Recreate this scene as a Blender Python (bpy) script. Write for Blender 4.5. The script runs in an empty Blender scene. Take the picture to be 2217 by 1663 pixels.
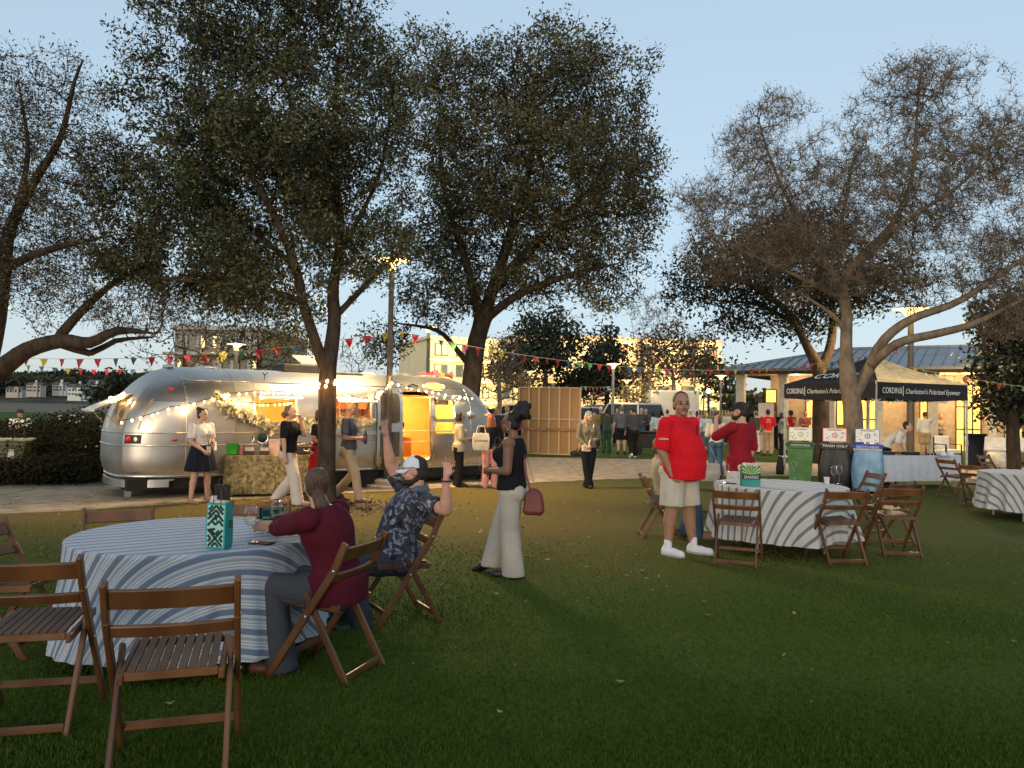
import bpy, bmesh, math, random
import numpy as np
from mathutils import Vector, Matrix, Quaternion, noise
R = math.radians
random.seed(7); np.random.seed(7)
S = bpy.context.scene
COL = S.collection

# ------------------------------------------------------------ camera
PW, PH, PF = 2217.0, 1663.0, 1675.0          # photograph size and focal length in its pixels
CAMH = 1.65
PITCH = math.atan((878 - PH / 2) / PF)
ROLL = R(1.0)
CF = Vector((0, math.cos(PITCH), math.sin(PITCH)))
_r0 = Vector((1, 0, 0)); _u0 = Vector((0, -math.sin(PITCH), math.cos(PITCH)))
CR = _r0 * math.cos(ROLL) + _u0 * math.sin(ROLL)
CU = _u0 * math.cos(ROLL) - _r0 * math.sin(ROLL)
cam_d = bpy.data.cameras.new("camera")
cam_d.sensor_width = 36; cam_d.lens = 36 * PF / PW
cam_d.clip_end = 5000; cam_d.clip_start = 0.05
cam = bpy.data.objects.new("camera", cam_d); COL.objects.link(cam)
M = Matrix((CR, CU, -CF)).transposed().to_4x4(); M.translation = (0, 0, CAMH)
cam.matrix_world = M
S.camera = cam

# ------------------------------------------------------------ world, sun, exposure
SUN_EL, SUN_AZ = R(8.0), R(192)              # low in the sky behind the camera
w = bpy.data.worlds.new("World"); S.world = w; w.use_nodes = True
wn = w.node_tree.nodes; wl = w.node_tree.links
bg = wn["Background"]
sky = wn.new("ShaderNodeTexSky"); sky.sky_type = 'NISHITA'; sky.sun_disc = False
sky.sun_elevation = SUN_EL; sky.sun_rotation = SUN_AZ
sky.air_density = 1.0; sky.dust_density = 1.2; sky.ozone_density = 4.8
gm = wn.new("ShaderNodeGamma"); gm.inputs[1].default_value = 0.27      # thin dusk air: little contrast from zenith to horizon
wl.new(sky.outputs[0], gm.inputs[0]); wl.new(gm.outputs[0], bg.inputs[0]); bg.inputs[1].default_value = 0.15
sd = bpy.data.lights.new("sun", 'SUN'); sd.energy = 0.34; sd.angle = R(24); sd.color = (1.0, 0.80, 0.58)
sun = bpy.data.objects.new("sun", sd); COL.objects.link(sun)
to_sun = Vector((math.sin(SUN_AZ) * math.cos(SUN_EL), math.cos(SUN_AZ) * math.cos(SUN_EL), math.sin(SUN_EL)))
sun.rotation_euler = to_sun.to_track_quat('Z', 'Y').to_euler()
vs = S.view_settings
vs.view_transform = 'Standard'; vs.look = 'None'; vs.gamma = 1; vs.use_curve_mapping = False
vs.exposure = 2.05
S.render.engine = 'CYCLES'
S.cycles.use_denoising = True
S.cycles.max_bounces = 6; S.cycles.transparent_max_bounces = 12
S.cycles.diffuse_bounces = 3; S.cycles.glossy_bounces = 3; S.cycles.transmission_bounces = 4
S.cycles.sample_clamp_indirect = 4.0
S.cycles.caustics_reflective = False; S.cycles.caustics_refractive = False

# ------------------------------------------------------------ measuring helpers (photo pixel -> place)
def ray(px, py):
    return CF * PF + CR * (px - PW / 2) - CU * (py - PH / 2)
def G(px, py, z=0.0):
    d = ray(px, py); t = (z - CAMH) / d.z
    return Vector((d.x * t, d.y * t, z))
def AT(px, py, y):
    d = ray(px, py); t = y / d.y
    return Vector((d.x * t, y, CAMH + d.z * t))
def XY(px, y, z=-0.1):
    "point at depth y and height z in the photo column px (roll neglected over small z)"
    p = AT(px, 960, y); return Vector((p.x, y, z))
def smooth(a, b, x):
    t = min(1, max(0, (x - a) / (b - a))); return t * t * (3 - 2 * t)
def zg(y):
    return .16 * (1 - smooth(2.8, 5.6, y)) - 0.1 * smooth(8.5, 12.0, y)
def Gg(px, py):
    p = G(px, py, 0)
    for _ in range(8): p = G(px, py, zg(p.y))
    return p

# ------------------------------------------------------------ materials
def _n(nt, t, **k):
    n = nt.nodes.new(t)
    for a, b in k.items(): setattr(n, a, b)
    return n
MATS = {}
def pm(name, col, rough=.75, metal=0.0, var=.18, scale=6.0, bump=0.0, bscale=60.0, col2=None, emit=None, es=0.0,
       spec=.4, stretch=(1, 1, 1), island=0.0, objvar=0.0, detail=4, transl=0.0):
    if name in MATS: return MATS[name]
    m = bpy.data.materials.new(name); m.use_nodes = True; MATS[name] = m
    nt = m.node_tree; b = nt.nodes["Principled BSDF"]
    tc = _n(nt, "ShaderNodeTexCoord"); mp = _n(nt, "ShaderNodeMapping"); mp.inputs[3].default_value = stretch
    nt.links.new(tc.outputs["Object"], mp.inputs[0])
    nz = _n(nt, "ShaderNodeTexNoise"); nz.inputs["Scale"].default_value = scale; nz.inputs["Detail"].default_value = detail
    nt.links.new(mp.outputs[0], nz.inputs["Vector"])
    if col2 is None: col2 = tuple(c * (1 - var * 1.6) for c in col); c1 = tuple(min(1, c * (1 + var)) for c in col)
    else: c1 = col
    rp = _n(nt, "ShaderNodeValToRGB")
    rp.color_ramp.elements[0].position = .32; rp.color_ramp.elements[1].position = .68
    rp.color_ramp.elements[0].color = (*col2, 1); rp.color_ramp.elements[1].color = (*c1, 1)
    nt.links.new(nz.outputs[0], rp.inputs[0])
    out = rp.outputs[0]
    if island or objvar:
        hv = _n(nt, "ShaderNodeHueSaturation")
        if island:
            g = _n(nt, "ShaderNodeNewGeometry"); src = g.outputs["Random Per Island"]; a = island
        else:
            g = _n(nt, "ShaderNodeObjectInfo"); src = g.outputs["Random"]; a = objvar
        mr = _n(nt, "ShaderNodeMapRange"); mr.inputs[3].default_value = 1 - a; mr.inputs[4].default_value = 1 + a
        nt.links.new(src, mr.inputs[0]); nt.links.new(mr.outputs[0], hv.inputs["Value"]); nt.links.new(out, hv.inputs["Color"])
        out = hv.outputs[0]
    nt.links.new(out, b.inputs["Base Color"])
    b.inputs["Roughness"].default_value = rough; b.inputs["Metallic"].default_value = metal
    b.inputs["Specular IOR Level"].default_value = spec
    if bump:
        bn = _n(nt, "ShaderNodeTexNoise"); bn.inputs["Scale"].default_value = bscale; bn.inputs["Detail"].default_value = 5
        nt.links.new(mp.outputs[0], bn.inputs["Vector"])
        bp = _n(nt, "ShaderNodeBump"); bp.inputs["Strength"].default_value = bump; bp.inputs["Distance"].default_value = .02
        nt.links.new(bn.outputs[0], bp.inputs["Height"]); nt.links.new(bp.outputs[0], b.inputs["Normal"])
    if emit:
        b.inputs["Emission Color"].default_value = (*emit, 1); b.inputs["Emission Strength"].default_value = es
    return m
def glassm(name, col=(1, 1, 1), mix=.25, rough=.05):
    if name in MATS: return MATS[name]
    m = bpy.data.materials.new(name); m.use_nodes = True; MATS[name] = m
    nt = m.node_tree; nt.nodes.clear()
    o = _n(nt, "ShaderNodeOutputMaterial"); t = _n(nt, "ShaderNodeBsdfTransparent"); g = _n(nt, "ShaderNodeBsdfGlossy")
    t.inputs[0].default_value = (*col, 1); g.inputs["Roughness"].default_value = rough
    lw = _n(nt, "ShaderNodeLayerWeight"); lw.inputs[0].default_value = mix
    mx = _n(nt, "ShaderNodeMixShader"); nt.links.new(lw.outputs["Facing"], mx.inputs[0])
    mr = _n(nt, "ShaderNodeMath", operation='MULTIPLY'); mr.inputs[1].default_value = .7
    nt.links.new(lw.outputs["Facing"], mr.inputs[0]); nt.links.new(mr.outputs[0], mx.inputs[0])
    nt.links.new(t.outputs[0], mx.inputs[1]); nt.links.new(g.outputs[0], mx.inputs[2]); nt.links.new(mx.outputs[0], o.inputs[0])
    return m
def emitm(name, col, s):
    if name in MATS: return MATS[name]
    m = bpy.data.materials.new(name); m.use_nodes = True; MATS[name] = m
    b = m.node_tree.nodes["Principled BSDF"]; b.inputs["Base Color"].default_value = (*[min(1, c * .8) for c in col], 1)
    b.inputs["Emission Color"].default_value = (*col, 1); b.inputs["Emission Strength"].default_value = s
    return m

# ------------------------------------------------------------ mesh helpers
def frame(d, up=Vector((0, 0, 1))):
    d = Vector(d).normalized()
    if abs(d.dot(up)) > .97: up = Vector((0, 1, 0)) if abs(d.y) < .9 else Vector((1, 0, 0))
    x = up.cross(d).normalized(); y = d.cross(x)
    return x, y, d
class MB:
    def __init__(s): s.v = []; s.f = []; s.m = []; s.cm = 0
    def add(s, vs, fs):
        n = len(s.v); s.v += [tuple(v) for v in vs]
        for f in fs: s.f.append(tuple(i + n for i in f)); s.m.append(s.cm)
        return s
    def box(s, c, size, rot=None, taper=1.0):
        hx, hy, hz = [q / 2 for q in size]; vs = []
        for z in (-1, 1):
            k = taper if z > 0 else 1
            for x, y in ((-1, -1), (1, -1), (1, 1), (-1, 1)):
                p = Vector((x * hx * k, y * hy * k, z * hz))
                if rot is not None: p = rot @ p
                vs.append(p + Vector(c))
        return s.add(vs, [(3, 2, 1, 0), (4, 5, 6, 7), (0, 1, 5, 4), (1, 2, 6, 5), (2, 3, 7, 6), (3, 0, 4, 7)])
    def bbox(s, a, b):
        return s.box([(p + q) / 2 for p, q in zip(a, b)], [abs(q - p) for p, q in zip(a, b)])
    def bar(s, p0, p1, w, h, up=Vector((0, 0, 1)), curve=0.0, n=1, cdir=None):
        p0 = Vector(p0); p1 = Vector(p1); x, y, d = frame(p1 - p0, up); rings = []
        for i in range(n + 1):
            t = i / n; c = p0.lerp(p1, t)
            if curve: c = c + (cdir if cdir is not None else y) * curve * (4 * t * (1 - t))
            rings.append([c + x * a * w / 2 + y * b * h / 2 for a, b in ((-1, -1), (1, -1), (1, 1), (-1, 1))])
        return s.loft(rings)
    def loft(s, rings, cap=True, closed=True):
        n = len(rings[0]); vs = [p for r in rings for p in r]; fs = []
        for i in range(len(rings) - 1):
            for j in range(n if closed else n - 1):
                a = i * n + j; b = i * n + (j + 1) % n
                fs.append((a, b, b + n, a + n))
        if cap and closed:
            fs.append(tuple(range(n - 1, -1, -1))); k = (len(rings) - 1) * n; fs.append(tuple(k + j for j in range(n)))
        return s.add(vs, fs)
    def tube(s, pts, rad, n=8, cap=True):
        pts = [Vector(p) for p in pts]
        if not hasattr(rad, '__len__'): rad = [rad] * len(pts)
        rings = []; x = None
        for i, p in enumerate(pts):
            d = pts[min(i + 1, len(pts) - 1)] - pts[max(i - 1, 0)]
            if d.length < 1e-9: d = Vector((0, 0, 1))
            d.normalize()
            if x is None: x, y, _ = frame(d)
            else:
                x = (x - d * x.dot(d)).normalized(); y = d.cross(x)
            rings.append([p + (x * math.cos(a) + y * math.sin(a)) * rad[i] for a in [2 * math.pi * k / n for k in range(n)]])
        return s.loft(rings, cap)
    def lathe(s, prof, n=16, c=(0, 0, 0), sx=1, sy=1):
        rings = [[Vector((c[0] + r * sx * math.cos(2 * math.pi * k / n), c[1] + r * sy * math.sin(2 * math.pi * k / n), c[2] + z)) for k in range(n)] for r, z in prof]
        return s.loft(rings)
    def ell(s, c, r, rot=None, nu=12, nv=8):
        c = Vector(c); rings = []
        if not hasattr(r, '__len__'): r = (r, r, r)
        for i in range(1, nv):
            th = math.pi * i / nv - math.pi / 2; rg = []
            for k in range(nu):
                a = 2 * math.pi * k / nu
                p = Vector((r[0] * math.cos(th) * math.cos(a), r[1] * math.cos(th) * math.sin(a), r[2] * math.sin(th)))
                rg.append(c + (rot @ p if rot is not None else p))
            rings.append(rg)
        q0 = Vector((0, 0, -r[2])); q1 = Vector((0, 0, r[2]))
        if rot is not None: q0 = rot @ q0; q1 = rot @ q1
        b = len(s.v); s.loft(rings, cap=False)
        s.v += [tuple(c + q0), tuple(c + q1)]; lo = len(s.v) - 2; hi = lo + 1; k0 = b + (nv - 2) * nu
        for k in range(nu):
            s.f.append((b + (k + 1) % nu, b + k, lo)); s.m.append(s.cm)
            s.f.append((k0 + k, k0 + (k + 1) % nu, hi)); s.m.append(s.cm)
        return s
    def rcone(s, p0, p1, r0, r1, n=10, fl=1.0, side=None):
        "tapered limb with rounded ends; fl flattens along `side`'s normal"
        p0 = Vector(p0); p1 = Vector(p1); d = p1 - p0; L = d.length
        x, y, d = frame(d, side if side is not None else Vector((0, 0, 1))); rings = []
        st = [(-r0 * .9, r0 * .42), (-r0 * .5, r0 * .85), (0, r0), (L * .33, r0 * .67 + r1 * .33), (L * .67, r0 * .33 + r1 * .67), (L, r1), (L + r1 * .5, r1 * .85), (L + r1 * .9, r1 * .42)]
        for t, r in st:
            rings.append([p0 + d * t + (x * math.cos(a) + y * math.sin(a) * fl) * r for a in [2 * math.pi * k / n for k in range(n)]])
        return s.loft(rings)
    def build(s, name, mats, parent=None, smooth=False, world=False, loc=None, bevel=0.0):
        me = bpy.data.meshes.new(name)
        vs = s.v
        if world and parent is not None:
            o = parent.location; vs = [(a - o.x, b - o.y, c - o.z) for a, b, c in vs]
        me.from_pydata(vs, [], s.f)
        if not isinstance(mats, (list, tuple)): mats = [mats]
        for m in mats: me.materials.append(m)
        if len(mats) > 1: me.polygons.foreach_set('material_index', s.m)
        if smooth: me.shade_smooth()
        if smooth == 'auto':
            me.set_sharp_from_angle(angle=R(35))
        me.update()
        o = bpy.data.objects.new(name, me); COL.objects.link(o)
        if parent is not None: o.parent = parent
        if loc is not None: o.location = loc
        if bevel:
            b = o.modifiers.new("bevel", 'BEVEL'); b.width = bevel; b.segments = 1; b.limit_method = 'ANGLE'
        return o
def npmesh(name, V, Fq, mat, parent=None, smooth=False, uv=None):
    "V (n,3) array, Fq (m,k) array of equal-sized faces"
    me = bpy.data.meshes.new(name); V = np.asarray(V, dtype=np.float32); Fq = np.asarray(Fq, dtype=np.int32); k = Fq.shape[1]
    me.vertices.add(len(V)); me.vertices.foreach_set('co', V.ravel())
    me.loops.add(Fq.size); me.loops.foreach_set('vertex_index', Fq.ravel())
    me.polygons.add(len(Fq)); me.polygons.foreach_set('loop_start', np.arange(0, Fq.size, k, dtype=np.int32))
    me.update(calc_edges=True)
    if smooth: me.shade_smooth()
    me.materials.append(mat)
    if uv is not None:
        l = me.uv_layers.new(name='uv'); l.data.foreach_set('uv', np.asarray(uv, dtype=np.float32)[Fq.ravel()].ravel())
    o = bpy.data.objects.new(name, me); COL.objects.link(o)
    if parent is not None: o.parent = parent
    return o
def tag(o, label=None, cat=None, group=None, kind=None):
    if label: o['label'] = label
    if cat: o['category'] = cat
    if group: o['group'] = group
    if kind: o['kind'] = kind
    return o
def empty(name, loc=(0, 0, 0), rz=0.0, label=None, cat=None, group=None):
    o = bpy.data.objects.new(name, None); COL.objects.link(o); o.location = loc; o.rotation_euler = (0, 0, rz)
    o.empty_display_size = .2
    return tag(o, label, cat, group)
def children(o): return [c for c in bpy.data.objects if c.parent is o]
def copy_tree(o, kids=None):
    c = o.copy(); COL.objects.link(c)
    for ch in list(o.children):
        d = ch.copy(); COL.objects.link(d); d.parent = c
        for g in list(ch.children):
            e = g.copy(); COL.objects.link(e); e.parent = d
    return c
def instance_mesh(o, name, parent, loc, rot=None, scale=None):
    c = bpy.data.objects.new(name, o.data); COL.objects.link(c); c.parent = parent; c.location = loc
    if rot is not None: c.rotation_euler = rot
    if scale is not None: c.scale = scale
    return c
# ------------------------------------------------------------ ground
def sheet(name, pts, z, mat, n=1, follow=True, label=None):
    "a flat paving sheet through world (x, y) outline points"
    bm = bmesh.new(); vs = [bm.verts.new((x, y, 0)) for x, y in pts]; bm.faces.new(vs)
    bmesh.ops.triangulate(bm, faces=bm.faces)
    bmesh.ops.subdivide_edges(bm, edges=bm.edges, cuts=n, use_grid_fill=True)
    for v in bm.verts: v.co.z = (zg(v.co.y) if follow else 0) + z
    me = bpy.data.meshes.new(name); bm.to_mesh(me); bm.free(); me.materials.append(mat)
    o = bpy.data.objects.new(name, me); COL.objects.link(o); o['kind'] = 'structure'; return o
def lawn_mat(k=1.0, name='lawn'):
    m = bpy.data.materials.new(name); m.use_nodes = True; nt = m.node_tree; b = nt.nodes["Principled BSDF"]
    g = _n(nt, "ShaderNodeNewGeometry")
    n1 = _n(nt, "ShaderNodeTexNoise"); n1.inputs["Scale"].default_value = .7; n1.inputs["Detail"].default_value = 6
    n2 = _n(nt, "ShaderNodeTexNoise"); n2.inputs["Scale"].default_value = 38; n2.inputs["Detail"].default_value = 5
    sx = _n(nt, "ShaderNodeSeparateXYZ"); nt.links.new(g.outputs["Position"], sx.inputs[0])
    for q in (n1, n2): nt.links.new(g.outputs["Position"], q.inputs["Vector"])
    r1 = _n(nt, "ShaderNodeValToRGB"); r1.color_ramp.elements[0].position = .35; r1.color_ramp.elements[1].position = .7
    r1.color_ramp.elements[0].color = (.034, .056, .0070, 1); r1.color_ramp.elements[1].color = (.070, .106, .013, 1)
    r2 = _n(nt, "ShaderNodeValToRGB"); r2.color_ramp.elements[0].position = .3; r2.color_ramp.elements[1].position = .75
    r2.color_ramp.elements[0].color = (.070, .056, .015, 1); r2.color_ramp.elements[1].color = (.19, .14, .042, 1)
    nt.links.new(n2.outputs[0], r1.inputs[0]); nt.links.new(n2.outputs[0], r2.inputs[0])
    # worn, dry turf, with lamplit gold put into its colour, in the strip beside the path (y 8..14), green in front of it
    mr = _n(nt, "ShaderNodeMapRange"); mr.inputs[1].default_value = 6.6; mr.inputs[2].default_value = 11.0
    ad = _n(nt, "ShaderNodeMath", operation='MULTIPLY_ADD'); ad.inputs[1].default_value = 3.2; nt.links.new(n1.outputs[0], ad.inputs[0])
    nt.links.new(sx.outputs[1], ad.inputs[2]); sb = _n(nt, "ShaderNodeMath", operation='SUBTRACT'); nt.links.new(ad.outputs[0], sb.inputs[0]); sb.inputs[1].default_value = 1.6
    nt.links.new(sb.outputs[0], mr.inputs[0])
    # less of the dry turf and painted gold to the right, under the other trees
    m2 = _n(nt, "ShaderNodeMapRange"); m2.inputs[1].default_value = 1.0; m2.inputs[2].default_value = 5.0; m2.inputs[3].default_value = 1; m2.inputs[4].default_value = .35
    nt.links.new(sx.outputs[0], m2.inputs[0])
    m3 = _n(nt, "ShaderNodeMapRange"); m3.inputs[1].default_value = 17.0; m3.inputs[2].default_value = 22.0; m3.inputs[3].default_value = 1; m3.inputs[4].default_value = .1
    nt.links.new(sx.outputs[1], m3.inputs[0])
    mu = _n(nt, "ShaderNodeMath", operation='MULTIPLY'); nt.links.new(mr.outputs[0], mu.inputs[0]); nt.links.new(m2.outputs[0], mu.inputs[1])
    mv = _n(nt, "ShaderNodeMath", operation='MULTIPLY'); nt.links.new(mu.outputs[0], mv.inputs[0]); nt.links.new(m3.outputs[0], mv.inputs[1])
    mx = _n(nt, "ShaderNodeMixRGB"); nt.links.new(mv.outputs[0], mx.inputs[0]); nt.links.new(r1.outputs[0], mx.inputs[1]); nt.links.new(r2.outputs[0], mx.inputs[2])
    for r_ in (r1, r2):
        for e in r_.color_ramp.elements: e.color = (*[c * k for c in e.color[:3]], 1)
    nt.links.new(mx.outputs[0], b.inputs["Base Color"]); b.inputs["Roughness"].default_value = .9; b.inputs["Specular IOR Level"].default_value = .1
    bp = _n(nt, "ShaderNodeBump"); bp.inputs["Strength"].default_value = .8; bp.inputs["Distance"].default_value = .03
    nt.links.new(n2.outputs[0], bp.inputs["Height"]); nt.links.new(bp.outputs[0], b.inputs["Normal"])
    return m
LAWN = lawn_mat()
xs = [-400, -120, -60, -40] + [-30 + i * 1.5 for i in range(60)] + [62, 90, 150, 400]
ys = [-30, -5] + [i * .75 for i in range(0, 40)] + [32, 36, 42, 50, 70, 100, 140, 200]
V = []; Fc = []
for y in ys:
    for x in xs:
        z = zg(y)
        if x < -14: z -= 2.2 * smooth(-14, -34, x) if False else 2.2 * smooth(14, 34, -x) * smooth(14, 26, y)
        if 1 < y < 60 and -14 < x < 40: z += .012 * noise.noise(Vector((x * .5, y * .5, 0)))
        V.append((x, y, z))
nx = len(xs)
for j in range(len(ys) - 1):
    for i in range(nx - 1): a = j * nx + i; Fc.append((a, a + 1, a + nx + 1, a + nx))
lawn = npmesh('lawn', V, Fc, LAWN, smooth=True); lawn['kind'] = 'structure'
# marsh and the far shore
marsh_m = pm('marsh_grass', (.16, .11, .055), rough=.95, col2=(.09, .07, .035), scale=.02, stretch=(1, 6, 1))
mb = MB(); mb.add([(-2500, 20, -2.5), (2500, 20, -2.5), (2500, 3000, -2.5), (-2500, 3000, -2.5)], [(0, 1, 2, 3)])
tag(mb.build('marsh', marsh_m), kind='structure')
mb = MB()
rng = random.Random(4); rows = []
for j, (yy, zz) in enumerate(((560, -2.4), (620, 3), (680, 10), (760, 13), (900, 6))):
    rows.append([(x, yy + 25 * noise.noise(Vector((x * .004, j, 0))), zz * (1 + .25 * noise.noise(Vector((x * .006, j, 3)))) if j else zz) for x in range(-900, 400, 20)])
mb.loft([[Vector(p) for p in r] for r in rows], cap=False, closed=False)
tag(mb.build('hills', pm('hill_brush', (.06, .055, .03), rough=.95, scale=.05, var=.4), smooth=True), kind='structure')

# paved path: gravelly concrete slabs with joints
path_m = pm('path_concrete', (.46, .36, .25), rough=.9, col2=(.24, .19, .125), scale=3.5, bump=.6, bscale=45, detail=8, spec=.2)
near = [(0, 1118), (130, 1109), (260, 1100), (420, 1088), (600, 1078), (760, 1069), (900, 1061), (1010, 1054), (1140, 1047), (1260, 1041), (1400, 1036), (1560, 1031), (1700, 1030), (1900, 1034), (2217, 1040)]
far = [(2217, 1014), (1900, 1008), (1700, 1004), (1560, 999), (1400, 995), (1280, 993), (1150, 991)]
nw = [G(x, y, -.1).xy for x, y in near]; fw = [G(x, y, -.1).xy for x, y in far]
left_far = [G(x, y, -.1).xy for x, y in ((235, 1046), (0, 1062))]
nw = [Vector((nw[0].x - 14, nw[0].y - 1.0))] + nw; nw.append(Vector((nw[-1].x + 20, nw[-1].y + 2)))
fw = [Vector((fw[0].x + 20, fw[0].y + 3))] + fw + [Vector((-5.5, 23.5)), Vector((-9.5, 17.4))] + left_far; fw.append(Vector((fw[-1].x - 14, fw[-1].y - .2)))
def px_at(poly, x):
    for a, b in zip(poly, poly[1:]):
        if min(a[0], b[0]) <= x <= max(a[0], b[0]) and abs(a[0] - b[0]) > 1e-6:
            t = (x - a[0]) / (b[0] - a[0]); return a[1] + (b[1] - a[1]) * t
    return None
# slabs follow the path; each one a piece of it, joints between
path = empty('path', (0, 14, -.1)); path['kind'] = 'structure'
ce = nw; fe = sorted(fw, key=lambda p: p.x); ns = 44; x0, x1 = -24, 30
for i in range(ns):
    a = x0 + (x1 - x0) * i / ns; b = x0 + (x1 - x0) * (i + 1) / ns - .016
    ya, yb, yc, yd = px_at(nw, a), px_at(nw, b), px_at(fe, b), px_at(fe, a)
    if None in (ya, yb, yc, yd): continue
    mb = MB(); n = 2
    h = .016
    pts = [(a, ya), (b, yb), (b, yc), (a, yd)]
    top = [Vector((x, y - 14, h)) for x, y in pts]; bot = [Vector((x, y - 14, -.08)) for x, y in pts]
    mb.loft([bot, top]); mb.build('slab', path_m, path)

# grass blades (stuff)
def blades(name, n, ymin, ymax, h0, mat, w0=.006, dense=None):
    u = np.random.rand(n); y = 1 / (1 / ymin + u * (1 / ymax - 1 / ymin))          # more of them near
    x = (np.random.rand(n) - .5) * 2 * (y * .68 + .5)
    sc = np.clip(y / 4.0, 1, 3); h = h0 * (.5 + np.random.rand(n)) * (1 + .15 * sc) * np.clip(1.15 - (y - 4) / 9, .3, 1); wd = w0 * sc * (.6 + .8 * np.random.rand(n))
    keep = np.random.rand(n) > np.clip((y - 5.5) / 6, 0, .95); keep &= ~((y > 11.0) & (np.abs(x) < 99) & (y > 11.2 + .12 * (x + 8))); x, y, sc, h, wd = x[keep], y[keep], sc[keep], h[keep], wd[keep]; n = len(x)
    a = np.random.rand(n) * 2 * np.pi; lean = .6 * h * np.random.rand(n); b = np.random.rand(n) * 2 * np.pi
    z0 = np.array([zg(v) for v in y]) - .004
    V = np.zeros((n, 3, 3)); V[:, 0] = np.c_[x - np.cos(a) * wd / 2, y - np.sin(a) * wd / 2, z0]; V[:, 1] = np.c_[x + np.cos(a) * wd / 2, y + np.sin(a) * wd / 2, z0]
    V[:, 2] = np.c_[x + np.cos(b) * lean, y + np.sin(b) * lean, z0 + h]
    o = npmesh(name, V.reshape(-1, 3), np.arange(3 * n).reshape(n, 3), mat); o['kind'] = 'stuff'; return o
blades('grass', 360000, 2.4, 15.0, .020, lawn_mat(1.45, 'grass_blades'))
def litter(name, pts, size, mat, z=.012):
    n = len(pts); V = np.zeros((n, 4, 3)); P = np.array(pts)
    a = np.random.rand(n) * 6.28; s = size * (.5 + np.random.rand(n)); t = (np.random.rand(n, 4) - .5) * s[:, None] * .7
    zz = np.array([zg(v) for v in P[:, 1]]) + z
    for k, (u, v) in enumerate(((-1, 0), (0, -.42), (1, 0), (0, .42))):
        V[:, k] = np.c_[P[:, 0] + (np.cos(a) * u - np.sin(a) * v) * s / 2, P[:, 1] + (np.sin(a) * u + np.cos(a) * v) * s / 2, zz + np.abs(t[:, k])]
    o = npmesh(name, V.reshape(-1, 3), np.arange(4 * n).reshape(n, 4), mat); o['kind'] = 'stuff'; return o
leaf_m = pm('fallen_leaf', (.21, .18, .11), rough=.6, col2=(.15, .11, .06), scale=2, island=.6)
pts = []
for _ in range(2600):
    y = 3.2 + 16 * random.random() ** .8; x = random.uniform(-.7, .7) * y
    if random.random() < (1 if (y > 6.5 and x < 1.5) else .10): pts.append((x, y))
litter('fallen_leaves', pts, .045, leaf_m)
mulch_c = Gg(740, 1098)
pts = [(mulch_c.x + random.gauss(0, .75), mulch_c.y + random.gauss(0, .5)) for _ in range(2600)]
litter('mulch', pts, .06, pm('mulch_chip', (.13, .085, .05), rough=.85, col2=(.05, .033, .02), scale=3, island=.7), z=.01)

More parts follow.
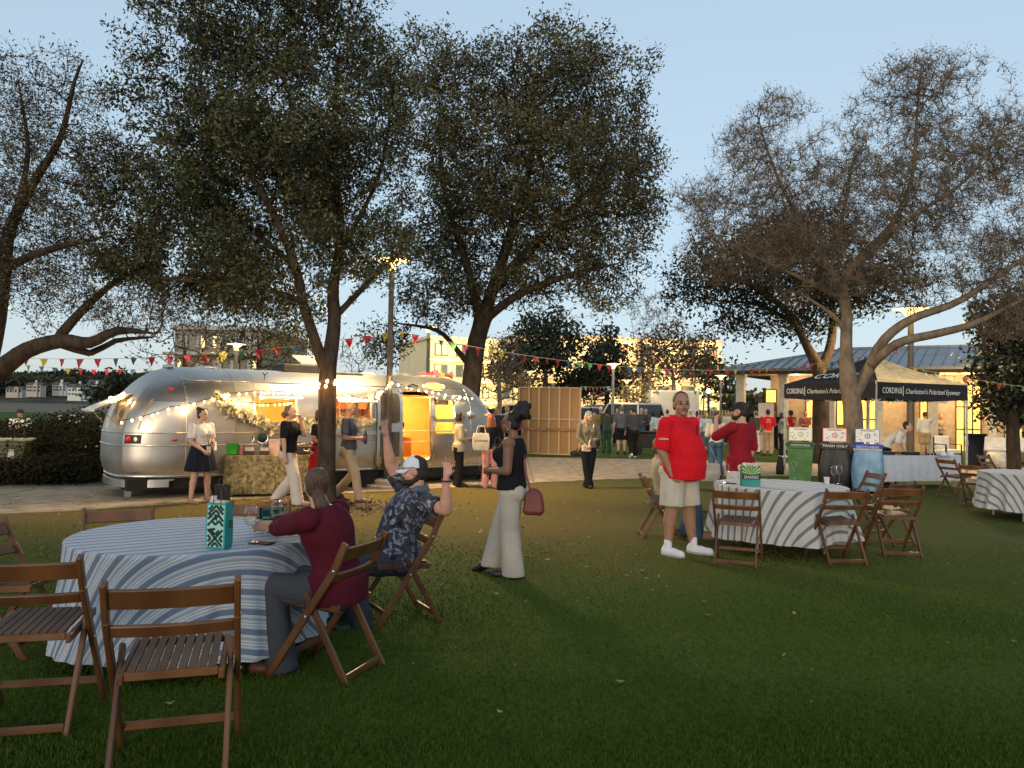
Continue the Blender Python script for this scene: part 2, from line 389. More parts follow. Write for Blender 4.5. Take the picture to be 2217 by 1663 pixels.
# ------------------------------------------------------------ trees
def grow(limbs, blobs, n_att, step=.24, infl=2.0, kill=.34, seed=0, iters=70, trop=.03, jit=.25):
    """space colonisation: limbs = [([(point, radius) ...])], blobs = [(centre, (rx, ry, rz))]; returns nodes, parent, radius"""
    rs = np.random.RandomState(seed)
    P = []; par = []; rad = []
    for L in limbs:
        pts = [Vector(p) for p, r in L]; rr = [r for p, r in L]; prev = -1
        if P:
            d = np.linalg.norm(np.array(P) - np.array(pts[0]), axis=1); prev = int(d.argmin())
        first = True
        rr[-1] = min(rr[-1], .014)
        for i in range(len(pts) - 1):
            n = max(2, int((pts[i + 1] - pts[i]).length / step))
            for k in range(0 if (first and prev < 0) else 1, n + 1):
                t = k / n
                a0 = pts[max(i - 1, 0)]; a1 = pts[i]; a2 = pts[i + 1]; a3 = pts[min(i + 2, len(pts) - 1)]
                q = .5 * ((2 * a1) + (a2 - a0) * t + (2 * a0 - 5 * a1 + 4 * a2 - a3) * t * t + (3 * a1 - a0 - 3 * a2 + a3) * t ** 3)
                P.append(tuple(q)); par.append(prev); rad.append(rr[i] * (1 - t) + rr[i + 1] * t); prev = len(P) - 1
            first = False
    nl = len(P)
    vols = np.array([b[1][0] * b[1][1] * b[1][2] for b in blobs]) ** .8; vols /= vols.sum()
    A = []
    for b, k in zip(blobs, rs.multinomial(n_att, vols)):
        v = rs.normal(size=(k, 3)); v /= np.linalg.norm(v, axis=1)[:, None]
        v *= (rs.rand(k) ** .42 * (1 + .55 * np.array([noise.noise(Vector(q) * 2.3 + Vector((seed, b[0][0], 0))) for q in v])))[:, None]; A.append(np.array(b[0]) + v * np.array(b[1]))
    A = np.concatenate(A)
    # clumps: drop attractors where a slow noise is low, so that the crown has gaps
    keep = np.array([noise.noise(Vector(a) * .95 + Vector((seed, 0, 0))) + .5 * noise.noise(Vector(a) * 2.4) > -.11 for a in A]); A = A[keep]
    P = [np.array(p, dtype=float) for p in P]; Pn = np.array(P)
    nd = np.full(len(A), 1e9); ni = np.zeros(len(A), dtype=int)
    for s0 in range(0, len(Pn), 200):
        d = np.linalg.norm(A[:, None] - Pn[None, s0:s0 + 200], axis=2); j = d.argmin(1); dm = d[np.arange(len(A)), j]
        u = dm < nd; nd[u] = dm[u]; ni[u] = j[u] + s0
    inf0 = 1e9
    for it in range(iters):
        act = nd < (inf0 if it < 14 else infl * 1.6)
        if not act.any(): break
        idx = ni[act]; D = A[act] - Pn[idx]; D /= np.maximum(np.linalg.norm(D, axis=1), 1e-6)[:, None]
        S_ = np.zeros((len(Pn), 3)); np.add.at(S_, idx, D); c = np.bincount(idx, minlength=len(Pn)); g = np.where(c > 0)[0]
        dr = S_[g] / c[g][:, None] + rs.normal(size=(len(g), 3)) * jit + np.array([0, 0, trop]); ln = np.linalg.norm(dr, axis=1); ok = ln > .05; g = g[ok]; dr = dr[ok] / ln[ok][:, None]
        new = Pn[g] + dr * step
        if not len(new): break
        base = len(Pn); Pn = np.concatenate([Pn, new]); par += list(g); rad += [0] * len(g)
        d = np.linalg.norm(A[:, None] - new[None], axis=2) if len(A) * len(new) < 6e6 else None
        if d is None:
            for s0 in range(0, len(new), 400):
                dd = np.linalg.norm(A[:, None] - new[None, s0:s0 + 400], axis=2); j = dd.argmin(1); dm = dd[np.arange(len(A)), j]; u = dm < nd; nd[u] = dm[u]; ni[u] = j[u] + base + s0
        else:
            j = d.argmin(1); dm = d[np.arange(len(A)), j]; u = dm < nd; nd[u] = dm[u]; ni[u] = j[u] + base
        k = nd > kill; A = A[k]; nd = nd[k]; ni = ni[k]
        if len(Pn) > 26000 or not len(A): break
    par = np.array(par); rad = np.array(rad, dtype=float); n = len(Pn)
    w_ = np.zeros(n); tip = np.ones(n, dtype=bool); tip[par[par >= 0]] = False; w_[tip] = 1.0
    order = np.arange(n)[::-1]
    for i in order:
        if par[i] >= 0: w_[par[i]] += w_[i]
    return Pn, par, rad, w_, nl, tip
def segs(P, par, rad, sel, sides):
    i = np.where(sel)[0]; a = P[par[i]]; b = P[i]; ra = rad[par[i]]; rb = rad[i]; ra = np.minimum(ra, rb * 1.9)
    d = b - a; L = np.linalg.norm(d, axis=1); L[L == 0] = 1; d = d / L[:, None]
    up = np.tile([0, 0, 1.], (len(i), 1)); up[np.abs(d[:, 2]) > .9] = [1., 0, 0]
    x = np.cross(up, d); x /= np.linalg.norm(x, axis=1)[:, None]; y = np.cross(d, x)
    b = b + d * (rb * .25)[:, None]
    V = []; 
    for k in range(sides):
        c, s = math.cos(6.2832 * k / sides), math.sin(6.2832 * k / sides); o = x * c + y * s
        V.append(a + o * ra[:, None]); V.append(b + o * rb[:, None])
    V = np.stack(V, 1).reshape(-1, 3); base = np.arange(len(i))[:, None] * 2 * sides; Fq = []
    for k in range(sides):
        q = (k + 1) % sides; Fq.append(base + np.array([2 * k, 2 * q, 2 * q + 1, 2 * k + 1]))
    return V, np.stack(Fq, 1).reshape(-1, 4)
def leaves_at(pts, n_per, spread, L, Wd, rs, drop=0.0):
    n = len(pts) * n_per; c = np.repeat(pts, n_per, 0) + rs.normal(size=(n, 3)) * spread
    d = rs.normal(size=(n, 3)); d[:, 2] -= drop; d /= np.linalg.norm(d, axis=1)[:, None]
    e = rs.normal(size=(n, 3)); e -= d * (e * d).sum(1)[:, None]; e /= np.linalg.norm(e, axis=1)[:, None]
    l = (L * (.6 + .8 * rs.rand(n)))[:, None]; w = (Wd * (.6 + .8 * rs.rand(n)))[:, None]
    V = np.stack([c - d * l / 2, c - e * w / 2 + d * l * .05, c + d * l / 2, c + e * w / 2 + d * l * .05], 1).reshape(-1, 3)
    return V, np.arange(4 * n).reshape(n, 4)
bark_a = pm('bark_dark', (.085, .060, .042), rough=.9, col2=(.035, .026, .02), scale=9, bump=.9, bscale=28, stretch=(1, 1, .35), spec=.1)
bark_b = pm('bark_pale', (.24, .185, .13), rough=.9, col2=(.12, .092, .065), scale=7, bump=.8, bscale=24, stretch=(1, 1, .5), spec=.1)
leaf_dark = pm('leaf_dark_olive', (.098, .100, .034), rough=.6, col2=(.032, .034, .014), scale=1.5, island=.6, spec=.35)
leaf_brown = pm('leaf_brown_olive', (.21, .155, .09), rough=.65, col2=(.062, .050, .024), scale=1.2, island=.6, spec=.3)
leaf_green = pm('leaf_deep_green', (.030, .042, .018), rough=.6, col2=(.016, .022, .010), scale=1.5, island=.5, spec=.3)
leaf_red = pm('leaf_russet', (.14, .060, .032), rough=.7, col2=(.07, .035, .02), scale=1.5, island=.5, spec=.2)
def tree(y, limbs, blobs, n_att, label, leaf, bark, lf=(6, .10, .085, .04), seed=0, tip_r=.006, name='tree', group=None, step=.24, kill=.34, jit=.25,
         leaf_frac=1.0, drop=0.0, twig=0, expo=2.35, cat='tree', gz=-.1):
    """limbs in photo pixels at depth y: [[(px, py, dy, radius_m), ...], ...]; blobs: (px, py, rx_px, ry_px, dy, rdepth_m)"""
    Ls = [[(AT(px, py, y + dy), r) for px, py, dy, r in L] for L in limbs]
    Ls[0][0] = (Vector((Ls[0][0][0].x, y, gz - .1)), Ls[0][0][1])
    B = []
    for b in blobs:
        c = AT(b[0], b[1], y + b[4]); k = (y + b[4]) / PF; B.append((c, (b[2] * k, b[5] if b[5] else b[2] * k * .8, b[3] * k)))
    P, par, rad, w_, nl, tip = grow(Ls, B, n_att, step=step, kill=kill, seed=seed, jit=jit)
    pipe = tip_r * np.power(np.maximum(w_, 1), 1 / expo); rad = np.where(np.arange(len(P)) < nl, np.maximum(rad, np.minimum(pipe, rad * 1.15)), np.minimum(pipe, .11))
    for i in range(nl, len(P)): rad[i] = min(rad[i], rad[par[i]] * .92 if par[i] < nl else rad[par[i]])
    root = empty(name, (P[0][0], y, gz), 0, label, cat, group); off = np.array(root.location)
    P0 = P - off; hp = par >= 0; ar = np.arange(len(P)); lim = ar < nl
    V1, F1 = segs(P0, par, rad, hp & lim, 9)
    # roughen the trunk
    V1 = V1 + np.array([[0.0, 0, 0]]) 
    npmesh('trunk', V1, F1, bark, root, smooth=True)
    big = hp & ~lim & (rad > tip_r * 3); sm = hp & ~lim & ~big
    V2, F2 = segs(P0, par, rad, big, 5)
    if len(V2): npmesh('branches', V2, F2, bark, root, smooth=True)['kind'] = 'stuff'
    V3, F3 = segs(P0, par, rad, sm, 3)
    rs = np.random.RandomState(seed + 5)
    if twig and len(P):
        src = P0[sm]; t = np.repeat(src, twig, 0); n = len(t); d = rs.normal(size=(n, 3)); d[:, 2] += .5; d /= np.linalg.norm(d, axis=1)[:, None]
        e = t + d * (step * (.5 + rs.rand(n)))[:, None]; PP = np.concatenate([t, e]); pr = np.concatenate([np.full(n, -1), np.arange(n)]); rr = np.concatenate([np.full(n, tip_r * .8), np.full(n, tip_r * .55)])
        s2 = np.zeros(2 * n, dtype=bool); s2[n:] = True; V4, F4 = segs(PP, pr, rr, s2, 3); F3 = np.concatenate([F3, F4 + len(V3)]) if len(V3) else F4; V3 = np.concatenate([V3, V4]); tips2 = e
    if len(V3): npmesh('twigs', V3, F3, bark, root)['kind'] = 'stuff'
    thin = P0[~lim & (rad < tip_r * 4)]
    if twig: thin = np.concatenate([thin, tips2[rs.rand(len(tips2)) < .5]])
    if leaf_frac < 1: thin = thin[rs.rand(len(thin)) < leaf_frac]
    if lf[0] and len(thin):
        V5, F5 = leaves_at(thin, lf[0], lf[1], lf[2], lf[3], rs, drop); o = npmesh('crown', V5, F5, leaf, root); o['kind'] = 'stuff'
    TREES.append((label[:24], len(P), len(thin) * lf[0]))
    return root
TREES = []
NEAR_Y = Gg(706, 1096).y
tree(NEAR_Y, [[(706, 1096, 0, .20), (706, 1040, 0, .165), (708, 940, 0, .15), (709, 860, 0, .155), (709, 842, 0, .16), (711, 800, 0, .14), (724, 700, .1, .115), (722, 620, .2, .10), (738, 500, .3, .075), (722, 300, .3, .05), (735, 110, .2, .03)],
              [(704, 800, 0, .11), (680, 730, -.1, .09), (655, 650, -.2, .085), (643, 590, -.3, .075), (600, 480, -.4, .06), (540, 370, -.4, .045), (470, 260, -.3, .025)],
              [(722, 690, .1, .06), (780, 630, .4, .05), (850, 560, .6, .035)], [(655, 655, -.2, .06), (570, 625, -.7, .045), (440, 610, -1.0, .03), (310, 600, -1.1, .02)],
              [(735, 520, .3, .05), (660, 330, .9, .035), (600, 100, 1.0, .025)], [(728, 560, .3, .05), (820, 380, .9, .035), (850, 200, 1.0, .02)], [(640, 580, -.3, .05), (520, 480, .6, .035), (380, 420, 1.0, .02)]],
     [(590, 40, 250, 110, .3, 1.8), (470, 210, 190, 140, 0, 1.7), (400, 400, 190, 120, 0, 1.7), (620, 330, 230, 200, .2, 2.2), (780, 260, 100, 220, .3, 1.6), (430, 570, 190, 90, -.3, 1.6),
      (560, 620, 170, 85, 0, 1.6), (770, 500, 120, 130, .2, 1.5), (610, 725, 60, 50, .3, .5), (290, 570, 90, 55, -.2, .8), (330, 190, 50, 60, 0, .6), (860, 190, 50, 100, .3, .8), (640, 500, 200, 110, .2, 1.8), (350, 500, 110, 60, 0, 1)],
     26000, 'big leafy oak whose string-lit trunk stands in front of the silver trailer', leaf_dark, bark_a, lf=(11, .075, .080, .033), seed=3, twig=1, step=.15, kill=.16, expo=2.6)
tree(21.5, [[(1010, 1010, 0, .34), (1014, 900, 0, .285), (1022, 820, 0, .265), (1032, 740, 0, .25), (1046, 695, 0, .23), (1062, 640, 0, .17), (1108, 500, .3, .14), (1150, 340, .5, .08), (1140, 200, .5, .04)],
            [(1040, 705, 0, .16), (1028, 640, -.3, .13), (1000, 540, -.5, .10), (960, 400, -.5, .06), (950, 200, -.4, .03)], [(1050, 692, 0, .14), (1120, 640, -.5, .11), (1220, 600, -.9, .08), (1340, 570, -1.2, .04)],
            [(1022, 800, 0, .09), (985, 752, -.4, .075), (945, 715, -.8, .06), (860, 700, -1.1, .035)], [(1062, 640, 0, .12), (1180, 510, .8, .09), (1290, 400, 1.2, .06), (1370, 330, 1.3, .03)], [(1080, 600, 0, .10), (1220, 480, -.8, .07), (1340, 460, -1.2, .03)]],
     [(1180, 200, 210, 90, 0, 3), (1300, 340, 120, 170, 0, 2.5), (1030, 300, 170, 170, 0, 2.6), (1160, 420, 240, 150, 0, 3.2), (950, 150, 90, 80, 0, 1.5), (1290, 540, 120, 90, 0, 2), (1000, 520, 150, 100, 0, 2.2),
      (1290, 640, 90, 45, -.5, 1.2), (960, 640, 110, 50, -.3, 1.5), (830, 735, 55, 60, -.6, 1), (1390, 400, 50, 150, 0, 1.2), (1120, 600, 130, 60, 0, 2), (1240, 140, 120, 50, 0, 1.5)],
     26000, 'broad oak rising behind the silver trailer near its door end', pm('leaf_mid_olive', (.112, .104, .040), rough=.6, col2=(.042, .040, .018), scale=1.2, island=.6, spec=.3), bark_a, lf=(11, .12, .118, .048), seed=8, tip_r=.008, step=.23, kill=.26, twig=1, expo=2.6)
tree(12.8, [[(-75, 1100, 0, .34), (-70, 930, 0, .28), (-52, 850, 0, .26), (-30, 815, 0, .22), (8, 795, 0, .16), (60, 758, -.1, .135), (130, 738, -.2, .12), (195, 742, -.3, .09), (255, 716, -.4, .07), (335, 722, -.5, .04)],
            [(-50, 850, 0, .2), (-12, 720, 0, .14), (6, 600, 0, .12), (20, 500, 0, .10), (70, 400, 0, .075), (130, 300, 0, .05), (160, 180, 0, .03), (180, 130, 0, .02)],
            [(120, 738, -.2, .09), (180, 670, 0, .07), (250, 610, .3, .05), (340, 560, .5, .03)], [(10, 580, 0, .08), (110, 540, -.4, .06), (240, 510, -.6, .03)], [(30, 480, 0, .06), (60, 330, .5, .04), (40, 180, .6, .02)],
            [(140, 744, -.2, .07), (195, 765, 0, .055), (250, 738, .2, .045), (330, 730, .3, .025)], [(-10, 640, 0, .08), (-80, 450, 0, .05), (-90, 300, 0, .03)]],
     [(120, 190, 90, 70, 0, 1.2), (40, 300, 120, 110, 0, 1.6), (190, 380, 110, 110, 0, 1.4), (90, 500, 160, 110, 0, 1.8), (250, 520, 110, 90, 0, 1.2), (330, 640, 90, 60, -.2, 1), (110, 640, 120, 60, 0, 1.2), (-60, 450, 120, 220, 0, 1.5), (230, 690, 120, 30, -.3, .6), (20, 200, 60, 60, 0, 1)],
     17000, 'bare-limbed oak at the left edge with a long low limb over the hedge', pm('leaf_pale_olive', (.13, .10, .045), rough=.6, col2=(.065, .055, .025), scale=1.2, island=.55, spec=.3), bark_a, lf=(5, .08, .055, .024), seed=12, tip_r=.0042, twig=3, step=.17, kill=.19, expo=2.6)
T3Y = 17.6
tree(T3Y, [[(1850, 1020, 0, .25), (1848, 940, 0, .215), (1846, 880, 0, .21), (1838, 830, 0, .20), (1832, 760, 0, .135), (1833, 680, 0, .125), (1825, 620, 0, .115), (1860, 560, .1, .08), (1935, 480, .2, .06), (1975, 380, .3, .04), (1985, 250, .3, .025), (1995, 140, .3, .02)],
           [(1852, 850, 0, .15), (1885, 790, -.1, .13), (1915, 735, -.3, .11), (1975, 690, -.5, .095), (2080, 650, -.8, .075), (2217, 560, -1, .045), (2330, 500, -1, .03)],
           [(1878, 800, -.1, .11), (1940, 745, -.6, .10), (2030, 722, -.9, .09), (2110, 700, -1.1, .075), (2230, 640, -1.3, .05)],
           [(1828, 630, 0, .10), (1770, 540, .3, .055), (1700, 420, .6, .035), (1660, 320, .7, .02), (1640, 250, .7, .02)],
           [(1850, 580, .1, .08), (1960, 480, -.6, .045), (2090, 390, -.9, .03), (2170, 280, -1, .025)], [(1826, 650, 0, .06), (1730, 600, -.5, .05), (1600, 540, -.9, .03), (1520, 490, -1, .015)],
           [(1800, 580, .2, .05), (1830, 440, .8, .04), (1850, 330, .8, .02)], [(1832, 720, 0, .07), (1800, 680, -.2, .05), (1740, 640, -.3, .03)]],
     [(1990, 210, 130, 90, .3, 1.6), (1670, 300, 110, 80, .5, 1.4), (1590, 430, 120, 90, .3, 1.5), (1840, 370, 140, 90, .4, 1.6), (2120, 330, 120, 110, 0, 1.6), (1740, 480, 190, 110, 0, 2), (1980, 440, 190, 130, 0, 2.2),
      (2170, 560, 110, 100, -.4, 1.4), (1600, 560, 120, 60, -.2, 1.4), (2180, 690, 90, 55, -.8, 1.0), (2150, 640, 90, 45, -.9, 1.0), (1780, 590, 150, 60, 0, 1.5), (2000, 580, 130, 60, -.3, 1.5), (2230, 420, 80, 160, 0, 1.4)],
     17000, 'pale forked oak with few leaves standing at the front of the black tent', leaf_brown, bark_b, lf=(1, .08, .055, .024), seed=21, tip_r=.0052, step=.18, kill=.195, twig=8, jit=.5, expo=2.6)
tree(26, [[(1776, 985, 0, .30), (1777, 900, 0, .27), (1777, 830, 0, .26), (1772, 800, 0, .22), (1745, 745, 0, .14), (1700, 670, -.4, .11), (1610, 610, -.9, .08), (1500, 570, -1.3, .04)],
          [(1778, 800, 0, .18), (1800, 740, .2, .15), (1800, 650, .3, .11), (1760, 560, .4, .06)], [(1720, 700, -.2, .09), (1640, 660, .5, .06), (1540, 650, .8, .03)], [(1798, 720, .2, .09), (1860, 640, .8, .06), (1930, 600, 1.0, .03)]],
     [(1560, 600, 120, 60, 0, 2.4), (1650, 560, 140, 80, 0, 3), (1470, 640, 50, 40, 0, 1.2), (1760, 640, 120, 80, 0, 3), (1640, 690, 110, 40, 0, 2), (1870, 620, 110, 60, 0, 2.5), (1730, 520, 120, 60, 0, 2.5)],
     6500, 'dark oak growing behind the black tent in front of the pavilion', leaf_green, bark_a, lf=(8, .18, .16, .075), seed=31, tip_r=.009, step=.28, kill=.31, twig=1, expo=2.6)
tree(23, [[(2196, 1010, 0, .2), (2192, 900, 0, .17), (2188, 780, 0, .10), (2185, 680, 0, .05)]],
     [(2190, 800, 80, 90, 0, 1.6), (2200, 700, 70, 60, 0, 1.4), (2150, 860, 40, 40, 0, .8), (2260, 800, 70, 110, 0, 1.6)],
     6000, 'dark dense evergreen at the right edge beside the pavilion', pm('leaf_blackgreen', (.016, .022, .010), rough=.6, island=.5, scale=2), bark_a, lf=(16, .18, .17, .09), seed=41, tip_r=.012, step=.28, kill=.3, twig=1)
def small_tree(px, top, base_py, y, blobs, n, label, leaf, lf, seed, bark=bark_a, r=.16, twig=1, group='park trees beyond the lawn', **k):
    return tree(y, [[(px, base_py, 0, r), (px + 2, base_py * .6 + top * .4, 0, r * .8), (px - 2, base_py * .3 + top * .7, 0, r * .35)]], blobs, int(n * 3.2), label, leaf, bark, lf, seed, tip_r=k.pop('tip_r', .02), step=k.pop('step', .5), kill=k.pop('kill', .55), twig=twig, group=group, gz=k.pop('gz', -.2), **k)
small_tree(1180, 720, 925, 62, [(1180, 712, 75, 28, 0, 3), (1170, 765, 85, 40, 0, 3), (1230, 745, 40, 30, 0, 2), (1120, 790, 60, 50, 0, 2)], 650, 'round-topped pine above the wooden stage flat', leaf_green, (7, .4, .45, .2), 51, r=.3)
small_tree(1312, 712, 925, 66, [(1312, 722, 20, 22, 0, 1), (1312, 765, 42, 35, 0, 2), (1314, 815, 60, 42, 0, 2.4), (1250, 830, 50, 40, 0, 2.4)], 650, 'dark cone-shaped conifer behind the central lamp post', leaf_green, (9, .35, .42, .2), 52, r=.25)
small_tree(1457, 730, 925, 48, [(1440, 755, 65, 45, 0, 2.4), (1490, 790, 55, 40, 0, 2), (1400, 800, 50, 40, 0, 2), (1500, 745, 50, 30, 0, 2)], 1100, 'russet-leaved tree with a pale trunk behind the parked vans', leaf_red, (4, .28, .28, .13), 53, bark=bark_b, r=.17, twig=2)
small_tree(1080, 740, 925, 46, [(1075, 790, 55, 60, 0, 2.2), (1130, 830, 50, 35, 0, 1.8), (1040, 820, 35, 40, 0, 1.6), (1100, 760, 40, 30, 0, 2)], 1100, 'bare grey tree in front of the lit apartment block', leaf_red, (1, .3, .2, .1), 54, bark=bark_b, r=.16, twig=3)
small_tree(1390, 640, 925, 58, [(1400, 660, 45, 40, 0, 2), (1430, 700, 60, 30, 0, 2)], 380, 'thin leafless tree reaching above the apartment roof', leaf_red, (0, .3, .2, .1), 55, bark=bark_b, r=.15, twig=3)
small_tree(1560, 780, 925, 52, [(1560, 830, 40, 40, 0, 2), (1530, 800, 40, 30, 0, 2)], 320, 'low leafy tree left of the pavilion roof', leaf_dark, (8, .3, .34, .16), 56, r=.15)
small_tree(1370, 800, 925, 44, [(1372, 860, 34, 30, 0, 1.6), (1400, 840, 24, 22, 0, 1.4)], 300, 'small golden-lit tree beside the middle lamp posts', pm('leaf_golden', (.14, .11, .03), rough=.6, island=.5, scale=2), (8, .25, .26, .12), 57, r=.1)
small_tree(400, 650, 905, 30, [(400, 690, 60, 60, 0, 1.8), (340, 740, 40, 35, 0, 1.4), (450, 720, 60, 50, 0, 1.6), (420, 770, 70, 30, 0, 1.6)], 1000, 'slender tree with thin foliage behind the rear end of the trailer', leaf_brown, (5, .2, .16, .08), 58, r=.12, step=.55, kill=.7, tip_r=.014, twig=2)
small_tree(560, 640, 905, 33, [(560, 690, 70, 60, 0, 2), (620, 740, 45, 40, 0, 1.4), (500, 730, 60, 50, 0, 1.6), (560, 770, 90, 30, 0, 1.6)], 1000, 'bushy tree behind the trailer roof near the distant white lamp', leaf_dark, (5, .2, .2, .1), 59, r=.13, step=.55, kill=.7, tip_r=.014, twig=2)
small_tree(778, 740, 905, 34, [(775, 785, 34, 28, 0, 1.2), (745, 760, 26, 30, 0, 1)], 260, 'small leafless tree seen between the oak trunk and the lamp pole', leaf_brown, (1, .2, .14, .07), 60, r=.08, step=.5, kill=.6, tip_r=.013, twig=3)
small_tree(622, 735, 905, 24, [(622, 745, 38, 32, 0, 1.2)], 260, 'yellow-green leafy tree just behind the trailer roof', pm('leaf_yellowgreen', (.17, .13, .02), rough=.6, island=.5, scale=2), (9, .16, .15, .07), 61, r=.08, step=.4, kill=.5, tip_r=.012)
small_tree(220, 830, 900, 60, [(255, 832, 30, 22, 0, 1.6), (225, 850, 40, 15, 0, 1.6)], 160, 'dark round tree at the marsh edge behind the trailer rear', leaf_green, (12, .3, .35, .18), 62, r=.12)
# far wood across the marsh
def wood(name, x0, x1, y0, y1, n, zf, s, mat, z0=-2.5):
    rs = np.random.RandomState(9); c = rs.rand(n, 3); x = x0 + (x1 - x0) * c[:, 0]; y = y0 + (y1 - y0) * c[:, 1]
    h = np.array([zf(a, b) for a, b in zip(x, y)]); z = z0 + h * (c[:, 2] ** .6)
    d = rs.normal(size=(n, 3)); d /= np.linalg.norm(d, axis=1)[:, None]; e = rs.normal(size=(n, 3)); e -= d * (e * d).sum(1)[:, None]; e /= np.linalg.norm(e, axis=1)[:, None]
    P = np.stack([x, y, z], 1); V = np.stack([P - d * s, P - e * s * .8, P + d * s, P + e * s * .8], 1).reshape(-1, 3)
    o = npmesh(name, V, np.arange(4 * n).reshape(n, 4), mat); o['kind'] = 'stuff'; return o
def bump_h(a, b):
    return 17 + 10 * max(0, noise.noise(Vector((a * .018, b * .02, 0)))) + 5 * abs(noise.noise(Vector((a * .07, b * .05, 2)))) + (b - 560) * .045
wood('woods', -640, -180, 600, 760, 42000, bump_h, 1.7, pm('far_wood', (.055, .052, .026), rough=.9, island=.5, scale=.02, col2=(.03, .03, .018)))
wood('woods', -72, 420, 150, 175, 26000, lambda a, b: 5.5 + 3 * noise.noise(Vector((a * .05, 0, 0))) + 1.5 * noise.noise(Vector((a * .2, b, 0))), .7, pm('park_edge_wood', (.075, .065, .03), rough=.9, island=.5, scale=.05), z0=-.4)
wood('undergrowth', -6, 34, 57, 61, 14000, lambda a, b: 1.9 + .5 * noise.noise(Vector((a * .3, 0, 0))), .17, pm('edge_shrub', (.03, .036, .015), rough=.9, island=.5, scale=.5), z0=-.3)
# hedge and rough ground behind the path at the left
hedge_m = pm('hedge_leaf', (.026, .024, .010), rough=.8, island=.6, scale=2, col2=(.010, .010, .005), spec=.1)
def bush(px, y, rx, rz, zc, n, s, mat, label, seed, ry=None, group='shrubs between the path and the marsh', name='shrub'):
    rs = np.random.RandomState(seed); c = XY(px, y, -.1); root = empty(name, c, 0, label, 'shrub', group)
    v = rs.normal(size=(n, 3)); v /= np.linalg.norm(v, axis=1)[:, None]; lump = np.array([1 + .35 * noise.noise(Vector(q) * 1.7 + Vector((seed, 0, 0))) + .12 * noise.noise(Vector(q) * 5) for q in v])
    r = (rs.rand(n) ** .3) * lump; P = v * r[:, None] * np.array([rx, ry or rx * .7, rz]) + np.array([0, 0, zc]); P = P[P[:, 2] > .01]; P[:, 2] *= .84
    V, Fq = leaves_at(P, 1, .02, s, s * .5, rs); npmesh('foliage', V, Fq, mat, root)['kind'] = 'stuff'
    stems = MB()
    for k in range(9):
        a = rs.rand() * 6.28; stems.tube([(0, 0, -.05), (math.cos(a) * rx * .3, math.sin(a) * rx * .2, rz * .6), (math.cos(a) * rx * .7, math.sin(a) * rx * .5, rz * 1.2)], [.02, .014, .006], 4)
    stems.build('stem', bark_a, root); return root
hl = ['dark leafy shrub beside the olive utility box', 'tall dark shrub in the hedge with white blossoms', 'dense dark shrub in the middle of the hedge', 'dark shrub against the rear bumper of the trailer', 'low dark shrub in front of the hedge by the path', 'low spreading shrub at the far left of the path', 'dark shrub under the propped rear awning of the trailer', 'dark shrub behind the utility box at the frame edge']
for i, (px, y, rx, rz, zc) in enumerate([(80, 17.4, 1.1, .62, .55), (60, 19.5, 1.6, .75, .8), (140, 18.6, 1.2, .85, .75), (205, 16.8, .8, .8, .7), (150, 16.0, 1.2, .38, .32), (40, 15.6, 1.2, .32, .28), (190, 19.5, 1.3, .95, .85), (-60, 18.2, 1.3, .8, .7)]):
    bush(px, y, rx, rz, zc, 5200, .075, hedge_m, hl[i], 70 + i)
for i, px in enumerate([(-10), 60, 120]):
    bush(px, 16.6 - i * .2, .8, .22, .18, 1600, .12, pm('dry_tuft', (.26, .15, .06), rough=.8, island=.5, scale=2), ['orange dry grass tuft at the frame edge', 'orange dry grass tuft below the utility box', 'small orange grass tuft in the hedge'][i], 90 + i, group='dry grass tufts in the hedge', name='grass_tuft')
rs_ = np.random.RandomState(3)
pts = [(XY(random.uniform(95, 215), 16.2 + random.random(), 0).x, 0) for _ in range(4)]
mb = MB()
for k in range(24):
    px = random.choice([random.gauss(120, 18), random.gauss(155, 20), random.gauss(215, 8)]); py = random.choice([random.gauss(905, 10), random.gauss(985, 12)]); p = AT(px, py, 15.9 + random.random() * .6)
    mb.box(p, (.035, .02, .025), Matrix.Rotation(random.random() * 3, 3, 'Y'))
tag(mb.build('blossoms', pm('blossom_white', (.30, .31, .31), rough=.6)), kind='stuff')
# ------------------------------------------------------------ silver trailer
TL = Vector((-4.05, 16.53, -.1)); TA = math.atan2(.606, .795)
TU = Vector((math.cos(TA), math.sin(TA), 0)); TN = Vector((-math.sin(TA), math.cos(TA), 0))
trailer = empty('travel_trailer', TL, TA, 'long rounded silver travel trailer with string lights and an open door', 'trailer')
HALF, HB, Z0, ZT = 4.15, 1.2, .36, 2.38          # z above the trailer's own ground
def side(px, py, y=-HB):
    "local (x, z) where the photo pixel meets the trailer's near side"
    d = ray(px, py); n = TN; p0 = TL + TN * y; o = Vector((0, 0, CAMH)); t = (p0 - o).dot(n) / d.dot(n); q = o + d * t - TL
    return q.dot(TU), q.z
def prof(z):
    if z < .75: b = HB - .10 * ((.75 - z) / .39) ** 2.2
    elif z < 1.5: b = HB
    else: b = HB * max(0.0, 1 - ((z - 1.5) / (ZT - 1.5)) ** 2.7) ** (1 / 2.2)
    if z < .95: a = HALF - .10 * max(0, (.7 - z) / .34) ** 2
    else: a = HALF - 1.3 * (1 - math.sqrt(max(0, 1 - ((z - .95) / (ZT + .02 - .95)) ** 2)))
    return a, max(b, .02)
CX = 2.2
def plan_p(z): return 3.7 - 1.5 * smooth(1.0, 2.2, z)
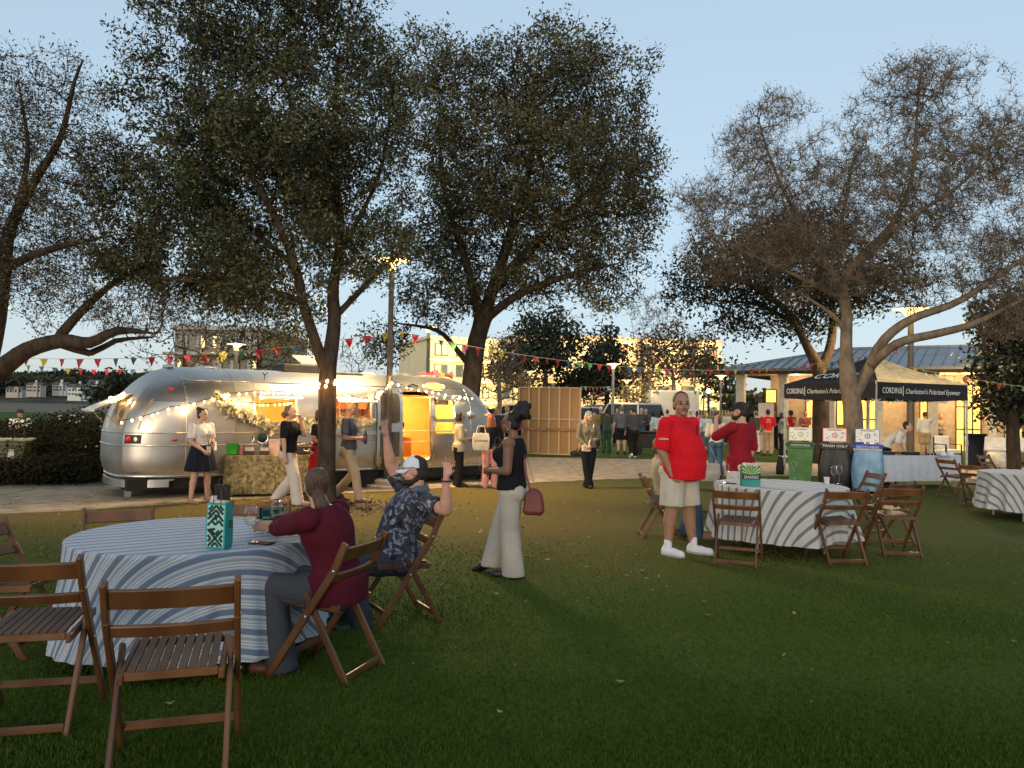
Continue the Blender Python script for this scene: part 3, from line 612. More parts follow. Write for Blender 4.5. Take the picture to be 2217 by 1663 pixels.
def shell(s, z, off=0.0):
    """s: perimeter station. |s|<=1 near side straight (x=-1..1 scaled), 1..2 near right corner, 2..3 far right corner, 3..5 far side, and so on"""
    a, b = prof(z); cx = CX; CA = a - CX; s = (s + 1) % 8 - 1; p = plan_p(z)
    def corner(t, sx, sy):
        c, q = math.cos(t), math.sin(t); return Vector((sx * (cx + CA * abs(c) ** (2 / p)), sy * b * abs(q) ** (2 / p), 0))
    if -1 <= s <= 1: v = Vector((s * cx, -b, 0))
    elif s < 2: v = corner(math.pi / 2 * (2 - s), 1, -1)
    elif s <= 3: v = corner(math.pi / 2 * (s - 2), 1, 1)
    elif s <= 5: v = Vector(((4 - s) * cx, b, 0))
    elif s < 6: v = corner(math.pi / 2 * (6 - s), -1, 1)
    else: v = corner(math.pi / 2 * (s - 6), -1, -1)
    v.z = z
    return v
def shelln(s, z):
    e = .01; return (shell(s + e, z) - shell(s - e, z)).cross(shell(s, min(z + e, ZT - .003)) - shell(s, z - e)).normalized()
def shp(s, z, off=0): 
    p = shell(s, z); return p + shelln(s, z) * off if off else p
def xs_(x, z):
    "local x -> station on the near side"
    if abs(x) <= CX: return x / CX
    q = min(.9999, (abs(x) - CX) / (prof(z)[0] - CX)); t = math.acos(q ** (plan_p(z) / 2)); s = 2 - t / (math.pi / 2)
    return s if x > 0 else -s
def wp(x, z, off=0.0): return shp(xs_(x, z), z, off)
alu = pm('brushed_aluminium', (.60, .58, .54), rough=.43, metal=1.0, col2=(.44, .42, .38), scale=1.3, bump=.12, bscale=3.2, detail=6)
alu2 = pm('trim_aluminium', (.74, .72, .69), rough=.35, metal=1.0, col2=(.6, .58, .55), scale=5)
dark = pm('black_underbody', (.012, .012, .012), rough=.8)
orange_in = pm('interior_orange', (.82, .52, .16), rough=.6, var=.06)
trimk = pm('rubber_black', (.02, .02, .02), rough=.6)
def patch(name, s0, s1, z0, z1, ns, nz, mat, off=0.0, gap=.004, parent=trailer):
    "s0, s1: numbers, or functions of z"
    ds = 0 if callable(s0) or callable(s1) else gap / 3.0; mb = MB(); g = []; f0 = s0 if callable(s0) else (lambda z: s0); f1 = s1 if callable(s1) else (lambda z: s1)
    for j in range(-1, nz + 2):
        zz = min(max(j, 0), nz); z = z0 + gap + (z1 - z0 - 2 * gap) * zz / nz; row = []
        for i in range(-1, ns + 2):
            ii = min(max(i, 0), ns); a_, b_ = f0(z), f1(z); s = a_ + ds + (b_ - a_ - 2 * ds) * ii / ns
            row.append(shp(s, z, off if (0 <= i <= ns and 0 <= j <= nz) else off - .012))
        g.append(row)
    mb.loft(g, cap=False, closed=False); return mb.build(name, mat, parent, smooth='auto')
# openings on the near side: (x0, x1, z0, z1)
def rect(px0, py0, px1, py1):
    a = side(px0, (py0 + py1) / 2); b = side(px1, (py0 + py1) / 2); c = side((px0 + px1) / 2, py0); d = side((px0 + px1) / 2, py1)
    return (a[0], b[0], d[1], c[1])
W1 = rect(553, 857, 641, 913); W2 = rect(726, 866, 803, 917); DW = rect(871, 846, 933, 996); W3 = rect(941, 863, 984, 907); W4 = rect(941, 914, 984, 938); W5 = rect(932, 829, 976, 845)
DW = (DW[0], DW[1], DW[2], min(DW[3], 2.06))
ops = [W1, W2, DW, W3, W4]
xr = 3.05
cuts = sorted({-xr, xr, -2.2, -.15, .6} | {q for o in ops for q in o[:2]}); oe = [q for o in ops for q in o[:2]]; cuts = [c for c in cuts if -xr <= c <= xr and (c in oe or abs(c) == xr or min(abs(c - q) for q in oe) > .15)]
zl = [(.36, .84 + .1), (.94, 1.16), (1.16, 2.10), (2.10, 2.374)]
def inside(xm, zm, o): return o[0] < xm < o[1] and o[2] < zm < o[3]
for a, b in zip(cuts, cuts[1:]):
    for z0, z1 in zl:
        zz = sorted({z0, z1} | {q for o in ops for q in o[2:] if z0 < q < z1 and o[0] < (a + b) / 2 < o[1]})
        for c, d in zip(zz, zz[1:]):
            if any(inside((a + b) / 2, (c + d) / 2, o) for o in ops): continue
            if d - c < .012 or b - a < .004: continue
            patch('panel', (lambda z, a=a: xs_(a + .003, z)), (lambda z, b=b: xs_(b - .003, z)), c, d, 4, max(3, int((d - c) / .08)), alu)
for a, b in ((1, 1.67), (1.67, 2.33), (2.33, 2.67), (2.67, 3), (3, 3.5), (3.5, 4), (4, 4.5), (4.5, 5), (5, 5.33), (5.33, 5.67), (5.67, 6.33), (6.33, 7)):
    for z0, z1 in ((.36, .94), (.94, 1.16), (1.16, 1.72), (1.72, 2.375)):
        patch('panel', a if a != 1 else (lambda z: xs_(xr, z)), b if b != 7 else (lambda z: 8 + xs_(-xr, z)), z0, z1, 7, 7 if z1 - z0 > .3 else 2, alu)
# inner lining, seen through the openings, floor and cabinets
mb = MB()
def lbox(x0, x1, y0, y1, z0, z1): mb.bbox((x0, y0, z0), (x1, y1, z1))
for q in ((-3.0, 3.1, .85, .9, .45, 1.9), (-3.0, 3.1, -1.0, .9, .42, .5), (-3.0, -2.95, -.95, .9, .5, 1.9), (3.1, 3.15, -.95, .9, .5, 1.9), (-3.0, 3.1, -.85, .9, 1.9, 1.94)): lbox(*q)
mb.build('interior_lining', orange_in, trailer)
mb = MB(); kx = side(905, 900)[0]
mb.bbox((kx - .34, .3, 1.45), (kx + .05, .84, 1.88)); mb.bbox((kx - .34, .2, .5), (kx - .02, .84, 1.25)); mb.bbox((kx + .2, .35, .5), (kx + .75, .84, .95)); mb.bbox((-1.6, .5, .5), (-.2, .84, 1.3)); mb.bbox((.3, .4, 1.6), (1.7, .84, 1.88))
mb.build('cabinet', pm('cabinet_wood', (.36, .14, .03), rough=.5, col2=(.2, .075, .018), scale=3, stretch=(1, 1, .2)), trailer, bevel=.01)
mb = MB(); mb.bbox((kx + .12, .28, .95), (kx + .6, .8, 1.12)); mb.bbox((kx - .3, .22, 1.26), (kx - .1, .5, 1.42)); mb.build('cushion', pm('cushion_cream', (.7, .5, .25), rough=.9), trailer, bevel=.03)
mb = MB(); mb.bbox((W3[0] + .02, -.98, W3[3] - .14), (W3[1] - .02, -.96, W3[3])); mb.build('blind', pm('blind_cream', (.75, .68, .5), rough=.9), trailer)
mb = MB()
for k in range(9): mb.box((W2[0] + .4 + k * .026, -.93, (W2[2] + W2[3]) / 2), (.02, .02 + .01 * (k % 2), W2[3] - W2[2]))
mb.build('curtain', pm('curtain_grey', (.34, .32, .28), rough=.95), trailer)
# opening surrounds with rounded corners, glass
def surround(name, o, r, bw, off=.012, mat=alu2, t=.02, parent=trailer):
    x0, x1, z0, z1 = o; mb = MB(); N = 6
    def rr(e, off_):
        pts = []
        X0, X1, Q0, Q1 = x0 - e, x1 + e, z0 - e, z1 + e; rad = max(.004, r + e)
        for cx, cz, a0 in ((X1 - rad, Q1 - rad, 0), (X0 + rad, Q1 - rad, 90), (X0 + rad, Q0 + rad, 180), (X1 - rad, Q0 + rad, 270)):
            for k in range(N + 1):
                a = R(a0 + 90 * k / N); pts.append((cx + rad * math.cos(a), cz + rad * math.sin(a)))
        return pts
    def sq(e):
        pts = []
        for (x, z) in rr(e, 0):
            pts.append((x, z))
        return pts
    rings = [[wp(x, z, -.03) for x, z in rr(-.002, 0)], [wp(x, z, off + t) for x, z in rr(0, 0)], [wp(x, z, off + t) for x, z in rr(bw, 0)], [wp(x, z, -.01) for x, z in rr(bw, 0)]]
    mb.loft(rings, cap=False)
    # fill plates for the square corners of the cut
    for cx, cz, sx, sz in ((x1, z1, 1, 1), (x0, z1, -1, 1), (x0, z0, -1, -1), (x1, z0, 1, -1)):
        c = wp(cx + sx * .004, cz + sz * .004, .003); ar = []
        for k in range(N + 1):
            a = math.pi / 2 * k / N; ar.append(wp(cx - sx * r + sx * r * math.cos(a), cz - sz * r + sz * r * math.sin(a), .003))
        mb.add([c] + ar, [(0, k, k + 1) for k in range(1, N + 1)])
    return mb.build(name, mat, parent, smooth='auto')
glass = glassm('window_glass')
def pane(o, parent=trailer, off=-.005, inset=.01, name='glass'):
    x0, x1, z0, z1 = o; mb = MB(); mb.loft([[wp(x0 + inset + (x1 - x0 - 2 * inset) * i / 4, z0 + inset + (z1 - z0 - 2 * inset) * j / 4, off) for i in range(5)] for j in range(5)], cap=False, closed=False)
    return mb.build(name, glass, parent)
for o in (W1, W2, W3, W4):
    wf = surround('window', o, .07, .035); 
    if o is not W1: pane(o, wf)
# sealed oval skylight over the door end
x0, x1, z0, z1 = W5; mb = MB(); mb.loft([[wp((x0 + x1) / 2 + (x1 - x0) / 2 * math.cos(a) * q, (z0 + z1) / 2 + (z1 - z0) / 2 * math.sin(a) * q, .012) for a in [2 * math.pi * k / 20 for k in range(20)]] for q in (1, .01)], cap=False)
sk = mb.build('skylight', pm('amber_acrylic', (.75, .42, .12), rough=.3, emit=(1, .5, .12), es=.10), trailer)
mb = MB(); mb.loft([[wp((x0 + x1) / 2 + (x1 - x0) / 2 * math.cos(a) * q, (z0 + z1) / 2 + (z1 - z0) / 2 * math.sin(a) * q, f) for a in [2 * math.pi * k / 20 for k in range(20)]] for q, f in ((1.0, 0), (1.0, .022), (1.14, .022), (1.2, 0))], cap=False); mb.build('frame', alu2, sk, smooth=True)
# propped-open window panes above W1, W2, W3
def prop(o, out=.30, drop=.10):
    x0, x1, z0, z1 = o; mb = MB(); rows = []
    for j in range(7):
        t = j / 6; base = wp(0, z1 + .03, 0); y = base.y - .01 - out * math.sin(t * 1.35) / math.sin(1.35); z = z1 + .04 - drop * (1 - math.cos(t * 1.5)); rows.append((y, z))
    a = [[Vector((x0 - .03 + (x1 - x0 + .06) * i / 6, y, z)) for i in range(7)] for y, z in rows]
    b = [[p + Vector((0, 0, .012)) for p in r] for r in a]
    mb.loft(a, cap=False, closed=False); mb.loft([list(reversed(r)) for r in b], cap=False, closed=False)
    mb.tube([r[0] for r in a], .012, 5); mb.tube([r[-1] for r in a], .012, 5); mb.tube(a[-1], .014, 5)
    h = mb.build('hatch', alu2, trailer, smooth='auto')
    for x in (x0 + .03, x1 - .03): mb = MB(); mb.tube([(x, -1.17, z0 + .25), (x, rows[-2][0], rows[-2][1])], .007, 5); mb.build('stay', alu2, h)
prop(W1); prop(W2, .26, .09); prop(W3, .20, .07)
surround('door_frame', DW, .14, .045, t=.03); mb = MB()
mb.bbox((DW[0], -1.22, DW[2] - .06), (DW[1], -.95, DW[2] - .01)); mb.build('threshold', alu2, trailer)
# open door leaf folded back against the side
D0 = rect(813, 848, 868, 1010); dr = empty('door', (0, 0, 0)); dr.parent = trailer
def door_patch(name, x0, x1, z0, z1, off, mat, th=.03, r=.1):
    mb = MB(); N = 5; pts = []
    for cx, cz, a0 in ((x1 - r, z1 - r, 0), (x0 + r, z1 - r, 90), (x0 + r, z0 + r, 180), (x1 - r, z0 + r, 270)):
        for k in range(N + 1):
            a = R(a0 + 90 * k / N); pts.append((cx + r * math.cos(a), cz + r * math.sin(a)))
    f = [wp(x, z, off + th) for x, z in pts]; bk = [wp(x, z, off) for x, z in pts]; c = len(pts); cen = [wp((x0 + x1) / 2, z0 + r + (z1 - z0 - 2 * r) * k / 6, off + th) for k in range(7)]
    mb.loft([bk, f], cap=False)
    # front face as horizontal strips so that it follows the curve
    left = sorted([p for p in pts if p[0] < (x0 + x1) / 2], key=lambda p: p[1]); right = sorted([p for p in pts if p[0] >= (x0 + x1) / 2], key=lambda p: p[1])
    zs = [z0 + .002 + (z1 - z0 - .004) * k / 16 for k in range(17)]
    def at(lst, z):
        for p, q in zip(lst, lst[1:]):
            if p[1] <= z <= q[1]: t = (z - p[1]) / max(1e-6, q[1] - p[1]); return p[0] + (q[0] - p[0]) * t
        return lst[0][0] if z < lst[0][1] else lst[-1][0]
    mb.loft([[wp(at(left, z), z, off + th), wp(at(right, z), z, off + th)] for z in zs], cap=False, closed=False)
    o = mb.build(name, mat, dr, smooth='auto'); return o
door_patch('door_skin', D0[0], D0[1], D0[2], min(D0[3], 2.1), .05, alu2)
zm = side(840, 917)[1]; zb = side(840, 934)[1]
screen = pm('door_screen', (.10, .085, .06), rough=.8)
door_patch('upper_screen', D0[0] + .07, D0[1] - .07, zm + .01, min(D0[3], 2.1) - .07, .072, screen, .012, .07)
door_patch('lower_screen', D0[0] + .07, D0[1] - .07, side(840, 988)[1], zb - .01, .072, screen, .012, .02)
mb = MB(); mb.loft([[wp(D0[0] + .08, zb, .10), wp(D0[1] - .08, zb, .10)], [wp(D0[0] + .08, zm, .10), wp(D0[1] - .08, zm, .10)]], cap=False, closed=False); mb.build('kick_rail', alu2, dr)
mb = MB(); c = wp(D0[0] + .14, (zm + zb) / 2, .115); mb.box(c, (.16, .02, .07)); mb.build('handle', trimk, dr)
mb = MB(); mb.tube([wp((DW[0] + DW[1]) / 2 - .12, DW[3] + .07, .03), wp((DW[0] + DW[1]) / 2, DW[3] + .1, .05), wp((DW[0] + DW[1]) / 2 + .12, DW[3] + .07, .03)], .022, 6); mb.build('porch_light', trimk, trailer)
# trim lines, seams, rails
mb = MB()
for z, r in ((.94, .012), (1.16, .012), (.40, .022)):
    mb.tube([shp(s, z, .006) for s in [-1 + 8 * k / 96 for k in range(97)]], r, 5, cap=False)
mb.tube([wp(x, 2.10, .01) for x in [-3 + .5 * k for k in range(13)]], .008, 5)
for x in (-3.05, -.15, 3.05):
    mb.tube([shp(xs_(x, z), z, .002) for z in [.4 + 1.95 * k / 14 for k in range(15)]], .006, 4)
mb.build('trim_rail', alu2, trailer, smooth=True)
mb = MB()
rv = []
for x in (-2.2, -3.05, -.15, .6):
    for k in range(24):
        z = .45 + k * .07
        if not any(inside(x, z, o) for o in ops): rv.append(wp(x + .02, z, .001))
for k in range(150): 
    x = -3.0 + 6.0 * k / 150
    for z in (2.07, 1.19, .91):
        if not any(inside(x, z, o) for o in ops): rv.append(wp(x, z, .001))
for p in rv: mb.ell(p, .006, nu=5, nv=3)
mb.build('rivets', alu2, trailer)['kind'] = 'stuff'
# clearance and tail lights
red = pm('red_lens', (.45, .02, .02), rough=.25, emit=(1, .05, .03), es=.03); amb = pm('orange_lens', (.7, .2, .03), rough=.25, emit=(1, .3, .03), es=.1)
for px, py, m_ in ((379, 842, red), (379, 953, red), (990, 860, amb)):
    x, z = side(px, py); x = max(-3.3, min(3.3, x)); mb = MB(); mb.ell(wp(x, z, .01), (.055, .02, .022)); mb.build('marker_light', m_, trailer, smooth=True)
tl = empty('tail_light', (0, 0, 0)); tl.parent = trailer
mb = MB(); mb.loft([[shp(s, z, .012) for s in (6.36, 6.42, 6.48, 6.54)] for z in (.975, 1.125)], cap=False, closed=False); mb.build('housing', trimk, tl)
mb = MB(); mb.ell(shp(6.41, 1.05, .015), (.05, .03, .06)); mb.build('red_lens', red, tl, smooth=True)
mb = MB(); mb.ell(shp(6.49, 1.05, .02), (.03, .025, .045)); mb.build('clear_lens', pm('clear_lens', (.8, .8, .8), rough=.2), tl, smooth=True)
# rear window and its propped cover, rear hatch handle
mb = MB(); mb.loft([[shp(s, z, .006) for s in (5.72, 5.86, 6, 6.14, 6.28, 6.5)] for z in (1.22, 1.4, 1.6, 1.75)], cap=False, closed=False); mb.build('rear_window', pm('rear_glass', (.25, .18, .10), rough=.12, emit=(1, .55, .2), es=.05), trailer, smooth=True)
A = [shp(s, 1.84, .01) for s in (5.86, 5.95, 6.05, 6.15, 6.22)]; mb = MB()
B_ = [p + Vector((-.62, 0, -.30)) for p in A]; mb.loft([A, B_, [p - Vector((0, 0, .03)) for p in B_], [p - Vector((0, 0, .03)) for p in A]], cap=False, closed=False); mb.tube(B_, .02, 5); mb.build('rear_awning', pm('awning_white', (.72, .70, .64), rough=.5), trailer, smooth='auto')
mb = MB()
for s in (5.88, 6.2): mb = MB(); mb.tube([shp(s, 1.3, .02), shp(s, 1.84, 0) + Vector((-.5, 0, -.26))], .009, 5); mb.build('awning_stay', alu2, trailer)
mb = MB(); q = [wp(x, .62, .012) for x in (-3.0, -2.92, -2.5, -2.42)]; mb.tube([q[0] + Vector((-.03, 0, -.1)), q[0] + Vector((.0, -.02, 0)), q[1] + Vector((0, -.02, .03)), q[2] + Vector((0, -.02, .03)), q[3]], .012, 5); mb.build('grab_rail', alu2, trailer, smooth=True)
# bumper, chassis, wheels, tongue
mb = MB(); pts = [shp(s, .36, .06) for s in (5.5, 5.65, 5.8, 6, 6.2, 6.35, 6.5, 6.62, 6.75)]
mb.loft([[p + Vector((0, 0, -.02)), p + Vector((0, 0, .015)), p + Vector((.10, 0, .02)), p + Vector((.10, 0, -.0))] for p in pts]); mb.loft([[p + Vector((-.012, 0, -.12)), p + Vector((-.012, 0, 0.0)), p + Vector((.012, 0, 0.0)), p + Vector((.012, 0, -.12))] for p in pts])
mb.build('rear_bumper', alu2, trailer, smooth='auto')
mb = MB(); mb.bbox((-3.95, -1.02, .16), (3.9, 1.02, .37)); mb.bbox((-3.6, -.9, .1), (3.5, -.8, .2)); mb.build('chassis', dark, trailer)
tyre = pm('tyre_rubber', (.018, .017, .016), rough=.85, bump=.4, bscale=90)
for k, x in enumerate((-.35, .5)):
    wh = empty('wheel', (x, -.98, .33)); wh.parent = trailer; mb = MB()
    mb.lathe([(.2, -.09), (.31, -.1), (.33, -.06), (.33, .06), (.31, .1), (.2, .09)], 22); t = mb.build('tyre', tyre, wh, smooth='auto'); t.rotation_euler = (R(90), 0, 0)
    mb = MB(); mb.lathe([(.02, -.05), (.12, -.03), (.2, -.07), (.205, .05), (.02, .05)], 20); t = mb.build('rim', alu2, wh, smooth='auto'); t.rotation_euler = (R(90), 0, 0)
mb = MB(); mb.tube([(3.9, -.5, .3), (5.0, 0, .3)], .05, 6); mb.tube([(3.9, .5, .3), (5.0, 0, .3)], .05, 6); mb.lathe([(.03, -.3), (.03, .25)], 8, (4.9, 0, .3)); mb.build('tongue', dark, trailer)
mb = MB(); mb.bbox((-3.9, -.6, .0), (-3.8, -.5, .3)); mb.bbox((3.6, -.9, .0), (3.7, -.8, .3)); mb.bbox((-2.6, -.9, 0), (-2.5, -.8, .3)); mb.build('stabiliser_jack', alu2, trailer)
# roof gear
def roofbox(name, px0, px1, h, y0, y1, mat, lift=0.0):
    a = side(px0, 800, 0)[0]; b = side(px1, 800, 0)[0]; mb = MB(); z = 2.36; c = [(a, y0), (b, y0), (b, y1), (a, y1)]
    mb.loft([[Vector((x, y, z - .02)) for x, y in c], [Vector((x, y, z + h)) for x, y in c]])
    return mb.build(name, mat, trailer, bevel=.02)
vent_m = pm('vent_plastic', (.30, .29, .26), rough=.6)
roofbox('roof_vent', 356, 372, .06, -.2, .2, alu2); roofbox('roof_vent', 432, 464, .05, -.25, .25, alu2)
dk = pm('vent_dark', (.035, .033, .03), rough=.6)
roofbox('air_conditioner', 600, 690, .16, -.35, .35, dk)
a = side(640, 790, 0)[0]; b = side(690, 790, 0)[0]; mb = MB(); mb.loft([[Vector((a, -.3, 2.52)), Vector((b, -.3, 2.52)), Vector((b, .25, 2.72)), Vector((a, .25, 2.72))], [Vector((a, -.3, 2.54)), Vector((b, -.3, 2.54)), Vector((b, .25, 2.74)), Vector((a, .25, 2.74))]]); mb.build('vent_lid', vent_m, trailer)
roofbox('roof_vent', 776, 800, .05, -.3, .3, pm('vent_cream', (.6, .56, .45), rough=.6)); roofbox('roof_vent', 862, 880, .07, -.25, .25, vent_m); roofbox('roof_vent', 905, 935, .05, -.25, .25, vent_m); roofbox('solar_panel', 700, 770, .03, -.4, .3, dk)
mb = MB(); x, z = side(565, 800, -.7); mb.tube([(x, -.9, 2.16), (x, -.92, 2.26), (x + .05, -.95, 2.3)], .008, 5); mb.tube([(x, -.92, 2.24), (x - .05, -.95, 2.3)], .008, 5); mb.build('antenna', dark, trailer)
# round convex mirror by the door end window
x, z = side(997, 900); x = min(x, 3.3); mb = MB(); mb.ell(shp(1.2, 1.52, .03), (.10, .04, .10)); mb.build('lamp_dome', alu2, trailer, smooth=True)

# lights inside the trailer
def plight(name, loc, e, col=(1.0, .64, .26), r=.08, parent=None):
    l = bpy.data.lights.new(name, 'POINT'); l.energy = e; l.color = col; l.shadow_soft_size = r
    o = bpy.data.objects.new(name, l); COL.objects.link(o); o.location = loc
    if parent: o.parent = parent
    return o
for x, e in ((side(600, 880)[0], 9), (side(765, 880)[0], 10), (kx + .05, 13), (side(962, 880)[0] + .2, 8)): plight('ceiling_light', (x, -.1, 1.8), e * 1.1, parent=trailer)

# ------------------------------------------------------------ string lights
bulb_m = emitm('bulb_glow', (1.0, .60, .22), 3.6); cord_m = pm('cord_black', (.02, .018, .015), rough=.6)
def catenary(a, b, sag, n):
    return [a.lerp(b, i / n) - Vector((0, 0, sag * 4 * (i / n) * (1 - i / n))) for i in range(n + 1)]
def string_light(name, label, segs_, nb, r=.019, e=2.2, every=5, group=None):
    pts = []
    for a, b, s in segs_: pts += catenary(a, b, s, 14)
    root = empty(name, pts[0], 0, label, 'string lights', group); mb = MB(); mb.tube(pts, .006, 4); mb.build('cord', cord_m, root, world=True)
    L = [0]
    for p, q in zip(pts, pts[1:]): L.append(L[-1] + (q - p).length)
    bm_ = None; rg = random.Random(len(pts) + nb)
    for k in range(nb):
        t = L[-1] * (k + .5) / nb + rg.uniform(-.03, .03); i = max(j for j in range(len(L)) if L[j] <= t); i = min(i, len(pts) - 2); p = pts[i].lerp(pts[i + 1], (t - L[i]) / max(1e-6, L[i + 1] - L[i])) - Vector((rg.uniform(-.02, .02), 0, .035))
        if bm_ is None:
            mb = MB(); mb.ell((0, 0, 0), (r, r, r * 1.25), nu=8, nv=6); bm_ = mb.build('bulb', bulb_m, root, smooth=True); bm_.location = p - root.location
        else: instance_mesh(bm_, 'bulb', root, p - root.location, scale=[rg.uniform(.75, 1.25)] * 3)
        if k % every == every // 2: plight('bulb_light', p - root.location + Vector((0, -.06, 0)), e, (1.0, .62, .25), .03, root)
    return root
def TP(px, py, off=.16):
    "world point in front of the trailer's near side at the pixel"
    x, z = side(px, py, -HB - off); return TL + TU * x + TN * (-HB - off) + Vector((0, 0, z))
pole_xy = Gg(838, 1057); POLE = Vector((pole_xy.x, pole_xy.y, 0))
trunk_pt = AT(712, 834, NEAR_Y - .2); 
string_light('string_lights', 'bulb string slung across the rear half of the trailer up to the oak trunk', [(TP(253, 912, .1), TP(372, 880, .1), .03), (TP(372, 880, .1), TP(480, 853, .1), .03), (TP(480, 853, .1), TP(560, 846, .1), .0), (TP(560, 846, .1), trunk_pt - Vector((.12, 0, 0)), .05)], 30)
string_light('string_lights', 'bulb string running from the oak trunk over the trailer door to its front end', [(trunk_pt + Vector((.14, 0, 0)), AT(846, 826, POLE.y - .08), .28), (AT(850, 826, POLE.y - .08), TP(935, 846, .1), .03), (TP(935, 846, .1), TP(1030, 860, .05), .02)], 30)
string_light('string_lights', 'short row of small bulbs hanging over the first open trailer window', [(TP(490, 865, .1), TP(640, 868, .1), .06)], 14, r=.017, e=.7)
string_light('string_lights', 'cluster of bulbs bunched at the top of the rear awning', [(TL + TU * -3.95 + TN * -.5 + Vector((0, 0, 1.88)), TL + TU * -4.1 + TN * -.1 + Vector((0, 0, 1.80)), .05)], 14, r=.026, e=1.2, every=5)
mb = MB()
# bulbs wound round the oak trunk
c = AT(709, 836, NEAR_Y); pts = [c + Vector((.185 * math.cos(a), .185 * math.sin(a), .03 * math.sin(a * 2.3) + .03 * a / 6)) for a in [k * .4 for k in range(32)]]
root = empty('string_lights', c, 0, 'bulbs wound around the knotty trunk of the big oak', 'string lights'); mb.tube(pts, .008, 4); mb.build('cord', cord_m, root, world=True)
for k in range(0, 32, 2):
    mb = MB(); 
    if k == 0: mb.ell((0, 0, 0), (.026, .026, .032), nu=8, nv=6); b0 = mb.build('bulb', bulb_m, root, smooth=True); b0.location = pts[0] * 1.0 - c
    else: instance_mesh(b0, 'bulb', root, (pts[k] - c) * 1.06)
plight('bulb_light', (-.1, -.32, -.03), 1.0, (1, .5, .18), .05, root); plight('bulb_light', (.14, -.32, -.03), 1.0, (1, .5, .18), .05, root)

# flower garland along the trailer counter
garl = [TP(468, 858, .06), TP(485, 870, .06), TP(520, 893, .06), TP(560, 912, .06), TP(600, 925, .07), TP(640, 922, .08), TP(690, 914, .1), TP(760, 912, .1), TP(803, 917, .08)]
root = empty('flower_garland', garl[0], 0, 'cream flower garland draped under the trailer windows', 'garland'); mb = MB(); mb.tube(garl, .012, 5); mb.build('stem', pm('vine_green', (.06, .08, .03), rough=.8), root, world=True)
fl = pm('blossom_cream', (.86, .76, .50), rough=.8, island=.25); mb = MB(); rg = random.Random(5); P_ = []
for a, b in zip(garl, garl[1:]):
    for k in range(int((b - a).length * 130)):
        p = a.lerp(b, rg.random()) + Vector((rg.gauss(0, .05), rg.gauss(-.07, .03), rg.gauss(0, .065))); P_.append(p)
for i, p in enumerate(P_):
    q = Quaternion((rg.random(), rg.random(), rg.random(), rg.random())).normalized().to_matrix(); s = rg.uniform(.045, .08)
    vs = [p]
    for k in range(10):
        a = 2 * math.pi * k / 10; rr_ = s if k % 2 else s * .5; vs.append(p + q @ Vector((rr_ * math.cos(a), rr_ * math.sin(a), s * .3)))
    mb.add(vs, [(0, k, k % 10 + 1) for k in range(1, 11)])
o = mb.build('blossoms', fl, root, world=True); o['kind'] = 'stuff'
V, Fq = leaves_at(np.array([tuple(p - root.location) for p in P_[::2]]), 2, .03, .05, .025, np.random.RandomState(2)); npmesh('leaves', V, Fq, pm('garland_leaf', (.12, .16, .05), rough=.6, island=.4), root)['kind'] = 'stuff'
# counter ledge below the garland
x0 = side(690, 930)[0]; x1 = side(800, 930)[0]; mb = MB(); mb.bbox((x0, -1.55, 1.12), (x1, -1.21, 1.15)); mb.build('counter', alu2, trailer)

# ------------------------------------------------------------ street lamps
pole_m = pm('lamp_pole_grey', (.20, .17, .14), rough=.55, metal=.3, var=.1); cap_m = pm('lamp_cap', (.55, .52, .45), rough=.5)
glow = emitm('lamp_glow', (1.0, .68, .24), 1.1); conc = pm('concrete_foot', (.38, .34, .28), rough=.9, bump=.4)
def lamp(px, y, head_py, rad, pr, label, e, basez=-.1, big=False, cat='street lamp', col=(1, .72, .36), polem=pole_m):
    b = XY(px, y, basez); hz = AT(px, head_py, y).z - basez
    b.x = AT(px, head_py, y).x if not big else b.x
    root = empty('street_lamp', b, 0, label, cat, 'lamps along the park paths')
    mb = MB(); mb.tube([(0, 0, 0), (0, 0, hz * .5), (0, 0, hz - rad * .62)], [pr * 1.25, pr, pr * .85], 12); mb.build('pole', polem, root, smooth=True)
    mb = MB(); mb.lathe([(pr * 1.2, hz - rad * .66), (rad * .2, hz - rad * .5), (rad * .52, hz - rad * .14), (rad * .55, hz - rad * .05)], 20); mb.build('lantern', glow, root, smooth=True)
    mb = MB(); mb.lathe([(.01, hz + rad * .12), (rad * .5, hz + rad * .10), (rad, hz + .005), (rad, hz - rad * .03), (rad * .5, hz - rad * .0)], 24); mb.build('cap', cap_m, root, smooth='auto')
    mb = MB(); mb.lathe([(rad * .98, hz - rad * .035), (rad * .56, hz - rad * .04), (.01, hz - rad * .04)], 24); mb.build('reflector', glow, root)
    for a in (0, 120, 240):
        mb = MB(); c, s = math.cos(R(a)), math.sin(R(a)); mb.tube([(c * rad * .3, s * rad * .3, hz - rad * .4), (c * rad * .8, s * rad * .8, hz - .02)], pr * .15, 5); mb.build('bracket', polem, root)
    mb = MB(); mb.lathe([(pr * 2.2, 0), (pr * 2.2, .05), (pr * 1.3, .09)], 14); mb.build('collar', polem, root, smooth='auto')
    if e:
        for a in (30, 150, 270):
            l = bpy.data.lights.new('lamp_light', 'SPOT'); l.shadow_soft_size = rad * 1.3; l.energy = e * 1.15; l.color = col; l.spot_size = R(100); l.spot_blend = .5
            o = bpy.data.objects.new('lamp_light', l); COL.objects.link(o); o.parent = root; d = Vector((math.cos(R(a)), math.sin(R(a)), 0)); o.location = d * rad * .7 + Vector((0, 0, hz - rad * .2)); o.rotation_euler = (-d * 1.05 + Vector((0, 0, 1))).to_track_quat('Z', 'Y').to_euler()
    return root
L1 = lamp(838, POLE.y, 562, .36, .062, 'tall lit lamp post on a round concrete foot in front of the trailer', 480, big=True, polem=pm('lamp_pole_dark', (.12, .10, .08), rough=.6)); L1.location = (POLE.x, POLE.y, -.1)
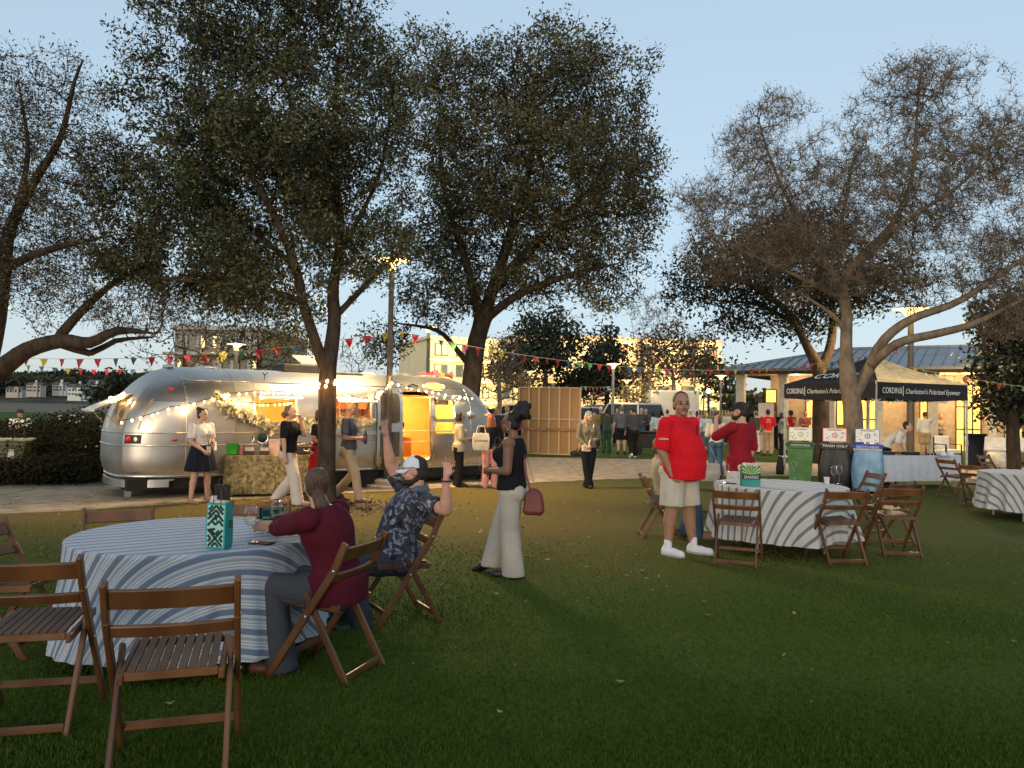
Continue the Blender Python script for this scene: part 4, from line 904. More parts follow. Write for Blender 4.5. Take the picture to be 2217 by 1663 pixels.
mb = MB(); mb.lathe([(.42, 0), (.42, .07), (.26, .08), (.26, .16), (.22, .19), (.05, .2)], 28); mb.build('concrete_foot', conc, L1, smooth='auto')
lamp(928, 30, 708, .33, .07, 'lit lamp head beside the trunk of the tree behind the trailer', 160)
lamp(512, 30, 745, .36, .08, 'white lamp post rising behind the trailer roof', 120)
lamp(1147, 50, 804, .38, .07, 'small lit lamp above the wooden stage flat', 120)
lamp(1328, 41, 788, .38, .075, 'lit lamp post standing in the crowd right of the stage flat', 200, polem=pm('lamp_pole_pale', (.36, .33, .28), rough=.5))
lamp(1357, 55, 823, .40, .07, 'low lit lamp just right of the crowd lamp post', 120)
lamp(1561, 45, 813, .36, .07, 'lit lamp post left of the pavilion roof', 160)
lamp(1524, 60, 838, .36, .06, 'faint distant lamp above the box truck', 40)
lamp(1972, 24.5, 668, .56, .10, 'tall lit lamp with a broad disc behind the black tent', 380)
lamp(-6, 20, 665, .3, .06, 'lit lamp cut by the left edge of the frame among oak branches', 90)
root = empty('street_lamp', XY(1533, 42), 0, 'black post with a single white globe behind the red polo man', 'street lamp')
mb = MB(); mb.tube([(0, 0, 0), (0, 0, 2.6)], .07, 8); mb.build('pole', trimk, root); mb = MB(); mb.ell((0, 0, 2.72), .13); mb.build('globe', emitm('globe_glow', (1, .9, .7), 3), root, smooth=True)

# ------------------------------------------------------------ bunting
bcol = [pm('pennant_' + n, c, rough=.8, var=.08, transl=0) for n, c in (('red', (.42, .035, .04)), ('pink', (.50, .06, .12)), ('yellow', (.50, .44, .05)), ('green', (.08, .26, .09)), ('blue', (.07, .15, .26)), ('coral', (.5, .11, .06)), ('white', (.5, .48, .44)))]
line_m = pm('bunting_line', (.5, .47, .4), rough=.8)
def bunting(a, b, sag, n, label, size=.22, seq=(0, 1, 2, 3, 4, 0, 0, 2), rg=None, group='pennant lines strung across the park'):
    rg = rg or random.Random(n * 7 + int(abs(a.x) * 10)); root = empty('bunting', a, 0, label, 'bunting', group); pts = catenary(a, b, sag, 30); mb = MB(); mb.tube(pts, .006, 3); mb.build('line', line_m, root, world=True)
    for k in range(n):
        t = (k + .5) / n; p = a.lerp(b, t) - Vector((0, 0, sag * 4 * t * (1 - t))); d = (b - a).normalized(); s = size * rg.uniform(.62, .92); tw = rg.uniform(-.5, .5); nn = d.cross(Vector((0, 0, 1))).normalized()
        e = (d * math.cos(tw) + nn * math.sin(tw)); fold = rg.uniform(-.25, .25)
        mb = MB(); rows = []
        for j in range(5):
            v = j / 4; w_ = s * .5 * (1 - v) + .002; c = p - Vector((0, 0, v * s * 1.15)) + nn * fold * s * v * v + e * rg.uniform(-.02, .02) * v
            rows.append([c - e * w_ + nn * .01, c + nn * .02 * math.sin(v * 5 + k), c + e * w_])
        mb.loft(rows, cap=False, closed=False); mb.build('pennant', bcol[seq[(k + rg.choice((0, 0, 1))) % len(seq)]], root, world=True)
    return root
PT = lambda px, py, y: AT(px, py, y)
bunting(PT(-40, 772, 16), AT(853, 718, POLE.y), .24, 23, 'pennant line from the left frame edge up to the tall lamp pole', .20, (0, 1, 0, 2, 3, 0, 0, 2, 4, 3))
bunting(PT(20, 786, 23), PT(330, 798, 23), .10, 11, 'second lower pennant line above the far shore', .20, (1, 0, 3, 4, 2, 1, 0))
bunting(AT(856, 716, POLE.y), AT(1972, 748, 24.4), .80, 58, 'long pennant line from the tall lamp pole to the lamp behind the tent', .19, (2, 0, 3, 4, 3, 1, 0, 0, 2, 4, 0, 5))
bunting(AT(1972, 795, 24.4), PT(2260, 842, 20), .06, 12, 'pennant line running right from the tent lamp toward the evergreen', .18, (2, 5, 3, 2))
bunting(PT(1256, 836, 40), AT(1328, 836, 41), .05, 9, 'short pennant line at the right end of the stage flat', .24, (3, 6, 0))
bunting(PT(1256, 866, 36), AT(1328, 838, 41), .1, 14, 'red and white pennant line rising to the crowd lamp post', .2, (0, 6, 0, 4))
bunting(PT(1500, 846, 40), PT(1640, 850, 38), .12, 12, 'small pennant line in front of the pavilion end', .2, (2, 3, 6))
mb = MB(); rg = random.Random(3)
root = empty('bunting', TL + TU * 3.0 + Vector((0, 0, 2.44)), TA, 'spare tangled pennants heaped on the trailer roof', 'bunting')
for k in range(14):
    mb = MB(); c = Vector((rg.uniform(-.5, .4), rg.uniform(-.2, .2), rg.uniform(0, .07))); q = Quaternion((rg.random(), rg.random(), rg.random(), rg.random())).normalized().to_matrix(); mb.add([c + q @ Vector(v) for v in ((-.1, 0, 0), (.1, 0, 0), (0, -.18, .05))], [(0, 1, 2)]); mb.build('pennant', bcol[rg.choice((0, 2, 6, 5, 1))], root)

# ------------------------------------------------------------ wooden stage flat
fy = 28.0; a = XY(1122, fy + .4); b = XY(1257, fy - .2); flat = empty('stage_flat', a, math.atan2(b.y - a.y, b.x - a.x), 'tall unpainted stage flat seen from its braced back', 'stage flat'); Wd = (b - a).length; Hh = 2.44
stud = pm('pine_stud', (.74, .52, .30), rough=.7, col2=(.6, .40, .22), scale=6, stretch=(1, 1, .15)); ply = pm('plywood', (.50, .29, .125), rough=.75, col2=(.42, .235, .095), scale=1.5, stretch=(1, 1, .3))
mb = MB(); mb.bbox((0, .0, .0), (Wd, .014, Hh)); mb.build('plywood_sheet', ply, flat)
for k in range(7):
    x = .02 + (Wd - .04) * k / 6; mb = MB(); mb.bbox((x - .028, -.09, 0), (x + .028, -.002, Hh)); mb.build('stud', stud, flat)
for z in (.02, 1.28, Hh - .02):
    mb = MB()
    for k in range(6): mb.bbox((.042 + (Wd - .04) * k / 6, -.088, z - .02), ((Wd - .04) * (k + 1) / 6 - .002, -.002, z + .02))
    mb.build('rail', stud, flat)
mb = MB(); mb.bbox((.0, -.125, .86), (Wd, -.092, .96)); mb.build('cross_brace', pm('brace_wood', (.40, .2, .09), rough=.7), flat)
for s, lb in ((.06, 'dark cloth sandbag at the left foot of the stage flat'), (Wd - .12, 'dark cloth sandbag at the right foot of the stage flat')):
    p = flat.matrix_basis @ Vector((s, -.22, 0)) if False else a + (b - a).normalized() * s + Vector((0, -.3, 0)); root = None
    mb = MB(); mb.ell((-.12, 0, .09), (.16, .11, .10)); mb.ell((.12, 0, .09), (.16, .11, .10)); mb.tube([(-.08, 0, .16), (0, 0, .26), (.08, 0, .16)], .02, 6)
    o = mb.build('sandbag', pm('sandbag_cloth', (.05, .055, .045), rough=.9), smooth=True, loc=(p.x, p.y, -.1)); tag(o, lb, 'sandbag', 'sandbags weighting the stage flat')
TXT = []
# ------------------------------------------------------------ pavilion
BO = XY(1592, 36, -.1); BE = (XY(2130, 30.6, -.1) - BO).normalized(); BN = Vector((-BE.y, BE.x, 0))
pav = empty('pavilion', BO, math.atan2(BE.y, BE.x), 'low park pavilion with a grey metal roof and lit windows', 'pavilion')
def bx(px, dep=0.0):
    "pavilion-local x under photo column px at depth dep behind the eave line"
    d = ray(px, 890); p0 = BO + BN * dep; t = (p0).dot(BN) / d.dot(BN); return (d * t - BO).dot(BE)
cream = pm('cream_masonry', (.62, .54, .42), rough=.9, var=.08, bump=.3, bscale=12); tan_m = pm('tan_brick', (.42, .33, .23), rough=.9, var=.1, bump=.3, bscale=10)
roof_m = pm('standing_seam_metal', (.25, .26, .265), rough=.45, metal=.6, var=.1, scale=1.2, objvar=.12); wood_d = pm('dark_timber', (.09, .05, .03), rough=.7)
EZ = 3.42; LEN = bx(2300) + 4; DEP = 8.5; RZ = 4.75
def mbox(name, m, x0, x1, y0, y1, z0, z1, parent=pav, bevel=0):
    mb = MB(); mb.bbox((x0, y0, z0), (x1, y1, z1)); return mb.build(name, m, parent, bevel=bevel)
mbox('wall', tan_m, .9, LEN, 2.6, 2.9, 0, EZ + .1); mbox('wall', tan_m, .9, 1.2, 2.9, DEP - .5, 0, EZ + .1)
mbox('soffit', pm('soffit_board', (.5, .40, .27), rough=.8), -.1, LEN, 0, 2.6, EZ - .02, EZ + .06); mbox('fascia', wood_d, -.35, LEN, -.38, -.30, EZ - .05, EZ + .18); mbox('fascia', wood_d, -.43, -.35, -.38, DEP + .3, EZ - .05, EZ + .18)
mbox('gutter', pm('gutter_grey', (.2, .2, .19), rough=.5, metal=.5), -.4, LEN, -.5, -.39, EZ + .08, EZ + .2)
# columns in threes of cream masonry with a cap each
colx = [(1592, 1609), (1685, 1702), (1790, 1806), (1896, 1911), (2010, 2030), (2141, 2158)]
for a, b in colx:
    x0, x1 = bx(a), bx(b); mbox('column', cream, x0, x1, .05, .05 + (x1 - x0), 0, EZ - .2); mbox('column_cap', cream, x0 - .05, x1 + .05, .0, .10 + (x1 - x0), EZ - .2, EZ - .03)
mbox('beam', cream, -.1, LEN, .05, .40, EZ - .20 + .176, EZ - .022)
# roof: hipped left end, pans with raised seams
pw = .42; n = int((LEN + .4) / pw); ridge_y = 4.1; rx = 4.0
for i in range(n):
    x = -.4 + i * pw; mb = MB()
    def zr(x_, y_): return EZ + .2 + (RZ - EZ - .2) * min((y_ + .45) / (ridge_y + .45), max(0, (x_ + .4) / (rx + .4)))
    ymx = lambda x_: min(ridge_y, -.45 + (ridge_y + .45) * max(.001, (x_ + .4) / (rx + .4)))
    g = []
    for k in range(5):
        r_ = []
        for xx in (x + .012, x + pw - .012):
            y = -.45 + (ymx(xx) + .45) * k / 4; r_.append(Vector((xx, y, EZ + .2 + (RZ - EZ - .2) * (y + .45) / (ridge_y + .45))))
        g.append(r_)
    mb.loft(g, cap=False, closed=False); y = ymx(x)
    mb.bar((x, -.45, EZ + .22), (x, y, EZ + .22 + (RZ - EZ - .2) * (y + .45) / (ridge_y + .45)), .03, .07)
    mb.build('roof_pan', roof_m, pav)
for i in range(18):        # hip end
    y0 = -.45 + i * .5; y1 = y0 + .49; mb = MB(); lim = lambda y_: (rx + .4) * min((y_ + .45) / (ridge_y + .45), max(0, (2 * ridge_y + .45 - y_) / (ridge_y + .45))) - .4
    q = [Vector((-.42, y0, EZ + .2)), Vector((-.42, y1, EZ + .2)), Vector((max(-.41, lim(y1)), y1, EZ + .2 + (RZ - EZ - .2) * (lim(y1) + .4) / (rx + .4))), Vector((max(-.41, lim(y0)), y0, EZ + .2 + (RZ - EZ - .2) * (lim(y0) + .4) / (rx + .4)))]
    mb.add(q, [(0, 3, 2, 1)]); mb.build('roof_pan', roof_m, pav)
mb = MB(); mb.bar((rx - .3, ridge_y, RZ + .02), (LEN, ridge_y, RZ + .02), .2, .1); mb.bar((-.43, -.46, EZ + .24), (rx, ridge_y, RZ + .03), .14, .06); mb.build('ridge_cap', roof_m, pav)
mb = MB(); mb.add([(rx - .1, ridge_y + .05, RZ), (LEN, ridge_y + .05, RZ), (LEN, 8.7, EZ + .2), (-.4, 8.7, EZ + .2)], [(0, 1, 2, 3)]); mb.build('roof_back', roof_m, pav)
# lit windows and doors in the back wall
lit = emitm('lit_room', (1.0, .62, .12), .42); lit2 = emitm('lit_room_soft', (1.0, .66, .25), .16); frame_m = pm('window_frame_bronze', (.10, .06, .035), rough=.6)
def lwin(px0, px1, z0, z1, nx, nz, m=lit, door=False):
    x0, x1 = bx(px0, 2.6), bx(px1, 2.6); w_ = empty('door' if door else 'window', (0, 0, 0)); w_.parent = pav
    mb = MB(); mb.bbox((x0, 2.56, z0), (x1, 2.59, z1)); mb.build('glazing', m, w_)
    mb = MB(); t = .06
    for i in range(nx + 1): x = x0 + (x1 - x0) * i / nx; mb.bbox((x - t / 2, 2.5, z0), (x + t / 2, 2.555, z1))
    for j in range(nz + 1):
        z = z0 + (z1 - z0) * j / nz
        for i in range(nx): a = x0 + (x1 - x0) * i / nx + t / 2 + .001; b = x0 + (x1 - x0) * (i + 1) / nx - t / 2 - .001; mb.bbox((a, 2.505, z - t / 2), (b, 2.55, z + t / 2))
    mb.build('frame', frame_m, w_)
lwin(1658, 1682, 2.1, 2.75, 1, 1); lwin(1658, 1682, .1, 2.05, 1, 1, pm('door_brown', (.16, .07, .04), rough=.6), True); lwin(1745, 1768, .1, 2.7, 1, 2, lit2, True); lwin(1812, 1828, 1.1, 2.6, 1, 1)
lwin(1860, 1896, .1, 2.7, 2, 2); lwin(1965, 1979, 1.0, 2.6, 1, 1); lwin(1992, 2008, 1.0, 2.6, 1, 1); lwin(2070, 2124, .1, 3.0, 3, 3); lwin(2175, 2215, .5, 2.4, 2, 2, lit2)
for px in (1720, 1850, 1930, 2045, 2100): plight('soffit_light', (bx(px, 1.2), 1.3, EZ - .3), 26, (1, .68, .36), .12, pav)
x = bx(2048, 2.6); mb = MB(); mb.lathe([(.02, 0), (.16, .02), (.18, .12), (.02, .14)], 14, (x, 2.4, 2.35)); mb.build('wall_lamp', emitm('sconce', (1, .8, .5), 1.2), pav, smooth=True)
sg = empty('banner_sign', XY(1658, 33.5), BE.to_2d().angle_signed(Vector((1, 0))), 'pale pink pull-up banner in front of the pavilion columns', 'banner')
mb = MB(); mb.bbox((-.33, -.01, .1), (.33, .01, 2.05)); mb.build('sheet', pm('banner_pink', (.75, .50, .45), rough=.7, col2=(.75, .68, .62), scale=1.1), sg); mb = MB(); mb.bbox((-.36, -.1, 0), (.36, .1, .1)); mb.build('foot', alu2, sg)

# ------------------------------------------------------------ apartment blocks
def block(name, label, px0, px1, y, top_py, floors, wall, winm, bays, depth=14, skew=0.0, z0=-.5, balcony=True, parapet=None, group=None, lights=0):
    a = XY(px0, y, z0); b = XY(px1, y + skew, z0); L = (b - a).length; top = AT((px0 + px1) / 2, top_py, y + skew / 2).z - z0
    root = empty(name, a, math.atan2(b.y - a.y, b.x - a.x), label, 'building', group); fh = top / floors
    mb = MB(); mb.bbox((0, 0, 0), (L, depth, top)); mb.build('wall', wall, root); mb = MB(); mb.bbox((-.3, -.3, top), (L + .3, depth + .3, top + .35)); mb.build('cornice', parapet or wall, root)
    for f in range(floors):
        if balcony and f: mb = MB(); mb.bbox((-.5, -1.1, f * fh - .12), (L + .2, -.02, f * fh + .08)); mb.build('balcony_slab', parapet or wall, root)
        for k in range(bays):
            c = L * (k + .5) / bays; w_ = L / bays * .62; z = f * fh + fh * .22; h = fh * .58
            fr = MB(); fr.bbox((c - w_ / 2, -.10, z), (c + w_ / 2, -.004, z + h)); fo = fr.build('window', frame_g, root)
            for q in (-1, 1):
                mb = MB(); mb.bbox((c + (q - 1) * w_ * .25 + .08 * w_, -.13, z + h * .08), (c + (q + 1) * w_ * .25 - .08 * w_, -.104, z + h * .92)); mb.build('pane', winm[(f * 3 + k + (q > 0)) % len(winm)], fo)
    for f in range(1, floors + 1):
        for k in range(0, bays, 2 if lights else 99):
            if lights: plight('facade_fill', (L * (k + .5) / bays, -2.2, f * fh - .5), lights, (1, .78, .40), .3, root)  # added fill lights that brighten the facade, no fixtures behind them
    return root
frame_g = pm('window_frame_grey', (.16, .15, .12), rough=.7); apt = pm('apartment_render', (.88, .74, .44), rough=.9, var=.06, scale=.3); apt2 = pm('apartment_brick', (.34, .20, .13), rough=.9, scale=.5)
wl_ = emitm('apt_window_lit', (1.0, .80, .34), .20); wd_ = pm('apt_window_dim', (.10, .12, .13), rough=.2)
block('apartment_block', 'cream apartment block with glowing windows behind the oak by the trailer', 928, 1108, 88, 738, 4, apt, [wl_, wl_, wl_, wd_], 4, skew=4, lights=80, parapet=pm('pale_parapet', (.74, .66, .5), rough=.9))
block('apartment_block', 'wide upper storeys of a cream building behind the central conifer', 1110, 1560, 112, 735, 4, apt, [wl_, wd_, apt2, wd_], 9, skew=6, lights=110, parapet=pm('roof_terracotta', (.60, .42, .28), rough=.8), balcony=True)
block('apartment_block', 'pale tall block half hidden by the trees behind the trailer roof', 372, 560, 62, 715, 4, pm('apartment_pale', (.26, .23, .19), rough=.9), [wd_, wl_, wd_, wd_, wd_], 5, parapet=pm('white_slab', (.45, .43, .38), rough=.9))
# houses on the far shore
def house(px, y, base_py, w_, d_, h, roof_h, label, rot=0, wall=None, chim=True):
    w_, d_, h, roof_h = w_ * .8, d_ * .7, h * .62, roof_h * .62; b = AT(px, base_py, y); root = empty('shore_house', b, rot, label, 'house', 'houses on the far shore'); wall = wall or pm('house_white', (.66, .66, .62), rough=.8); rf = pm('house_roof', (.10, .09, .085), rough=.8)
    mb = MB(); mb.bbox((-w_ / 2, 0, -3), (w_ / 2, d_, h)); mb.build('wall', wall, root)
    mb = MB(); mb.loft([[Vector((x, -.6, h + .01)), Vector((x, d_ / 2, h + roof_h)), Vector((x, d_ + .6, h + .01))] for x in (-w_ / 2 - .5, w_ / 2 + .5)]); r_ = mb.build('roof', rf, root)
    if chim: mb = MB(); mb.bbox((-.6, d_ / 2 - .6, h + roof_h - 1), (.6, d_ / 2 + .6, h + roof_h + 1.6)); mb.build('chimney', wall, r_)
    mb = MB(); g = w_ * .28
    mb.loft([[Vector((w_ * .2 - g / 2, y_, -3)), Vector((w_ * .2 + g / 2, y_, -3)), Vector((w_ * .2 + g / 2, y_, h)), Vector((w_ * .2, y_, h + roof_h * .9)), Vector((w_ * .2 - g / 2, y_, h))] for y_ in (-1.5, -.01)]); mb.build('gable', wall, root)
    for x in (-.38, -.2, -.04, .2, .4):
        for z in (.8, h * .6): mb = MB(); mb.bbox((w_ * x - .8, -1.6 if x == .2 else -.1, z), (w_ * x + .6, -1.53 if x == .2 else -.02, z + 1.2)); mb.build('window', pm('house_window', (.05, .06, .07), rough=.2), root)
house(166, 500, 858, 15, 10, 9, 4, 'white house with a chimney on the far shore, near the trailer rear')
house(205, 520, 848, 13, 9, 7, 6, 'white twin-gabled house just uphill of the chimney house', chim=False)
house(72, 520, 850, 12, 9, 8, 3, 'pinkish tile-roofed house on the far shore above the hedge', wall=pm('house_tan', (.5, .42, .36), rough=.8))
house(30, 540, 852, 14, 9, 5, 3, 'low house nearest the left frame edge on the far shore', wall=pm('house_tan', (.5, .42, .36), rough=.8), chim=False)
house(128, 540, 848, 12, 9, 7, 4, 'small pale house between two others on the far shore')

# ------------------------------------------------------------ parked vehicles
glassd = pm('car_glass', (.02, .025, .03), rough=.08, spec=.8); tail_m = pm('lens_red', (.5, .02, .02), rough=.3); head_m = pm('lens_white', (.8, .8, .75), rough=.2)
def car(px, y, col, label, w_=1.9, h=1.75, L=4.7, rot=0.0, van=False):
    m = pm('paint_%d' % (int(col[0] * 99) * 10000 + int(col[1] * 99) * 100 + int(col[2] * 99)), col, rough=.3, var=.03, spec=.6)
    root = empty('parked_car' if not van else 'parked_van', XY(px, y), rot, label, 'car' if not van else 'van', 'vehicles parked behind the crowd')
    def ring(y_, wb, zb, zt, wt): return [Vector((s * q, y_, z)) for s, q, z in ((-1, wb, zb), (1, wb, zb), (1, wb, (zb + zt) * .55), (1, wt, zt), (-1, wt, zt), (-1, wb, (zb + zt) * .55))]
    hb = h * .56; mb = MB(); mb.loft([ring(0, w_ / 2 * .92, .32, hb * .9, w_ / 2 * .86), ring(.12, w_ / 2, .25, hb, w_ / 2 * .95), ring(L * .7, w_ / 2, .25, hb, w_ / 2 * .95), ring(L * .97, w_ / 2 * .97, .27, hb * .86, w_ / 2 * .88), ring(L, w_ / 2 * .88, .35, hb * .75, w_ / 2 * .8)]); mb.build('body', m, root, smooth='auto')
    y0 = .02 if van else .12; y1 = L * (.78 if van else .68)
    def cab(y_, t, wq): return [Vector((s * (w_ / 2 * (.94 - .14 * t)) * wq, y_, hb - .01 + (h - hb) * t)) for s in (-1, 1)]
    mb = MB(); rows = [[Vector((-w_ / 2 * .93, y0, hb)), Vector((w_ / 2 * .93, y0, hb)), Vector((w_ / 2 * .93, y1, hb)), Vector((-w_ / 2 * .93, y1, hb))], [Vector((-w_ / 2 * .80, y0 + .22, h - .08)), Vector((w_ / 2 * .80, y0 + .22, h - .08)), Vector((w_ / 2 * .80, y1 - .55, h - .08)), Vector((-w_ / 2 * .80, y1 - .55, h - .08))]]
    mb.loft(rows); mb.build('window', glassd, root)
    mb = MB(); q = rows[1]; mb.loft([[p + Vector((0, 0, 0.0)) for p in q], [p * 1.0 + Vector((0, 0, .05)) for p in q], [Vector((p.x * .9, p.y, p.z + .085)) for p in q]]); mb.build('roof', m, root, smooth='auto')
    mb = MB()
    for p, q2 in zip(rows[0], rows[1]): mb.bar(p, q2, .09, .07)
    mb.bar(rows[0][0].lerp(rows[0][3], .5), rows[1][0].lerp(rows[1][3], .5), .1, .05); mb.bar(rows[0][1].lerp(rows[0][2], .5), rows[1][1].lerp(rows[1][2], .5), .1, .05); mb.build('pillar', m, root)
    for s in (-1, 1):
        mb = MB(); mb.bbox((s * w_ / 2 * .93 - .1, -.03, hb * .62), (s * w_ / 2 * .93 + .02, .1, hb * .95)); mb.build('tail_light', tail_m, root); mb = MB(); mb.bbox((s * w_ / 2 * .7 - .16, L - .1, hb * .6), (s * w_ / 2 * .7 + .16, L + .01, hb * .8)); mb.build('headlight', head_m, root)
        for yy in (L * .18, L * .8):
            wh = empty('wheel', (s * (w_ / 2 - .1), yy, .34)); wh.parent = root; mb = MB(); mb.lathe([(.2, -.1), (.33, -.11), (.34, 0), (.33, .11), (.2, .1)], 16); t = mb.build('tyre', tyre, wh); t.rotation_euler = (0, R(90), 0); mb = MB(); mb.lathe([(.02, -.08), (.21, -.1), (.21, .1), (.02, .08)], 12); t = mb.build('rim', alu2, wh); t.rotation_euler = (0, R(90), 0)
    mb = MB(); mb.bbox((-w_ / 2 * .9, -.08, .32), (w_ / 2 * .9, .0, .55)); mb.build('bumper', m if van else trimk, root)
    return root
car(1280, 46, (.62, .62, .60), 'white-roofed wagon parked beside the right edge of the stage flat', rot=R(20))
car(1322, 47, (.05, .09, .13), 'dark blue pickup parked behind the crowd lamp post', h=1.85, rot=R(12))
car(1352, 50, (.60, .60, .58), 'small white car glimpsed between the dark pickup and the white van', rot=R(-10))
car(1385, 45, (.66, .65, .62), 'white wagon with its rear window facing the crowd', h=1.9, w_=2.0, rot=R(-8), van=True)
car(1412, 40.5, (.66, .65, .62), 'white van with a low open side left of the box truck', h=2.0, w_=1.9, rot=R(25), van=True)
tr = empty('box_truck', XY(1462, 43), R(4), 'white box truck behind the red polo man', 'truck', 'vehicles parked behind the crowd')
wht = pm('truck_white', (.74, .72, .66), rough=.5, var=.01)
mb = MB(); mb.bbox((-1.35, 0, .9), (1.35, 2.3, 2.75)); mb.build('cargo_box', wht, tr, bevel=.03)
mb = MB(); mb.bbox((-1.3, -.02, .95), (1.3, -.002, 2.65)); mb.build('door', pm('roll_door', (.6, .58, .52), rough=.5, var=.02), tr); mb = MB(); mb.bbox((-.95, .3, .5), (.95, 2.2, .88)); mb.build('chassis', dark, tr)
mb = MB(); mb.bbox((-1.0, 2.35, .5), (1.0, 4.0, 2.1)); mb.build('cab', wht, tr, bevel=.08)
for s in (-1, 1):
    for yy in (.6, 3.3): wh = empty('wheel', (s * .95, yy, .4)); wh.parent = tr; mb = MB(); mb.lathe([(.2, -.14), (.39, -.14), (.39, .14), (.2, .14)], 16); t = mb.build('tyre', tyre, wh); t.rotation_euler = (0, R(90), 0)
# striped fence behind the right of the truck, food cart in the crowd
fr = empty('picket_fence', XY(1510, 44), 0, 'yellow-lit picket fence right of the box truck', 'fence'); 
for k in range(14): mb = MB(); mb.bbox((k * .17, 0, .1), (k * .17 + .09, .03, 1.7)); mb.build('picket', pm('picket_paint', (.55, .46, .25), rough=.8), fr)
mb = MB(); mb.bbox((-.1, .035, .5), (2.4, .07, .58)); mb.bbox((-.1, .035, 1.3), (2.4, .07, 1.38)); mb.build('rail', stud, fr)
ct = empty('grill_cart', XY(1402, 29.5), 0, 'black wheeled grill cart with a chrome lid among the crowd', 'grill cart')
mb = MB(); mb.bbox((-.55, -.3, .25), (.75, .3, .8)); mb.build('firebox', trimk, ct, bevel=.03); mb = MB(); mb.bbox((-.6, -.34, .8), (.8, .34, .86)); mb.build('worktop', dark, ct); mb = MB(); mb.ell((-.5, -.1, 1.02), (.13, .13, .2)); mb.build('chrome_urn', alu2, ct, smooth=True)
for x in (-.4, .6): wh = empty('wheel', (x, -.32, .16)); wh.parent = ct; mb = MB(); mb.lathe([(.05, -.03), (.16, -.03), (.16, .03), (.05, .03)], 14); t = mb.build('tyre', tyre, wh); t.rotation_euler = (R(90), 0, 0)

# ------------------------------------------------------------ black pop-up tent
tm = 18.3; phi = math.atan(.412); TM = XY(1897, tm, -.1); e1 = Vector((math.cos(phi), math.sin(phi), 0)); e2 = Vector((-math.sin(phi), math.cos(phi), 0)); TW = 3.05
tent = empty('canopy_tent', TM, phi, 'black pop-up tent with white lettering and one roof face tinted gold for its glow', 'tent')
tb = pm('tent_black', (.016, .015, .020), rough=.75, bump=.15, bscale=5); wh_m = pm('print_white', (.72, .72, .70), rough=.8, var=.05); legm = pm('tent_leg', (.62, .62, .60), rough=.4, metal=.4)
vz0, vz1, pk = 2.05, 2.46, 3.22
cs = [Vector((0, 0, 0)), Vector((TW, 0, 0)), Vector((TW, TW, 0)), Vector((0, TW, 0))]; C0 = Vector((TW / 2, TW / 2, 0))
for k, c in enumerate(cs):
    mb = MB(); mb.box((c.x, c.y, 1.25), (.04, .04, 2.5)); mb.box((c.x, c.y, .02), (.14, .14, .03)); mb.box((c.x, c.y, 1.0), (.055, .055, .12)); mb.build('leg', legm, tent)
for k in range(4):
    a, b = cs[k], cs[(k + 1) % 4]; mid = (a + b) / 2; nrm = (mid - C0).normalized(); mb = MB(); rows = []
    for j in range(4):
        z = vz0 + (vz1 - vz0) * j / 3; rows.append([a.lerp(b, i / 16) + nrm * (.03 + .012 * math.sin(i * 1.3 + j)) + Vector((0, 0, z + (.02 * math.cos(i * math.pi / 8) if j == 0 else 0))) for i in range(17)])
    mb.loft(rows, cap=False, closed=False); mb.build('valance', tb, tent, smooth=True)
    mb = MB(); rows = []
    for j in range(9):
        t = j / 8; sag = -.16 * math.sin(math.pi * t); q = .5 * t
        rows.append([(a.lerp(b, q + (1 - 2 * q) * i / 10)).lerp(C0, 0) + (C0 - mid) * 0 + Vector((0, 0, 0)) for i in range(11)])
        pa, pb = a.lerp(C0, t), b.lerp(C0, t); rows[-1] = [pa.lerp(pb, i / 10) + nrm * .03 * (1 - t) + Vector((0, 0, vz1 + (pk - vz1) * t ** .92 + sag * (.4 + .6 * math.sin(math.pi * i / 10)))) for i in range(11)]
    gold = (k == 0)  # glow on this roof face is put into its base colour
    mb.loft(rows, cap=False, closed=False); mb.build('roof_panel', pm('tent_painted_glow', (.85, .62, .30), rough=.8, bump=.1) if gold else tb, tent, smooth=True)
mb = MB(); mb.tube([C0 + Vector((0, 0, 2.4)), C0 + Vector((0, 0, pk))], .02, 6)
for k in range(4):
    a, b = cs[k], cs[(k + 1) % 4]; n = 4
    for j in range(n):
        for s in (0, 1): mb.bar(a.lerp(b, j / n) + Vector((0, 0, 2.35 if s else 2.0)), a.lerp(b, (j + 1) / n) + Vector((0, 0, 2.0 if s else 2.35)), .02, .02)
mb.build('scissor_frame', legm, tent); tent.children[-1]['kind'] = 'stuff'
def text(s, name, size, mat, parent, loc, rot, ext=.002, shear=0.0, align='LEFT', sx=1.0):
    cu = bpy.data.curves.new(name, 'FONT'); cu.body = s; cu.size = size; cu.extrude = ext; cu.shear = shear; cu.align_x = align; cu.resolution_u = 3
    cu.materials.append(mat); o = bpy.data.objects.new(name, cu); COL.objects.link(o); o.parent = parent; o.location = loc; o.rotation_euler = rot; o.scale = (sx, 1, 1); TXT.append(o); return o
z = vz0 + .15
def outl(parent, x, y, rz, sgn):
    rt = (R(90), 0, rz)
    d = Vector((math.cos(rz), math.sin(rz), 0)); b = Vector((x, y, z))
    text('CORDIN\u0394', 'lettering', .20, wh_m, parent, b + d * .12, rt, sx=.70); text('|', 'lettering', .26, wh_m, parent, b + d * .76, rt); text("Charleston's Polarized Eyewear", 'lettering', .17, wh_m, parent, b + d * .86, rt, shear=.25, sx=.86)
outl(tent, 0, -.062, 0, 1)
outl(tent, -.062, TW, R(-90), 1)
